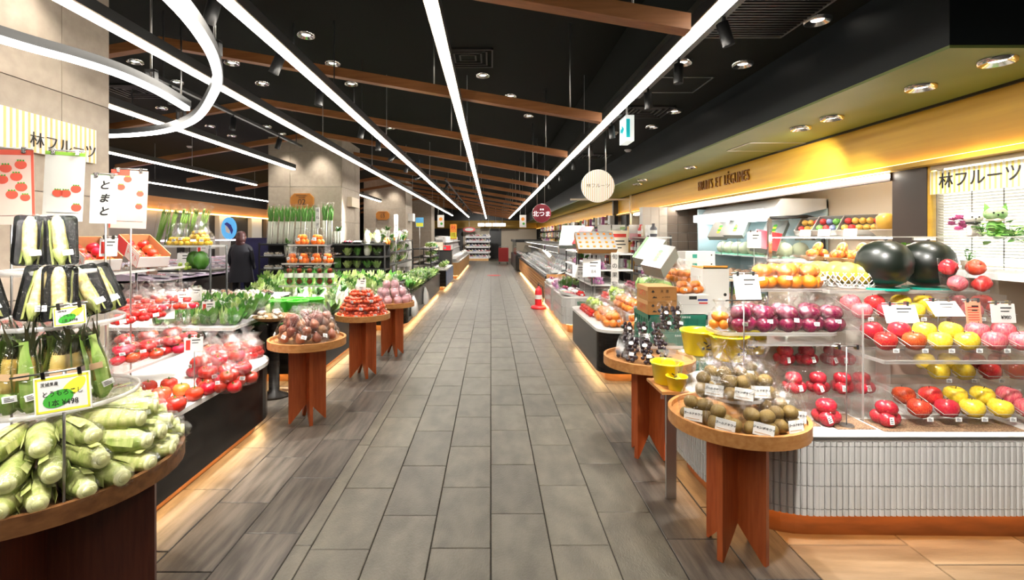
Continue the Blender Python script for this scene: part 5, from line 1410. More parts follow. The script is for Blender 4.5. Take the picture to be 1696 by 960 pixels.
for i in range(3): k_ct.put((1.60,6.76+.11*i,.702),.4,f'clear cup of red tomatoes on the first riser step, {nth(i)} back','tomato cups on the riser')
def make_cab(i):
    t = thing('cabbage_bag','','bagged vegetable'); s = S(); r = random.Random(i)
    s.lathe([(.0,-.9),(.5,-.85),(.9,-.4),(1,.05),(.9,.5),(.55,.85),(0,.95)],16,T(0,0,.09)@Matrix.Diagonal((.095,.09,.09,1)))
    for k in range(7):
        a = r.uniform(0,6); pts = []; sd = []
        for u in (0,.5,1.0,1.5,2.0):
            rad = .100+.006*u; pts.append((rad*sin(u+.3)*cos(a), rad*sin(u+.3)*sin(a), .09-rad*cos(u+.3))); w_ = .06*sin(.4+u*1.1); sd.append((-sin(a)*w_, cos(a)*w_, 0))
        s.ribbon(pts, sd)
    obj('leaves', s, m_cabb, t); obj('bag', bag_mesh(.215,.20,.26,260+i,16,neck=.84), None, t); return t
k_cab = Kind(make_cab, 2)
for i,(x,y) in enumerate([(1.92,5.60),(1.93,5.83),(1.90,6.06)]): k_cab.put((x,y,.862),.3*i,f'bagged green cabbage on the second riser step, {nth(i)} from the near end','cabbages on the riser', 1.15)
for i in range(4): k_om.put((2.22,5.52+.17*i,1.022),.2,f'bag of pale mandarins on the top riser step, {nth(i)} from the near end','mandarin bags on the top step')
k_gp = Kind(fruit_bag('plum_pack','plum pack','plum',me_plum,8,.026,.15,.09,seed=24,shell='clam',bd=.12,layers=2), 2)
for i in range(5): k_gp.put((1.92+.02*(i%2),6.30+.15*i,.862),.3,f'clear pack of purple grapes or plums on the second step, {nth(i)} behind the cabbages','plum packs on the riser')
for i in range(4): k_pack.put((2.22,6.26+.16*i,1.022),.3,f'clear pack of cherry tomatoes on the top step of the island, {nth(i)} back','tomato packs on the top step')
# angled gift boxes on wire holders
m_gift = mat('gift_grey',(.30,.34,.31),.55); m_giftw = mat('gift_white',(.33,.33,.315),.5)
def gift(px, py, d, label, w_, l_, h_, rot, kind, base):
    q = P(px, py, d)
    t = thing('gift_box', label, 'gift box', (q.x, d, base), None)
    zz = q.z-base
    obj('wire_stand', S().tube([(0,0,0),(0,.02,zz-h_)],.005,6).prism(disc(.05,12),0,.005), m_steel, t)
    b = obj('box', S().box(-w_/2,w_/2,-l_/2,l_/2,0,h_), m_gift if kind != 'orange' else m_kraft, t, (0,0,zz), rot)
    obj('lid', S().box(-w_/2-.003,w_/2+.003,-l_/2-.003,l_/2+.003,h_*.9,h_*1.02), m_giftw, b)
    if kind == 'fruit':
        obj('green_band', S().box(-w_/2,-w_/2+.03,-l_/2,l_/2,h_*1.02,h_*1.02+.001), m_green_ink, b)
        me = bpy.data.meshes.get('printed_fruit') or fm('printed_fruit', S().prism(disc(1,10),0,.0012), m_pink)
        for k in range(9): obj('printed_fruit', me, None, b, (w_*.05+R.uniform(-.03,.03), l_*(-.4+.1*k), h_*1.02), None, sc=(.030,.030,1))
    if kind == 'green':
        for k in range(4): obj('printed_mark', S().prism(disc(.026,8),0,.0012), m_green_ink if k % 2 else yel, b, (0,l_*(-.2+.13*k),h_*1.02))
    if kind == 'orange':
        me = bpy.data.meshes.get('packed_fruit') or fm('packed_fruit', S().lathe([(1,0),(.8,.4),(0,.6)],8), m_orange)
        for k in range(24): obj('packed_fruit', me, None, b, (-w_*.42+w_*.17*(k%6), -l_*.36+l_*.24*(k//6), h_*1.02), None, sc=.024)
    if kind == 'red': obj('red_top', S().box(-w_/2,w_/2,-l_/2,l_/2,h_*1.02,h_*1.02+.0015), m_redc, b)
    return t
gift(1080,425,5.75,'tilted grey gift box with printed pink fruit and a green band',.24,.34,.13,(.75,.15,-.85),'fruit',1.02)
gift(1096,440,5.55,'tilted grey gift box with small green print, in front of the pink one',.24,.34,.16,(.75,.15,-.85),'green',1.02)
gift(985,405,8.02,'tilted open box of pale orange fruit on a wire stand',.62,.40,.10,(.75,0,.05),'orange',.586)
gift(968,395,8.3,'tilted bright red gift box behind the orange fruit box',.24,.42,.08,(.75,0,-.7),'red',.586)
gift(948,395,8.8,'tilted white gift box with red marks, farthest of the row',.40,.5,.08,(.75,0,-.3),'plain',.586)
# stacked small white boxes, green box on a table by the taupe tiles
t = thing('side_table','small pale table with black legs by the tiled wall','table',(2.80,6.55,0)); obj('tabletop', S().box(-.36,.34,-.25,.25,.985,1.01), m_cream, t)
for x in (-.3,.28):
    for y in (-.2,.2): obj('leg', S().tube([(x,y,0),(x,y,.985)],.015,6), m_blackm, t)
def smallbox(x,y,z,w_,h_,label,m,dot=True):
    t = thing('small_box',label,'box',(x,y,z)); obj('box', S().box(-w_/2,w_/2,-.14,.14,0,h_), m, t)
    if dot: obj('mark', S().box(-.10,-.04,-.1415,-.14,h_*.25,h_*.7), mat('teal_print',(.03,.30,.24),.5), t); obj('hole', S().prism(disc(.01,8),.1405,.1412,RX(pi/2)), m_dark, t, (w_*.38,0,h_*.6))
    else: text('box_text','ぶどう',.06,m_black_ink,t,(0,-.142,h_*.55),ext=.0003)
    return t
smallbox(2.56,6.5,1.011,.26,.12,'green printed box on the small side table',m_green_ink,False); smallbox(2.80,6.5,1.011,.20,.10,'grey box beside the green one on the side table',m_gift)
smallbox(2.68,6.5,1.132,.38,.115,'white box with teal mark, lower of two',m_paper); smallbox(2.68,6.5,1.248,.38,.115,'white box with teal mark, upper of two',m_paper)

# ------------------------------------------------------------------ plum and orange shelves over the tiled counter
def rshelf(label, x0, x1, y0, y1, z, zb=.55, r=.04, name='acrylic_shelf'):
    t = thing(name, label, 'shelf', ((x0+x1)/2,(y0+y1)/2,0)); a, b = (x1-x0)/2, (y1-y0)/2
    obj('shelf', S().prism(rr(-a,a,-b,b,r,4),z-.010,z), m_acryl, t)
    o1, o2 = rr(-a,a,-b,b,r,4), rr(-a+.004,a-.004,-b+.004,b-.004,r-.003,4)
    obj('shelf_edge', S().loft([[(x,y,z-.014) for x,y in o1],[(x,y,z+.006) for x,y in o1],[(x,y,z+.006) for x,y in o2],[(x,y,z-.014) for x,y in o2]],cap0=False,cap1=False), m_edge, t)
    for x in (-a+.05, a-.05): obj('side_panel', S().box(x-.003,x+.003,-b+.02,b-.01,zb,z-.011), m_acryl, t)
    return t
rshelf('rounded clear shelf of bagged plums over the tiled counter',1.29,1.99,2.80,3.05,1.005,r=.08)
rshelf('high rounded clear shelf of bagged oranges',1.60,2.12,3.06,3.30,1.225,r=.08)
t = thing('display_screen','cream back panel with white top behind the nectarine packs','display stand',(0,0,0)); obj('back_panel', S().box(1.42,2.0,3.06,3.075,.551,.93), m_cream, t); obj('top_board', S().box(1.36,2.0,2.84,3.06,.925,.94), m_edge, t)
k_pl = Kind(fruit_bag('plum_bag','bagged plums','plum',me_plum,7,.044,.185,.20,seed=26,layers=3,bd=.14), 3)
k_ap = Kind(fruit_bag('apricot_bag','bagged apricots','apricot',me_orange,8,.030,.15,.17,seed=27,layers=3,bd=.12), 1)
k_ap.put((1.37,2.97,1.006),.2,'clear bag of orange apricots at the aisle end of the plum shelf')
for i,px in enumerate((1225,1262,1303,1338,1374)):
    k_pl.put((XY(px,2.90),2.89,1.006),R.uniform(-.2,.2),f'clear bag of purple plums on the rounded shelf, {nth(i)} from the aisle end','plum bags on the rounded shelf')
for i,px in enumerate((1240,1292,1340)):
    k_pl.put((XY(px,3.0),3.0,1.006),R.uniform(-.2,.2),f'clear bag of plums standing behind the front plum row, {nth(i)} from the aisle end','plum bags on the rounded shelf')
k_or2 = Kind(fruit_bag('orange_bag','bagged oranges','orange',me_orange,5,.048,.19,.21,seed=28,layers=3,bd=.15), 3)
for i,px in enumerate((1262,1303,1340)):
    k_or2.put((XY(px,3.14),3.14,1.226),R.uniform(-.2,.2),f'clear bag of oranges on the high rounded shelf, {nth(i)} from the aisle end','orange bags on the high shelf')
for i,px in enumerate((1280,1318)):
    k_or2.put((XY(px,3.24),3.235,1.226),R.uniform(-.2,.2),f'clear bag of oranges behind the front three, {nth(i)} from the aisle end','orange bags on the high shelf')
k_nc = Kind(fruit_bag('nectarine_pack','nectarine pack','nectarine',me_nect,6,.036,.15,.14,seed=29,shell='clam',bd=.115,layers=2,card=stickerq(.022,.034)), 3)
t = thing('stepped_riser','clear two step riser of nectarine packs','display stand',(1.75,2.8,0))
for z, y0, y1 in ((.67,-.06,.09),(.79,.09,.24)): obj('step', S().box(-.40,.36,y0,y1,z-.006,z).box(-.40,.36,y0,y0+.004,.551,z-.006), m_acryl, t)
for i,(px,py,d,z) in enumerate([(1300,0,2.97,.79),(1336,0,2.97,.79),(1378,0,2.97,.79),(1398,0,2.96,.79)]):
    k_nc.put((XY(px,d),d,z+.001),R.uniform(-.15,.15),f'clear pack of red nectarines on the upper step, {nth(i)} from the kiwi table','nectarine packs on the steps',.95)
for i,(px,d,z) in enumerate([(1315,2.815,.67),(1355,2.815,.67),(1395,2.815,.67),(1428,2.815,.67)]):
    k_nc.put((XY(px,d),d,z+.001),R.uniform(-.15,.15),f'clear pack of red nectarines on the lower step, {nth(i)} from the kiwi table','nectarine packs on the steps')
for i,(px,d) in enumerate([(1369,2.66),(1468,2.64)]): k_nc.put((XY(px,d),d,.5545),0,f'clear pack of red nectarines on the counter, {["beside the thin sign pole","first before the apple chutes"][i]}','nectarine packs on the counter',1.08)
price_stand('price_card','white price card on a tall bar between kiwis and plums',(XY(1232,2.72),2.72,.551),P(0,452,2.72).z-.551,.145,.135,.1,-.25,bar=.15)
obj('lower_crossbar', S().tube([(-.105,0,0),(.105,0,0)],.0035,6), m_blackm, [o for o in bpy.data.objects if o.get('label') == 'white price card on a tall bar between kiwis and plums'][0], (0,0,P(0,497,2.72).z-.551))
price_stand('price_card','bare metal sign bar on a pole between plums and apples',(XY(1402,2.62),2.62,.555),P(0,573,2.62).z-.555,.001,.001,0,-.1,bar=.16,printed=False)

# ------------------------------------------------------------------ apples in clear chutes
def chute_shape(L=.26, w_=.062, h_=.055):
    s = S(); a = .38; c, k = cos(a), sin(a)
    def pt(x, u, v): return (x, u*c - v*k*0, .015 + u*k + v)
    s.add([pt(-w_,0,0),pt(w_,0,0),pt(w_,L,0),pt(-w_,L,0)],[(0,1,2,3)])
    for x in (-w_, w_): s.add([pt(x,0,0),pt(x,L,0),pt(x,L,h_*.6),pt(x,0,h_)],[(0,1,2,3)])
    s.add([pt(-w_,0,0),pt(w_,0,0),pt(w_,0,h_),pt(-w_,0,h_)],[(0,1,2,3)])
    return s
me_chute = fm('chute', chute_shape(), m_clam)
me_chuterim = fm('chute_rim', S().tube([(-.062,.24*cos(.38),.015+.26*sin(.38)+.033),(-.062,0,.07),(.062,0,.07),(.062,.24*cos(.38),.015+.26*sin(.38)+.033)],.0018,5), m_edge)
me_ap = {}
for k_, mm in (('red',m_apple),('pink',m_apple_p),('yellow',m_apple_y)):
    s = S().lathe(APP,18); s.mat(1).tube([(0,0,.60),(.03,.02,.80),(.08,.04,.98)],.035,5); me_ap[k_] = fm('apple', s, mm, m_brown)
def apple(loc, col, label, rad=.054, rot=None, stick=True):
    t = thing('apple', label, 'apple', loc, rot or (R.uniform(-.35,.1),R.uniform(-.3,.3),R.uniform(-.4,.4)), 'apples in the clear chutes')
    obj('fruit', me_ap[col], None, t, None, (0,0,R.uniform(0,6)), sc=rad)
    return t
def chute_row(rowname, z, d, items, dx=0):
    for i,(px, col) in enumerate(items):
        x = XY(px, d)
        t = thing('fruit_chute', f'clear sloping chute holding {col} apples, {nth(i)} along the {rowname}', 'display tray', (x, d-.06, z), 0, 'clear apple chutes')
        obj('chute', me_chute, None, t); obj('rim', me_chuterim, None, t); obj('price_label', me_stick, None, t, (.012,-.003,.045))
        c, k = cos(.38), sin(.38)
        apple((x, d-.06+.052, z+.015+.052*k/c+.050), col, f'{col} apple at the front of the {nth(i)} chute on the {rowname}')
        apple((x-.004, d-.06+.145, z+.015+.145*k/c+.050), col, f'{col} apple at the back of the {nth(i)} chute on the {rowname}')
chute_row('counter', .5545, 2.65, [(1520,'red'),(1566,'red'),(1608,'yellow'),(1654,'yellow'),(1699,'pink')])
chute_row('lower shelf', .66, 2.98, [(1553,'yellow'),(1594,'yellow'),(1638,'red'),(1681,'red')])
chute_row('upper shelf', .905, 2.68, [(1465,'red'),(1512,'red'),(1555,'yellow'),(1600,'yellow'),(1645,'pink'),(1690,'pink')])
chute_row('back shelf', 1.02, 2.99, [(1426,'pink'),(1468,'red'),(1512,'yellow'),(1552,'yellow'),(1608,'pink'),(1650,'red')])
rshelf('long clear shelf of red and yellow apples over the counter',2.04,3.02,2.58,2.90,.903,r=.01)
rshelf('clear back shelf of apples under the watermelons',2.04,3.10,2.91,3.22,1.018,r=.01)
rshelf('low clear riser of apples under the long shelf',2.36,3.08,2.88,3.2,.658,r=.01)
rshelf('top clear shelf carrying two watermelons and pomelos',2.04,3.02,3.0,3.36,1.222,r=.01)
t = thing('display_screen','cream back panel behind the apple shelves','display stand',(0,0,0)); obj('back_panel', S().box(2.04,3.30,3.40,3.415,.551,1.20), mat('pale_screen',(.82,.76,.68),.5), t)
obj('side_panel', S().prism(rr(2.62,3.30,.551,1.30,.20,8,(0,0,0,1)),-.004,.004,T(0,3.38,0)@RX(pi/2)), mat('blush_panel',(.62,.44,.36),.3), t)
t = thing('acrylic_divider','clear upright acrylic divider between plums and apples','display stand',(2.02,2.9,.551)); obj('panel', S().box(-.003,.003,-.20,.2,0,.62), m_acryl, t); obj('edge', S().box(-.004,.004,-.205,-.2,0,.62), m_edge, t)
# watermelons on green rings
m_wm = mat('watermelon_rind',(.003,.005,.003),.36,col2=(.005,.009,.005),scale=5,stretch=(4,4,1),coat=.1)
for i,(px,py,d,r) in enumerate([(1464,441,3.10,.150),(1535,441,3.14,.148)]):
    q = P(px,py,d); z0 = 1.223
    t = thing('watermelon', ['black skinned watermelon on a green ring, beside the pomelos','black skinned watermelon on a green ring, beside the peach pack'][i], 'watermelon', (q.x,d,z0))
    obj('rind', S().lathe([(0,-.90),(.35,-.86),(.72,-.66),(.95,-.28),(1,.08),(.92,.45),(.70,.74),(.38,.90),(.08,.93),(.03,.90),(0,.90)],28,T(0,0,.012+r*.96)@Matrix.Diagonal((r,r,r*1.06,1))), m_wm, t)
    obj('stalk', S().tube([(0,0,.012+r*1.92),(.01,.005,.012+r*1.98),(.025,.01,.012+r*1.99)],.006,6), m_brown, t)
    obj('ring', S().loft([disc3(.125,28,0),disc3(.125,28,.012),disc3(.09,28,.012),disc3(.09,28,0)],cap0=False,cap1=False), mat('teal_ring',(.01,.30,.22),.35), t)
# pomelos in white foam nets
m_pom = mat('pomelo_yellow',(.86,.66,.06),.4,vary=.06); m_net = mat('foam_net',(.88,.86,.80),.6)
for i,(px,d) in enumerate([(1355,3.32),(1385,3.26),(1403,3.17),(1431,3.13)]):
    t = thing('pomelo', f'yellow pomelo in a white foam net, {nth(i)} towards the watermelons', 'pomelo', (XY(px,d),d,1.224), 0, 'pomelos in foam nets')
    obj('fruit', S().ball((0,0,.098),(.075,.075,.068),16,10), m_pom, t)
    s = S(); n_ = 12
    for k in range(n_):
        for sg in (1,-1):
            pts = [(.001+(.050+.030*sin(min(1,u)*1.5))*cos(2*pi*k/n_+sg*u*.9), (.050+.030*sin(min(1,u)*1.5))*sin(2*pi*k/n_+sg*u*.9), .012+.088*u) for u in (0,.25,.5,.75,1)]
            s.tube(pts,.0035,4)
    obj('foam_net', s, m_net, t); obj('foot', S().lathe([(.05,0),(.052,.012),(.045,.03),(.02,.028)],14), m_net, t)
# peach pack
t = thing('peach_pack','clear upright pack of four red peaches beside the watermelons','fruit pack',(XY(1606,2.88),2.88,1.224),-.2)
for x in (-.062,.062):
    for k in (0,1): obj('peach', S().lathe(APP,14) if False else me_ap['pink' if k == 0 and x < 0 else 'red'], None, t, (x*(1+.1*k)-.02*k,.0+.03*k,.055+.092*k),(R.uniform(-1.2,-.6),R.uniform(-.4,.4),R.uniform(0,6)),sc=.047)
for x in (-.066,.066): obj('clear_box', S().loft([[(x*(1+.1*k)+u,v+.03*k,z) for u,v in rr(-.058,.058,-.055,.055,.03,4)] for k,z in ((0,0),(.5,.1),(1,.2))]), m_clam, t)
obj('riser', S().box(-.14,.14,-.06,.08,-.19,-.002), m_acryl, t)
# price cards on the apple shelves
price_stand('price_card','blank white price card in front of the first back chutes',(XY(1478,2.90),2.87,.905),P(0,502,2.87).z-.905,.19,.105,0,-.35,bar=.17)
price_stand('price_card','white price card tilted before the yellow apples at the back',(XY(1553,2.88),2.875,.905),P(0,496,2.87).z-.905,.17,.10,0,-.7,bar=.15)
t = price_stand('price_card','small orange notice card clipped beside the priced card',(XY(1607,2.80),2.80,.905),P(0,496,2.80).z-.905,.085,.125,0,-.1,m=mat('orange_card',(.85,.36,.22),.5),bar=.10)
s = S()
for i in range(6): s.box(-.032,.030,-.0016,-.0011,-.035-.014*i,-.031-.014*i)
obj('note_lines', s, m_red_ink, [c for c in t.children if c.name.startswith('card')][0])
price_stand('price_card','white price card reading 980 yen clipped to a bar',(XY(1656,2.78),2.78,.905),P(0,500,2.78).z-.905,.135,.105,0,-.1,body='¥980',bar=.13)

# ------------------------------------------------------------------ window with blinds, sign and glass shelf
win = obj('window_1', S().box(3.36,3.40,2.2,3.80,2.06,2.10).box(3.36,3.40,2.2,3.80,1.30,1.33), m_cream, kind='structure')
obj('glass', S().box(3.372,3.378,2.2,3.80,1.33,2.06), m_glass, win)
m_blind = mat('blind_slat',(.88,.86,.82),.5)
me = S().box(-.014,.014,-.80,.80,-.0012,.0012).mesh('blind_slat'); me.materials.append(m_blind)
for i in range(34): obj('blind_slat', me, None, win, (3.43,3.0,1.345+.0212*i), (0,.40,0))
for y in (3.52,3.30,2.98): obj('blind_cord', S().tube([(3.408,y,1.33),(3.408,y,2.06)],.003,5), m_dark, win)
obj('fill_glow_panel', S().box(3.50,3.54,2.0,3.84,1.30,2.12), glow('fill_glow',(1,.95,.86),3.4), win)  # glowing panel added behind the slats to whiten the blinds
for z_, st in ((2.07,150),(1.335,90)): obj('blind_fill_strip', S().box(3.452,3.468,2.2,3.8,z_,z_+.012), glow('blind_fill_glow',(1,.90,.74),st), win)  # added glowing strips, only there to brighten the slats
t = thing('striped_sign','yellow striped shop sign hung on the blind window','sign',(3.345,2.98,1.955),-pi/2)
obj('board', S().box(-.80,.80,-.004,.006,-.085,.085), mat('sign_pale',(.86,.83,.72),.5), t); s = S()
for i in range(44): s.box(-.80+1.6*(i+.3)/44,-.80+1.6*(i+.7)/44,-.0055,-.0045,-.085,.085)
obj('stripe', s, mat('stripe_gold',(.86,.68,.16),.5), t)
text('lettering','林フルーツ',.120,m_black_ink,t,(-.43,-.008,0),ext=.002,sx=.98)
t = thing('glass_shelf','thin glass shelf before the blinds carrying toys and plants','shelf',(3.2,2.95,1.553)); obj('glass_plate', S().box(-.16,.16,-.75,.88,-.008,0), m_edge, t)
for y in (-.7,.1,.82): obj('bracket', S().box(.0,.17,y-.008,y+.008,-.03,-.008), m_chrome, t)
# plush cats
def plush(px, d, label, body, face, h=.19, bow=None):
    t = thing('plush_cat', label, 'plush toy', (XY(px,d),d,1.553),-.5); k = h/.2
    s = S().ball((0,0,.055*k),(.042*k,.038*k,.058*k),14,9); s.tube([(.025*k,-.02*k,.05*k),(.03*k,-.045*k,.004*k)],[.018*k,.014*k],8).tube([(-.025*k,-.02*k,.05*k),(-.03*k,-.045*k,.004*k)],[.018*k,.014*k],8)
    s.ball((.03*k,-.03*k,.014*k),(.018*k,.028*k,.014*k),8,6).ball((-.03*k,-.03*k,.014*k),(.018*k,.028*k,.014*k),8,6).tube([(.0,.03*k,.03*k),(.04*k,.05*k,.03*k),(.055*k,.04*k,.07*k)],.009*k,7)
    obj('body', s, body, t)
    obj('head', S().ball((0,-.004,.140*k),(.058*k,.046*k,.046*k),16,10), face, t)
    for sg in (1,-1): obj('ear', S().add([(sg*.022*k,-.02*k,.172*k),(sg*.056*k,-.012*k,.158*k),(sg*.05*k,0,.212*k),(sg*.04*k,.012*k,.165*k)],[(0,1,2),(1,3,2),(3,0,2),(0,3,1)]), body, t)
    obj('eyes', S().ball((.02*k,-.048*k,.146*k),.006*k,6,5).ball((-.02*k,-.048*k,.146*k),.006*k,6,5).ball((0,-.052*k,.133*k),.005*k,6,5), m_black_ink, t)
    if bow: obj('ribbon', S().tube([(.04*k*cos(a),.034*k*sin(a),.102*k) for a in [2*pi*j/14 for j in range(15)]],.007*k,6).ball((.0,-.042*k,.10*k),(.018*k,.008*k,.012*k),8,5), bow, t)
    return t
plush(1612,3.30,'white plush cat with a dark ribbon on the glass shelf',mat('plush_white',(.80,.70,.66),.9),mat('plush_cream',(.84,.76,.72),.9),.175,m_dark)
plush(1648,3.18,'green plush cat with pale face on the glass shelf',mat('plush_green',(.10,.28,.05),.9,col2=(.2,.42,.1),scale=30),mat('plush_pale',(.55,.68,.42),.9,col2=(.25,.45,.16),scale=25),.205,mat('pale_ribbon',(.75,.62,.5),.7))
def plant(name, label, loc, n, L, w_, m_, pot=None, spread=.06, seed=1, hang=0, cat='plant'):
    t = thing(name, label, cat, loc); r = random.Random(seed); h0 = 0
    if pot: obj('pot', S().lathe([(.03,0),(.042,.055),(.046,.06),(.040,.058),(.036,.045),(0,.045)],16), pot, t); h0 = .045
    st = S()
    for k in range(n):
        a = r.uniform(0,2*pi); rad = spread*sqrt(r.random()); z = h0+r.uniform(.01,.09) - hang*r.random()
        x, y = rad*cos(a), rad*sin(a); b = r.uniform(0,6); l = L*r.uniform(.7,1.2); ti = r.uniform(-.2,.9)
        s = S(); pts, sd = [], []
        for u in (0,.3,.6,.85,1):
            ww = w_*sin(pi*(.08+.9*u)); pts.append((l*u*cos(ti), 0, l*u*sin(ti)-.3*l*u*u)); sd.append((0,ww,ww*.25*(1 if u else 0)))
        s.ribbon(pts, sd)
        obj('leaf', s, m_, t, (x,y,z), (0,0,b)); st.tube([(0,0,h0),(x*.6,y*.6,z*.6+h0*.4),(x,y,z)],.0015,4)
    obj('stems', st, m_calyx, t); return t
m_ivy = mat('ivy_leaf',(.07,.30,.03),.45,col2=(.30,.52,.12),scale=12,vary=.35,hue=.02)
plant('trailing_plant','trailing green plant at the near end of the glass shelf',(3.13,2.98,1.555),34,.055,.02,m_ivy,spread=.13,seed=3,hang=.06)
plant('trailing_plant','small leafy sprig between the two plush cats',(XY(1628,3.24),3.24,1.555),14,.04,.014,m_ivy,spread=.035,seed=4)
plant('trailing_plant','round leafed plant tumbling beside the green plush cat',(XY(1672,3.08),3.08,1.555),28,.05,.02,m_ivy,spread=.09,seed=8,hang=.05)
plant('leafy_plant','bushy green plant behind the watermelons',(XY(1503,3.42),3.42,1.36),36,.055,.02,m_ivy,spread=.09,seed=5,pot=m_brown)
obj('plinth', S().box(-.05,.05,-.05,.05,-.13,0), m_cream, None, (XY(1503,3.42),3.42,1.355), label='small cream plinth under the bushy plant', cat='plinth')
plant('succulent','small succulent in a cream pot before the lower blinds',(XY(1604,3.30),3.30,1.333),16,.035,.010,m_leaf,pot=m_cream,spread=.03,seed=6)
t = thing('flower_bunch','ruffled pink carnations beside the white plush cat','flowers',(XY(1587,3.42),3.40,1.554)); r = random.Random(5)
for k in range(9):
    s = S(); 
    for j in range(16):
        a = r.uniform(0,6.28); b = r.uniform(.2,1.3); l = .030; s.ribbon([(0,0,0),(l*.6*cos(a)*sin(b),l*.6*sin(a)*sin(b),l*.6*cos(b)),(l*cos(a)*sin(b),l*sin(a)*sin(b),l*cos(b))],[(.002,.002,0),(-sin(a)*.011,cos(a)*.011,.003),(-sin(a)*.014,cos(a)*.014,-.004)])
    obj('bloom', s, mat('carnation',(.82,.22,.48),.6,vary=.3) if k == 0 else bpy.data.materials['carnation'], t, (r.uniform(-.05,.05),r.uniform(-.05,.05),.02+.10*r.random()))

# ------------------------------------------------------------------ open chiller and wall shelf in the recess
t = thing('open_chiller','open front chiller of melons with bright canopy','refrigerator',(3.42,6.1,0))
m_ch = mat('chiller_inside',(.52,.68,.72),.35); m_chw = mat('chiller_white',(.80,.80,.78),.4)
obj('back_wall', S().box(.70,.72,0,2.1,.3,2.0), m_ch, t); obj('far_end', S().box(.0,.72,2.1,2.13,0,2.0), m_ch, t)
obj('base', S().box(0,.72,0,2.1,0,.55), m_chw, t); obj('deck', S().box(.02,.70,.0,2.1,.55,.58), m_ch, t)
obj('canopy', S().add([(-.06,0,1.78),(-.06,2.13,1.78),(.15,2.13,2.02),(.15,0,2.02),(.72,0,2.02),(.72,2.13,2.02),(.72,0,1.9),(.72,2.13,1.9),(.10,0,1.76),(.10,2.13,1.76)],[(0,3,2,1),(3,4,5,2),(0,1,9,8),(8,9,7,6),(0,8,6,4,3),(1,2,5,7,9)]), m_chw, t)
obj('canopy_lamp', S().box(.0,.05,.05,2.08,1.752,1.768), glow('chiller_lamp',(.92,1,1),40), t)
obj('canopy_front', S().box(-.075,-.06,.02,2.11,1.785,1.90), glow('canopy_panel',(1,.98,.95),1.6), t)
for z in (.95,1.28): obj('shelf', S().box(.22,.70,0,2.1,z-.012,z), m_chw, t)
obj('end_glass', S().box(.0,.70,-.008,0,.58,1.76), m_glass, t)
obj('end_frame', S().tube([(.0,-.004,1.78),(.45,-.004,1.80),(.60,-.004,1.76),(.66,-.004,1.66),(.66,-.004,.58)],.022,8), m_blackm, t)
obj('post', S().box(-.02,.02,-.02,.02,.55,1.78), m_chrome, t)
m_mel = mat('net_melon',(.52,.56,.36),.5,col2=(.62,.64,.46),scale=40,vary=.1)
me_mel = fm('melon', S().ball((0,0,0),1,14,9).tube([(0,0,.95),(0,.1,1.15),(.2,.1,1.2)],.05,5), m_mel)
for i in range(8):
    obj('melon', me_mel, None, None, (3.72,6.30+.235*i,1.281+.10), (0,0,i), label=f'pale netted melon on the upper chiller shelf, {nth(i)} from the near end', cat='melon', group='melons in the chiller', sc=.10)
for i in range(4):
    obj('melon', me_mel, None, None, (3.95,6.35+.42*i,1.281+.10), (0,0,i*2), label=f'pale netted melon at the back of the upper chiller shelf, {nth(i)} along', cat='melon', group='melons in the chiller', sc=.10)
obj('green_liner', S().box(3.64,3.80,6.2,8.1,1.281,1.30), mat('mint_liner',(.30,.75,.55),.5), t).location = (-3.42,-6.1,0)
k_cut = Kind(fruit_bag('cut_fruit_cup','cut fruit cup','cut_fruit',fm('cut_fruit',S().box(-1,1,-1,1,-1,1),mat('cut_melon',(.80,.50,.32),.4,vary=.2)),8,.022,.10,.13,seed=31,shell='clam',bd=.10,layers=3), 2)
for i in range(9): k_cut.put((3.72,6.2+.21*i,.951),0,f'clear cup of cut fruit on the middle chiller shelf, {nth(i)} from the near end','cut fruit cups in the chiller', 1.45)
for i in range(9): k_cut.put((3.55,6.2+.21*i,.581),0,f'clear cup of cut fruit on the chiller deck, {nth(i)} from the near end','cut fruit cups on the chiller deck',1.6)
for i in range(9): k_gg.put((3.72,6.2+.21*i,.581),0,f'pale green grape bag on the chiller deck, {nth(i)} from the near end','grape bags in the chiller')
gift(1268,405,6.35,'tilted crimson gift box with blue berries before the chiller',.30,.34,.08,(.7,.2,-.6),'red',.58)
for i,(px,py) in enumerate([(1195,385),(1222,382),(1285,385)]):
    gift(px,py,7.2-.3*i,f'white gift box of fruit propped in the chiller, {nth(i)} from the far end',.26,.30,.07,(.8,0,-.9),'green',1.285)
price_stand('price_card','pink edged price card hanging before the chiller end',(3.22,6.08,.0),1.62,.15,.20,-.5,-.05)
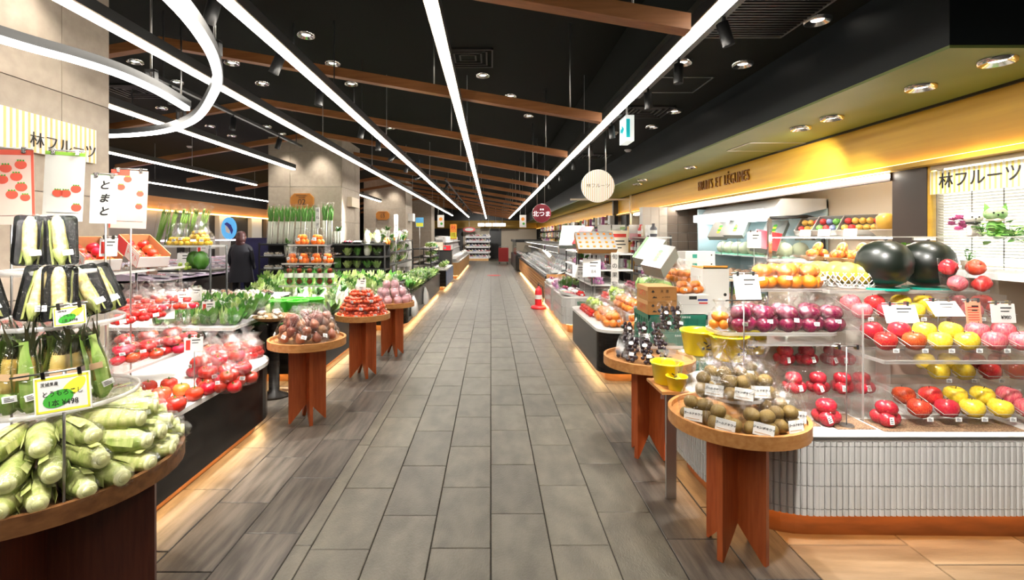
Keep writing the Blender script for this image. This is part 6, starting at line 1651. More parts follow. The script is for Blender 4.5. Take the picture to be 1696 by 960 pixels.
# wall shelf with fruit gift boxes, lower shelf with mangoes
t = thing('glass_shelf','long glass wall shelf of fruit gift boxes','shelf',(3.9,5.35,1.555)); obj('glass_plate', S().box(-.22,.25,-1.2,.95,-.010,0), m_edge, t)
for y in (-.9,0,.85): obj('bracket', S().box(-.1,.25,y-.01,y+.01,-.05,-.01), m_chrome, t)
obj('shelf_fill', S().box(-.20,-.17,-1.15,.9,-.022,-.012), glow('shelf_fill',(1,.95,.85),30), t)  # added glow under the plate, brightens the wall below
m_gbf = [mat('boxed_red',(.65,.05,.05),.35),mat('boxed_yellow',(.85,.5,.1),.4),mat('boxed_green',(.2,.5,.1),.4),mat('boxed_blue',(.25,.30,.55),.4)]
for i,(px,d,cols) in enumerate([(1352,5.95,(0,1,1,0)),(1384,5.5,(2,0,3,2)),(1428,5.2,(1,0,1,1))]):
    t = thing('fruit_gift_box', ['open fruit box of red and yellow fruit on the wall shelf','open fruit box with green melon slice and blue fruit on the wall shelf','open pink and yellow fruit box nearest the dark column'][i], 'gift box', (XY(px,d),d,1.557), (0,0,-.95))
    b = obj('box', S().box(-.19,.19,-.14,.14,0,.012).box(-.19,.19,-.14,-.13,0,.07).box(-.19,.19,.13,.14,0,.07).box(-.19,-.18,-.14,.14,0,.07).box(.18,.19,-.14,.14,0,.07), m_giftw, t, (0,0,.09), (.65,0,0))
    obj('prop', S().box(-.15,.15,.05,.06,0,.10), m_chrome, t)
    for k in range(10): obj('packed_fruit', bpy.data.meshes.get('pf%d' % cols[k%4]) or fm('pf%d' % cols[k%4], S().ball((0,0,0),1,9,6), m_gbf[cols[k%4]]), None, b, (-.13+.065*(k%5),-.06+.12*(k//5),.045), None, sc=.036)
    obj('card', S().box(-.06,.06,-.002,0,-.04,.04), m_paper, t, (-.05,-.17,.04), (-.3,0,0))
t = thing('plastic_ornament','yellow jar shaped ornament on a pale dish beside the column','ornament',(XY(1466,4.45),4.45,1.557)); obj('dish', S().lathe([(.06,0),(.11,.05),(.115,.06),(.0,.055)],18), m_cream, t); obj('jar', S().lathe([(0,.06),(.065,.065),(.07,.17),(.05,.19),(.045,.20),(0,.205)],16), mat('amber',(.62,.36,.06),.3), t)
t = thing('side_counter','pale counter under the wall shelf holding mango baskets','counter',(3.75,5.0,0)); obj('body', S().box(-.4,.40,-.85,1.0,0,1.25), m_cream, t); obj('top', S().box(-.42,.40,-.85,1.0,1.25,1.28), m_white, t)
me_mg = fm('mango', S().ball((0,0,0),(1.25,.85,.8),12,8), mat('mango',(.55,.05,.04),.3,col2=(.80,.42,.05),scale=3,vary=.1))
for i,(px,d) in enumerate([(1352,5.6),(1392,5.2),(1425,4.9)]):
    t = thing('mango_basket', f'wicker basket of red mangoes on the pale counter, {nth(i)} from the chiller', 'fruit basket', (XY(px,d),d,1.281), .2*i, 'mango baskets')
    obj('basket', S().lathe([(.09,0),(.15,.05),(.155,.055),(.14,.05),(.0,.012)],18), bpy.data.materials['wicker'], t)
    for k,(x,y,z) in enumerate([(-.06,-.03,.085),(.06,-.03,.085),(0,.05,.09),(.01,-.01,.15)]): obj('mango', me_mg, None, t, (x,y,z), (0,.3*k,k*1.1), sc=.058)
    obj('card', S().box(-.05,.05,-.002,0,-.03,.03), m_paper, t, (.03,-.165,.045), (-.4,.1,0))
# ================================================================== vegetable island
def shelf_unit(label, x0, x1, y0, y1, zs, name='shelf_rack', m=None, back=None, post=True, zb=0.0):
    t = thing(name, label, 'shelf', ((x0+x1)/2,(y0+y1)/2,0)); a, b = (x1-x0)/2, (y1-y0)/2
    for z in zs: obj('shelf', S().box(-a,a,-b,b,z-.025,z), m or m_blackm, t)
    if post:
        for x in (-a+.015,a-.015):
            for y in (-b+.015,b-.015): obj('post', S().box(x-.012,x+.012,y-.012,y+.012,zb,max(zs)+.02), m_blackm, t)
    if back is not None:
        if back == 'y': obj('back_panel', S().box(-a,a,b-.02,b,zb,max(zs)+.02), m_blackm, t)
        else: obj('back_panel', S().box(-a,-a+.02,-b,b,zb,max(zs)+.02), m_blackm, t)
    return t
shelf_unit('long black shelf of leeks and packs behind the near end of the vegetable island',-4.30,-1.95,9.18,9.62,(.95,1.19,1.42),back='y',zb=.561)
shelf_unit('black tiered shelf along the middle of the vegetable island',-2.55,-2.10,9.75,13.4,(.95,1.22,1.46),zb=.561)
t = thing('stepped_riser','black stepped riser under the heaped greens of the island','display stand',(0,0,0))
for j in range(1,5): obj('step', S().box(-4.2,-1.55-.0*j,8.22+.17*j,8.22+.17*(j+1),.561,.56+.055*j), m_black, t)
def make_lg(i):
    t = thing('greens_bag','','bagged greens'); obj('leaves', leafy(50+i,24,.14,.030,spread=.075), m_leafl if i else m_leaf, t); obj('bag', bag_mesh(.16,.12,.19,400+i,12,neck=.88), None, t); return t
k_lg = Kind(make_lg, 3)
def make_napa(i):
    t = thing('napa_cabbage','','vegetable'); s = S().lathe([(.03,0),(.055,.03),(.065,.10),(.06,.18),(.04,.24),(0,.26)],12); obj('stem_half', s, m_leek, t)
    obj('leaves', leafy(70+i,7,.25,.06,spread=.05), m_leafl, t); obj('film', bag_mesh(.15,.13,.29,420+i,12), None, t); return t
k_napa = Kind(make_napa, 2)
n = 0
for j in range(5):
    for i in range(16):
        k_lg.put((-4.05+.158*i+R.uniform(-.02,.02), 8.30+.17*j, .562+.055*j), (-.6+R.uniform(-.25,.25),R.uniform(-.35,.35),R.uniform(-.5,.5)),
                 f'greens bag on the island end, {nth(i)} along the {nth(j)} step', 'greens heaped on the island end')
for j in range(3):
    for i in range(24):
        (k_lg if (i+j) % 4 else k_green).put((-1.52-.19*j+R.uniform(-.02,.02), 9.28+.175*i, .562+.0*j), (R.uniform(-.2,.2),.45+R.uniform(-.2,.2),R.uniform(-.8,.8)),
                 f'greens bag on the island aisle side, {nth(i)} back in the {nth(j)} file', 'greens along the island side', 1.12)
def make_leek(i):
    t = thing('leek_bundle','','vegetable bundle'); s, g = S(), S(); r = random.Random(i)
    for k in range(4):
        x, y = -.03+.02*k, r.uniform(-.015,.015); s.tube([(x,y,0),(x,y,.42)],.012,7); g.tube([(x,y,.42),(x+r.uniform(-.02,.02),y,.55),(x+r.uniform(-.04,.04),y,.68)],[.012,.014,.006],6)
    for k in range(4): g.ribbon([(-.03+.02*k,0,.5),(-.03+.02*k+r.uniform(-.03,.03),-.02,.62),(-.03+.02*k+r.uniform(-.05,.05),-.03,.72)],[(.012,0,0),(.012,0,0),(.002,0,0)])
    obj('white_stalks', s, m_leek, t); obj('green_tops', g, m_leekg, t); obj('sleeve', S().shell([(.045,0),(.055,.2),(.06,.5),(.07,.75)],12), m_sleeve, t); return t
k_leek = Kind(make_leek, 3)
for i in range(9): k_leek.put((-4.20+.105*i,9.40,1.421),(0,.06,0),f'bundle of leeks in clear sleeve, {nth(i)} along the top black shelf','leek bundles on the top shelf')
for i in range(2): k_leek.put((-3.16+.11*i,9.42,1.421),(0,.02,0),f'dark green topped bundle next to the leeks, {nth(i)} of two','dark bundles beside the leeks',1.05)
def make_bp(i):
    t = thing('black_tray_pack','','food pack'); m = [mat('beet_red',(.30,.03,.06),.4,vary=.3),m_mush,m_mushb][i]
    obj('tray', S().loft(loops_rr([(.07,.055,0,.01),(.085,.07,.03,.012),(.080,.065,.03,.012),(.066,.05,.006,.01)])), m_tray, t)
    for k in range(6): obj('vegetable', bpy.data.meshes.get('bv%d' % i) or fm('bv%d' % i, S().ball((0,0,0),(1,1,.8),8,6), m), None, t, (-.045+.045*(k%3),-.028+.056*(k//3),.035), None, sc=.026)
    obj('film', S().loft(loops_rr([(.085,.07,.03,.01),(.08,.06,.06,.02),(.05,.03,.075,.02)]),cap0=False,sm=True), m_bag, t); obj('price_label', me_stick, None, t, (.02,-.068,.05),(-.6,0,0)); return t
k_bp = Kind(make_bp, 3)
def make_wr(i):
    t = thing('white_radish_bag','','bagged vegetable'); 
    for k in range(3): obj('radish', bpy.data.meshes.get('radish') or fm('radish', S().lathe([(0,0),(.012,.02),(.03,.12),(.034,.20),(.02,.235),(0,.24)],10), m_leek), None, t, (-.05+.05*k,0,0))
    obj('leaf_tops', leafy(80+i,6,.10,.04), m_leaf, t, (0,0,.22)); obj('bag', bag_mesh(.18,.11,.32,430+i,12), None, t); return t
k_wr = Kind(make_wr, 2)
def make_cu(i):
    t = thing('green_stick_pack','','vegetable pack'); s = S(); r = random.Random(i)
    for k in range(5): s.tube([(-.05+.025*k,0,.012),(-.05+.025*k,.0,.10),(-.05+.025*k+r.uniform(-.01,.01),.0,.21)],[.012,.014,.008],7)
    obj('cucumbers', s, m_leekg, t); obj('bag', bag_mesh(.16,.07,.26,440+i,12), None, t); return t
k_cu = Kind(make_cu, 2)
k_ca = Kind(fruit_bag('carrot_bag','bagged carrots','carrot',fm('carrot',S().lathe([(0,-1.6),(.3,-1.2),(.8,.6),(.6,1),(0,1.1)],8),mat('carrot',(.85,.25,.03),.4,vary=.1)),6,.034,.16,.19,seed=33,layers=2), 2)
seq = [k_bp,k_bp,k_bp,k_napa,k_napa,k_wr,k_ca,k_cu]
nm = {id(k_bp):'black tray pack',id(k_napa):'wrapped napa cabbage',id(k_wr):'bag of white radishes',id(k_ca):'bag of carrots',id(k_cu):'pack of green cucumbers',id(k_mush):'mushroom pack',id(k_lg):'bag of greens',id(k_green):'bag of greens'}
for z, lab, x0, c_, order in ((1.421,'top',-2.88,6,[k_wr,k_bp,k_bp,k_napa,k_napa,k_ca]),(1.191,'middle',-4.18,12,[k_mush,k_mush,k_wr,k_bp,k_mush,k_bp,k_bp,k_bp,k_lg,k_green,k_napa,k_lg]),(.951,'lowest',-4.18,12,[k_mush,k_mush,k_mush,k_bp,k_bp,k_mush,k_lg,k_cu,k_lg,k_green,k_lg,k_lg])):
    for i in range(c_):
        k = order[i]; k.put((x0+.185*i,9.36,z),R.uniform(-.1,.1),f'{nm[id(k)]} on the {lab} black shelf facing the aisle end, {nth(i)} in line', 'packs on the black shelf')
for z, lab in ((1.461,'top'),(1.221,'middle'),(.951,'lowest')):
    for i in range(18):
        k = [k_lg,k_cu,k_napa,k_ca,k_green,k_wr,k_lg][(i*3+int(z*10)) % 7]
        k.put((-2.28,9.88+.195*i,z),(0,R.uniform(0,.3),R.uniform(-.6,.6)),f'{nm[id(k)]} on the {lab} tier of the island middle shelf, {nth(i)} back','packs on the island middle shelf')
def tall_card(px, py0, py1, w_px, d, base, label, body, m=None, mi=None, col2=None):
    q = P(px, py1, d); h_ = (py1-py0)/F*d; w_ = w_px/F*d
    t = thing('price_banner', label, 'sign', (q.x, d, base)); zb = q.z-base
    obj('pole', S().tube([(0,.006,0),(0,.006,zb+h_)],.006,6), m_steel, t); obj('card', S().box(-w_/2,w_/2,-.002,.002,zb,zb+h_), m or m_paper, t)
    if body:
        for k, ch in enumerate(body): text('letter', ch, min(w_*.8, h_/len(body)*.85), mi or m_black_ink, t, (0,-.0035,zb+h_*(1-(k+.5)/len(body))), ext=.0005)
    if col2: obj('lower_print', S().box(-w_*.45,w_*.45,-.004,-.002,zb+h_*.06,zb+h_*.45), col2, t)
    return t
tall_card(526,343,378,7,9.0,.57,'narrow upright white banner among the leeks','長ねぎ'); tall_card(656,355,392,6,9.1,.57,'narrow leaning white banner over the napa cabbages','お買得')
m_bl = mat('sky_blue',(.12,.42,.80),.5); m_orp = mat('orange_print',(.86,.30,.03),.5)
tall_card(695,360,376,13,13.0,.57,'blue and yellow picture card above the vegetable island','',m_bl,None,yel)
tall_card(751,371,396,11,20.0,.62,'tall orange and red banner over the end counter','秋味',m_orp,m_redc,yel)
for px,lab in ((730,'white hanging panel with printed vegetables, left of the aisle'),(866,'white hanging panel with printed vegetables, right of the aisle')):
    q = P(px,366,19.5); t = thing('hanging_panel',lab,'sign',q); obj('panel', S().box(-.13,.13,-.01,.01,-.24,.24), m_paper, t)
    obj('print', S().prism(disc(.07,10,.0,.08),.011,.012,RX(pi/2)), m_orp, t); obj('leaf_print', S().prism(disc(.05,8,.03,-.10),.011,.012,RX(pi/2)), m_green_ink, t)
    for x in (-.1,.1): obj('cord', S().tube([(x,0,.24),(x,0,(ZC if px<900 and q.x+x<1.3 else ZR)-q.z)],.004,4), m_steel, t)
# carrier bags hung on the island side
for i,(y,lab) in enumerate([(8.75,'white plastic carrier bags hung on the island side, nearer bunch'),(10.3,'white plastic carrier bags hung on the island side, farther bunch')]):
    t = thing('carrier_bags',lab,'bags',(-1.365,y,.50)); obj('bag', S().loft([[(x*.6,yy,-.0) for x,yy in rr(-.02,.03,-.03,.03,.01,3)],[(x,yy,-.12) for x,yy in rr(-.03,.06,-.09,.09,.02,3)],[(x,yy,-.28) for x,yy in rr(-.03,.08,-.12,.10,.02,3)],[(x,yy,-.34) for x,yy in rr(-.02,.05,-.10,.08,.02,3)]],sm=True), mat('white_plastic',(.82,.82,.80),.4) if i==0 else bpy.data.materials['white_plastic'], t)
    obj('hook', S().tube([(-.035,0,.02),(.02,0,.02),(.02,0,-.02)],.004,5), m_steel, t)
# lettuces and white greens on the black counter between the tables and the island
for j in range(5):
    for i in range(8):
        k = [k_napa, k_lg, k_lg, k_wr, k_lg][(i*2+j) % 5]
        k.put((-2.62+.165*j, 6.05+.19*i, .622), (R.uniform(-.3,.1),R.uniform(-.2,.3),R.uniform(-.5,.5)), f'{nm[id(k)]} behind the round tables, {nth(i)} back in the {nth(j)} file','white greens behind the round tables', .95)
# ------------------------------------------------------------------ counters farther left
k_w = []
def make_fpack(i):
    t = thing('food_pack','','food pack'); m = mat('pack_food%d' % i, [(.80,.70,.66),(.75,.30,.36),(.85,.80,.78),(.62,.20,.22),(.70,.66,.40),(.40,.42,.60)][i], .4, vary=.25)
    obj('tray', S().loft(loops_rr([(.085,.06,0,.01),(.10,.075,.03,.012),(.095,.07,.03,.012),(.08,.055,.006,.01)])), m_wtray, t)
    obj('food', S().ball((-.04,0,.03),(.045,.05,.022),9,6).ball((.04,.005,.03),(.045,.05,.025),9,6), m, t)
    obj('film', S().loft(loops_rr([(.10,.075,.03,.01),(.09,.065,.055,.02),(.05,.04,.062,.02)]),cap0=False,sm=True), m_bag, t)
    obj('price_label', stickerq(.05,.035), None, t, (.03,-.03,.062),(-pi/2+.2,0,0)); return t
k_fp = Kind(make_fpack, 6)
shelf_unit('stepped black shelf on the blue panelled counter',-2.3,-1.75,14.6,16.9,(.75,.95,1.2),zb=.601)
for z,x in ((.601,-1.50),(.751,-1.88),(.951,-1.90),(1.201,-1.92)):
    for i in range(11):
        k = k_lg if i % 3 else k_fp
        k.put((x,14.72+.2*i,z),(0,.2,R.uniform(-.4,.4)),f'{"bag of greens" if i%3 else "white tray pack"} on the blue panelled counter at level {["one","two","three","four"][[.601,.751,.951,1.201].index(z)]}, {nth(i)} back','produce on the blue panelled counter')
shelf_unit('stepped white shelf of chilled packs on the light wood counter',-2.4,-1.7,18.7,27.3,(.80,1.05,1.35),m=m_white,zb=.621)
for z,x in ((.621,-1.42),(.801,-1.85),(1.051,-1.9),(1.351,-1.95)):
    for i in range(16):
        k_fp.put((x,18.9+.52*i,z),(.0,.5,pi/2),f'white tray of chilled food on the far light wood counter, {nth(i)} back on level {["one","two","three","four"][[.621,.801,1.051,1.351].index(z)]}','chilled packs on the far light wood counter',(2.3,2.2,2.8))
t = thing('dark_cabinet','black cabinet with boxes on top before the light wood counter','cabinet',(-1.75,17.75,0)); obj('body', S().box(-.4,.35,-.3,.3,0,1.05), m_dark, t); obj('top_board', S().box(-.42,.37,-.32,.32,1.05,1.08), m_black, t)
smallbox(-1.85,17.7,1.081,.30,.28,'beige box on the black cabinet before the wood counter',m_cream)
smallbox(-1.55,17.7,1.081,.24,.16,'red topped small box on the black cabinet',m_redc)
# far end display
shelf_unit('white end display of stacked packs before the far wall',-1.62,-.12,32.4,33.2,(.16,.5,.85,1.2,1.5),m=m_white,back='y',zb=.131)
obj('display_plinth', S().box(-.8,.7,-.45,.4,0,.13), bpy.data.materials['light_wood'], None, (-.85,32.75,0), label='light wood plinth under the far end display', cat='plinth')
for z in (.161,.501,.851,1.201,1.501):
    for i in range(7): k_fp.put((-1.5+.215*i,32.6,z),0,f'pale pack on the far white end display, {nth(i)} across on shelf level {["one","two","three","four","five"][[.161,.501,.851,1.201,1.501].index(z)]}','packs on the far end display',(2.0,1.9,3.6))
q = P(777,380,33.5); t = thing('oval_sign','red oval sign with white centre over the far display','sign',q); obj('oval', S().prism([(.42*cos(2*pi*k/24),.17*sin(2*pi*k/24)) for k in range(24)],0,.04,RX(pi/2)), m_redc, t); obj('white_center', S().prism([(.30*cos(2*pi*k/24),.10*sin(2*pi*k/24)) for k in range(24)],.041,.05,RX(pi/2)), m_paper, t); obj('rod', S().tube([(0,-.02,.17),(0,-.02,ZC-q.z)],.01,5), m_steel, t)
for i,px in enumerate((797,809,821,832)):
    q = P(px,372,33.0); t = thing('ceiling_lamp',f'bright boxy lamp before the far yellow fascia, {nth(i)} of four','lamp',q,None,'far boxy lamps'); obj('diffuser', S().box(-.2,.2,-.1,.1,-.10,.10), glow('far_lamp',(1,.97,.9),5) if i==0 else bpy.data.materials['far_lamp'], t); obj('rod', S().tube([(0,0,.1),(0,0,ZC-q.z)],.012,5), m_steel, t)
obj('floor_sticker', S().prism(disc(.28,24),0,.002), m_redc, None, (.12,20.0,.0005), label='round red sticker on the aisle floor far ahead', cat='floor sticker')
# ------------------------------------------------------------------ fish shop on the left
t = thing('fish_counter','long pink lit fish counter across the second aisle','counter',(-6.3,11.6,0))
obj('body', S().box(-.75,.75,-3.2,3.4,0,.80), m_dark, t); obj('deck', S().add([(.75,-3.2,.80),(.75,3.4,.80),(-.75,3.4,1.05),(-.75,-3.2,1.05),(.75,-3.2,.76),(.75,3.4,.76),(-.75,3.4,.76),(-.75,-3.2,.76)],[(0,1,2,3),(7,6,5,4),(0,3,7,4),(1,5,6,2),(0,4,5,1),(2,6,7,3)]), mat('pale_lilac',(.72,.60,.75),.3), t)
obj('deck_lamp', S().box(-.74,-.70,-3.1,3.3,1.45,1.48), glow('fish_lamp',(1,.72,.92),12), t)
for y in (-3.1,0,3.3): obj('post', S().box(-.74,-.71,y-.02,y+.02,1.04,1.45), m_chrome, t)
for j in range(4):
    for i in range(17):
        x = -5.72-.32*j; k_fp.put((x,8.6+.37*i,.812+.25*(abs(x+5.55))/1.5),(0,.16,pi/2),f'white tray on the pink lit fish counter, {nth(i)} back in the {nth(j)} file','fish trays on the pink lit counter',1.3)
t = thing('round_sign','round blue sign with a leaping white fish on the fish counter','sign',(XY(380,11.2),11.2,.96)); zc = P(380,378,11.2).z-.96
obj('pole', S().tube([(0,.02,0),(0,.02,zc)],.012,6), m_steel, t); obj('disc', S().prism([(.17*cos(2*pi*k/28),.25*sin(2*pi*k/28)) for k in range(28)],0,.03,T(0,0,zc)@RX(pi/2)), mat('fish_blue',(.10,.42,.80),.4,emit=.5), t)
obj('fish_print', S().prism([(-.10,.10),(-.04,.14),(.05,.08),(.10,-.04),(.07,-.14),(.03,-.05),(-.03,.04)],.031,.034,T(0,0,zc)@RX(pi/2)), mat('fish_navy',(.04,.05,.35),.4), t); obj('belly_print', S().prism([(-.08,.07),(-.03,.04),(.03,-.05),(.02,-.12),(-.06,-.08)],.031,.034,T(0,0,zc)@RX(pi/2)), m_paper, t)
for i,(px,py,d) in enumerate([(322,418,9.6),(352,402,10.5),(363,392,11.0)]): price_stand('price_card',f'white card standing on the fish counter, {nth(i)} from the pillar',(XY(px,d)-.2,d,.96),max(.12,P(px,py,d).z-.96),.22,.26,.3,red=i>0)
obj('navy_cabinet', S().box(-.28,.28,-.2,.2,0,1.5).box(-.29,.29,-.21,.21,1.5,1.53), mat('navy_panel',(.03,.03,.10),.4), None, (-4.80,10.28,0), label='navy blue end cabinet beside the leek shelf', cat='cabinet')
# ------------------------------------------------------------------ people
def person(label, loc, rz, h=1.58, top=None, hair=None, hat=None, legs=None, hair_long=True):
    k = h/1.65; t = thing('person', label, 'person', loc, rz)
    V = [(0,0,.93),(0,.005,1.10),(0,.01,1.28),(0,.0,1.40),(0,-.01,1.47),
         (.10,0,.90),(.11,-.01,.50),(.11,.02,.09),(.115,-.12,.035),(-.10,0,.90),(-.11,-.01,.50),(-.11,.02,.09),(-.115,-.12,.035),
         (.17,.01,1.36),(.22,.02,1.12),(.20,-.14,.95),(.16,-.26,.98),(-.17,.01,1.36),(-.22,.02,1.12),(-.20,-.14,.95),(-.16,-.26,.98)]
    E = [(0,1),(1,2),(2,3),(3,4),(0,5),(5,6),(6,7),(7,8),(0,9),(9,10),(10,11),(11,12),(3,13),(13,14),(14,15),(15,16),(3,17),(17,18),(18,19),(19,20)]
    rad = [.14,.125,.145,.11,.055,.10,.062,.045,.038,.10,.062,.045,.038,.065,.048,.038,.028,.065,.048,.038,.028]
    for s_, b in ((1,16),(-1,20)):
        bx, by, bz = V[b]
        for f in range(4):
            V += [(bx-s_*.012*f+s_*.02,by-.045,bz-.004*f),(bx-s_*.014*f+s_*.016,by-.085+.006*abs(f-1),bz-.03)]; i = len(V)-2; E += [(b,i),(i,i+1)]; rad += [.010,.008]
        V += [(bx-s_*.035,by-.01,bz+.01),(bx-s_*.05,by-.045,bz)]; i = len(V)-2; E += [(b,i),(i,i+1)]; rad += [.012,.009]
    me = bpy.data.meshes.new('body'); me.from_pydata([(x*k,y*k,z*k) for x,y,z in V], E, []); me.materials.append(top)
    o = bpy.data.objects.new('body', me); COL.objects.link(o); o.parent = t
    m = o.modifiers.new('skin','SKIN'); m.use_smooth_shade = True
    for i, r in enumerate(rad): me.skin_vertices[0].data[i].radius = (r*k, r*k*.85); me.skin_vertices[0].data[i].use_root = (i == 0)
    sb = o.modifiers.new('sub','SUBSURF'); sb.levels = 1; sb.render_levels = 1
    skin = bpy.data.materials.get('skin') or mat('skin',(.62,.38,.27),.5)
    obj('head', S().lathe([(.03,-.14),(.05,-.115),(.068,-.06),(.078,0),(.074,.06),(.05,.10),(0,.115)],16,T(0,-.015*k,1.565*k)@Matrix.Diagonal((k,k*1.15,k,1))).ball((0,-.108*k,1.555*k),(.012*k,.018*k,.02*k),8,6).ball((.077*k,-.01*k,1.56*k),(.01*k,.02*k,.03*k),8,6).ball((-.077*k,-.01*k,1.56*k),(.01*k,.02*k,.03*k),8,6), skin, t)
    obj('eyes', S().ball((.03*k,-.092*k,1.575*k),(.013*k,.006*k,.006*k),8,5).ball((-.03*k,-.092*k,1.575*k),(.013*k,.006*k,.006*k),8,5), m_black_ink, t)
    obj('mouth', S().ball((0,-.085*k,1.505*k),(.022*k,.008*k,.006*k),8,5), m_redc, t)
    hs = S().lathe([(.082,-.01),(.088,.03),(.082,.075),(.055,.115),(0,.128)],16,T(0,.006*k,1.565*k)@Matrix.Diagonal((k,k*1.1,k,1)))
    if hair_long: hs.ball((0,.03*k,1.53*k),(.093*k,.085*k,.12*k),14,9).ball((0,.055*k,1.45*k),(.085*k,.05*k,.08*k),12,8)
    obj('hair', hs, hair, t)
    if hat: obj('cap', S().lathe([(.092,.02),(.094,.05),(.085,.10),(.05,.13),(0,.14)],16,T(0,0,1.565*k)@Matrix.Diagonal((k,k*1.1,k,1))), hat, t)
    obj('coat', S().loft([[(x,y,z) for x,y in rr(-a,a,-b,b,b*.9,4)] for a,b,z in ((.235*k,.17*k,.70*k),(.20*k,.15*k,.95*k),(.17*k,.135*k,1.10*k),(.19*k,.14*k,1.28*k),(.15*k,.10*k,1.41*k),(.06*k,.06*k,1.46*k))],sm=True), top, t)
    if legs: obj('apron', S().box(-.15*k,.15*k,-.16*k,-.15*k,.5*k,1.2*k), legs, t)
    return t
person('woman with dark hair in a dark coat seen from behind at the fish counter',(XY(400,9.6)+.02,9.55,0),pi+.15,1.62,mat('dark_coat',(.012,.012,.02),.8),mat('dark_brown_hair',(.06,.014,.014),.5))
person('black haired person behind the far vegetable shelves',(XY(657,17.08),17.08,0),.4,1.72,mat('grey_top',(.3,.3,.32),.8),mat('black_hair',(.01,.01,.01),.5),hair_long=False)
person('person in a white cap behind the far vegetable shelves',(XY(670,14.0),14.0,0),-.6,1.70,mat('white_coat',(.75,.75,.73),.8),bpy.data.materials['black_hair'],hat=m_white,hair_long=False)
# ------------------------------------------------------------------ right side, farther down the aisle
def tiled_counter2(label, y0, y1):
    t = thing('tiled_counter', label, 'counter', (1.75,(y0+y1)/2,0)); a, b = .60, (y1-y0)/2
    o = rr(-a,a,-b,b,.18,5,(1,0,0,1)); obj('body', S().prism(rr(-a+.012,a,-b+.012,b-.012,.17,5,(1,0,0,1)),.14,.56), m_grey, t); obj('top', S().prism(o,.56,.585), m_stone, t)
    obj('kickboard', S().prism(rr(-a+.1,a,-b+.1,b-.1,.1,4,(1,0,0,1)),0,.14), m_copper, t)
    A, B = rr(-a+.03,a-.03,-b+.03,b-.03,.15,4,(1,0,0,1)), rr(-a+.06,a-.06,-b+.06,b-.06,.12,4,(1,0,0,1)); n = len(A)
    obj('led_tape', S().add([(x,y,.136) for x,y in A]+[(x,y,.136) for x,y in B],[(i,(i+1)%n,n+(i+1)%n,n+i) for i in range(n)]), m_led, t)
    me = S().box(-.006,.006,-.049,.049,-.066,.066).mesh('tile'); me.materials.append(m_tilew)
    for j in range(3):
        y = -b+.20
        while y < b-.18: obj('tile', me, None, t, (-a+.006,y,.21+.138*j)); y += .102
        for i in range(4): 
            an = pi+.5*pi*(i+.5)/4; obj('tile', me, None, t, (-a+.18+.174*cos(an),-b+.18+.174*sin(an),.21+.138*j),(0,0,an-pi))
        for i in range(6): obj('tile', me, None, t, (-a+.23+.102*i,-b+.006,.21+.138*j),(0,0,pi/2))
    return t
tiled_counter2('white tiled counter with rounded corner behind the black island',7.95,9.30); tiled_counter2('farther white tiled counter before the glass chiller',9.36,10.85)
for nm_, y0, y1 in (('nearer',7.98,9.28),('farther',9.4,10.8)):
    shelf_unit(f'clear stepped shelf on the {nm_} white tiled counter',1.62,2.30,y0+.05,y1,(.78,1.02,1.28),m=m_white,zb=.59)
k_fl = Kind(fruit_bag('pink_flower_bag','wrapped produce','pink_bundle',fm('pink_bundle',S().ball((0,0,0),1,8,6),mat('pink_purple',(.72,.30,.60),.5,vary=.25,hue=.03)),7,.030,.16,.17,seed=36,layers=2), 2)
order = [k_fp,k_fl,k_fp,k_pack,k_lg,k_fp,k_fl,k_gp]; nm2 = {id(k_lg):'bag of greens',id(k_fp):'tray pack',id(k_fl):'pink wrapped pack',id(k_pack):'cherry tomato pack',id(k_gp):'purple fruit pack'}
for c_,(y0,n_) in enumerate(((8.12,7),(9.52,7))):
    for j,(x,z) in enumerate(((1.28,.586),(1.46,.586),(1.74,.781),(1.78,1.021),(1.82,1.281))):
        for i in range(n_):
            k = order[(i*5+j*3+c_) % 8]
            k.put((x,y0+.18*i,z),(0,.25,pi/2*0+R.uniform(-.4,.4)),f'{nm2[id(k)]} on the {["nearer","farther"][c_]} tiled counter, {nth(i)} back, {["front file","second file","lower shelf","middle shelf","top shelf"][j]}','produce on the white tiled counters', 1.35)
for i in range(4): crate((1.52,7.56,.03+.13*i),f'white and green crate, {nth(i)} up in the narrow stack between counters',.36,.30,.128,False,m_white if i < 3 else None,'narrow crate stack between counters')
obj('dolly', S().box(-.17,.17,-.14,.14,.012,.028).tube([(-.14,-.11,.012),(-.14,-.10,.012)],.012,6).tube([(.14,-.11,.012),(.14,-.10,.012)],.012,6), m_blackm, None, (1.52,7.56,0), label='low black dolly under the narrow crate stack', cat='dolly')
# handwritten price boards over the tiled counter
price_stand('price_card','white card with bold black brush numbers over the tiled counter',(1.62,7.98,.586),.62,.28,.30,-.2,-.35,body='84'); price_stand('price_card','white card with bold brush writing behind the first one',(1.50,8.4,.586),.50,.24,.22,-.2,-.35,body='お得')
tall_card(1018,418,478,12,7.08,.561,'upright white banner with small black characters before the tiled wall','旬の果物')
t = thing('notice_board','notice card with red heading on the tiled end wall','notice',(XY(1026,8.9)+.0,8.95,P(1026,400,8.9).z)); obj('card', S().box(-.17,.17,-.01,.01,-.20,.20), m_cream_paper, t); obj('red_heading', S().box(-.13,.13,-.013,-.0105,.08,.14), m_red_ink, t); obj('note_lines', S().box(-.12,.10,-.013,-.0105,.0,.02).box(-.12,.12,-.013,-.0105,-.06,-.04).box(-.12,.05,-.013,-.0105,-.12,-.10), m_black_ink, t); obj('post', S().tube([(0,.02,-.20),(0,.02,-P(1026,400,8.9).z)],.012,6), m_steel, t)
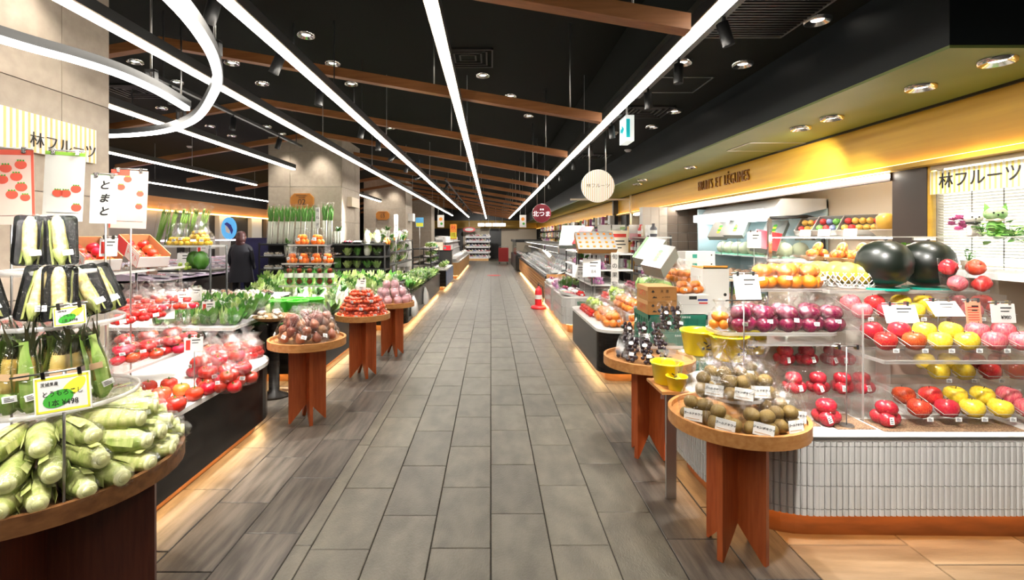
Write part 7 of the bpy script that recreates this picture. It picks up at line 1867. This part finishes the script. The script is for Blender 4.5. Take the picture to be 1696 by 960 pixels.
# fire extinguisher
t = thing('fire_extinguisher','red fire extinguisher on a red base before the slatted chiller','fire extinguisher',(1.03,10.75,0)); obj('base', S().lathe([(.16,0),(.17,.02),(.15,.06),(.09,.075),(0,.075)],18), m_redc, t); obj('cylinder', S().lathe([(.072,.075),(.075,.09),(.075,.38),(.06,.43),(.025,.46),(.022,.49),(0,.49)],16), m_redc, t)
obj('label', S().shell([(.0765,.21),(.0765,.30)],16), m_paper, t); obj('valve', S().box(-.015,.015,-.015,.015,.49,.52).box(-.01,.01,-.09,.03,.52,.53).box(-.01,.01,-.08,.02,.545,.555), m_blackm, t); obj('hose', S().tube([(.02,0,.50),(.09,0,.46),(.10,0,.30),(.095,0,.14)],.011,6), m_blackm, t)
# slatted chiller with glass
t = thing('slatted_chiller','long chiller with wooden slats and glass front full of white packs','refrigerator',(1.85,16.4,0)); y0, y1 = -5.4, 5.4
obj('body', S().box(-.58,.65,y0,y1,.10,.62), m_brown, t); obj('kickboard', S().box(-.50,.65,y0+.05,y1,0,.10), m_copper, t); obj('led_tape', S().box(-.57,-.54,y0,y1,.092,.098), m_led, t)
for i in range(6): obj('slat', S().box(-.61,-.58,y0,y1,.115+.083*i,.115+.083*i+.066), m_twood, t)
obj('end_panel', S().box(-.62,.65,y0-.03,y0,.10,.72), m_twood, t); obj('rail', S().box(-.65,-.56,y0-.02,y1,.62,.68), m_black, t)
obj('deck', S().add([(-.56,y0,.66),(-.56,y1,.66),(.55,y1,1.0),(.55,y0,1.0)],[(0,3,2,1)]), m_white, t); obj('back', S().box(.58,.65,y0,y1,.62,1.35), m_white, t)
obj('front_glass', S().add([(-.57,y0,.68),(-.57,y1,.68),(-.35,y1,1.18),(-.35,y0,1.18)],[(0,3,2,1)]).add([(-.57,y0,.68),(-.35,y0,1.18),(.6,y0,1.32),(.6,y0,.68)],[(0,1,2,3)]), m_glass, t)
obj('canopy', S().box(-.37,.66,y0,y1,1.33,1.37), m_steel, t); obj('top_glass_frame', S().tube([(-.35,y0,1.18),(-.35,y1,1.18)],.014,6), m_chrome, t); obj('canopy_lamp', S().box(-.30,-.24,y0+.1,y1,1.316,1.328), glow('case_lamp',(1,.98,.95),9), t); obj('end_post', S().box(-.36,-.33,y0-.005,y0+.02,1.18,1.33), m_chrome, t)
for j in range(4):
    for i in range(24):
        x = -.42+.24*j; k_fp.put((1.85+x,16.4-5.2+.44*i,.672+.306*(x+.56)),(0,-.3,-pi/2),f'white packed tray inside the slatted chiller, {nth(i)} back in the {nth(j)} file','packs in the slatted chiller',1.35)
t = thing('dark_chiller','dark curved glass chiller beyond the slatted one','refrigerator',(1.75,25.2,0)); obj('body', S().box(-.62,.6,-2.6,2.6,.05,.70), m_blackm, t); obj('glass_front', S().box(-.6,-.58,-2.6,2.6,.7,1.3), m_glass, t); obj('canopy', S().box(-.62,.6,-2.6,2.6,1.3,1.42), m_blackm, t); obj('kickboard', S().box(-.55,.6,-2.5,2.6,0,.05), m_dark, t); obj('back', S().box(.5,.6,-2.6,2.6,.7,1.3), m_steel, t)
for i in range(8): k_fp.put((1.5,23.2+.55*i,.701),-pi/2,f'tray pack in the dark curved chiller, {nth(i)} back','packs in the dark chiller',1.8)
t = thing('red_cart','red trolley cart at the far end of the aisle','cart',(.72,28.6,0)); obj('box', S().box(-.28,.28,-.3,.3,.14,.92), mat('cart_red',(.35,.015,.015),.5), t); obj('handle', S().tube([(-.26,-.3,.92),(-.26,-.36,1.0),(.26,-.36,1.0),(.26,-.3,.92)],.015,6), m_steel, t)
for x in (-.22,.22):
    for y in (-.24,.24): obj('wheel', S().prism(disc(.06,12),-.015,.015,T(x,y,.06)@RY(pi/2)), m_blackm, t)
for x in (-.22,.22):
    for y in (-.24,.24): obj('wheel_fork', S().box(x-.012,x+.012,y-.012,y+.012,.06,.14), m_steel, t)
# goods racks along the right wall
m_goods = [mat('goods%d' % i, c, .45, vary=.2) for i, c in enumerate([(.55,.05,.05),(.80,.72,.55),(.70,.40,.10),(.10,.10,.12),(.75,.75,.74),(.45,.12,.30),(.25,.12,.06),(.30,.45,.20)])]
me_goods = []
for i in range(8):
    s = S()
    if i % 3 == 0: s.lathe([(.05,0),(.055,.02),(.055,.14),(.025,.18),(.025,.22),(0,.22)],10); s.mat(1).shell([(.057,.05),(.057,.11)],10)
    else: s.prism(rr(-.07,.07,-.05,.05,.01,2),0,.20); s.mat(1).box(-.05,.05,-.052,-.05,.07,.14)
    me_goods.append(fm('packet', s, m_goods[i], m_paper))
for c_,(y0,y1,x0,x1) in enumerate(((12.7,17.6,3.0,3.6),(18.2,23.4,3.0,3.6),(24,31,3.0,3.6))):
    shelf_unit(f'dark shelf of packets along the right hand shops, {nth(c_)} going away',x0,x1,y0,y1,(.5,.85,1.2,1.52,1.85),back=None)
    for z in (.851,1.201,1.521,1.851):
        n_ = int((y1-y0)/.42)
        for i in range(n_): obj('packet', me_goods[R.randrange(8)], None, None, (x0+.12,y0+.2+.42*i,z), (0,0,-pi/2+R.uniform(-.2,.2)), label=f'small packet on the {nth(c_)} dark shelf unit, {nth(i)} back on the {["lowest","second","third","top"][[.851,1.201,1.521,1.851].index(z)]} board', cat='packet', group='packets on the far dark shelves', sc=1.25)
for i,(y,x) in enumerate([(9.0,2.62),(10.2,2.62),(11.4,2.6)]):
    tall_card(CX+F*x/y,372,398,22,y,.0,f'white price board standing behind the tiled counters, {nth(i)} going away','',m_paper,None,m_pinkf)
shelf_unit('steel frame shelf behind the white tiled counters',2.55,2.95,8.1,11.0,(.9,1.25,1.55),m=m_steel)
for z in (.901,1.251,1.551):
    for i in range(12): obj('packet', me_goods[R.randrange(8)], None, None, (2.70,8.25+.23*i,z), (0,0,-pi/2+R.uniform(-.2,.2)), label=f'small packet on the steel shelf, {nth(i)} back on the {["lower","middle","upper"][[.901,1.251,1.551].index(z)]} board', cat='packet', group='packets on the steel shelf')
obj('black_post', S().box(-.06,.06,-.06,.06,0,2.5), m_dark, None, (3.25,13.0,0), label='black upright post before the farther shops', cat='post')
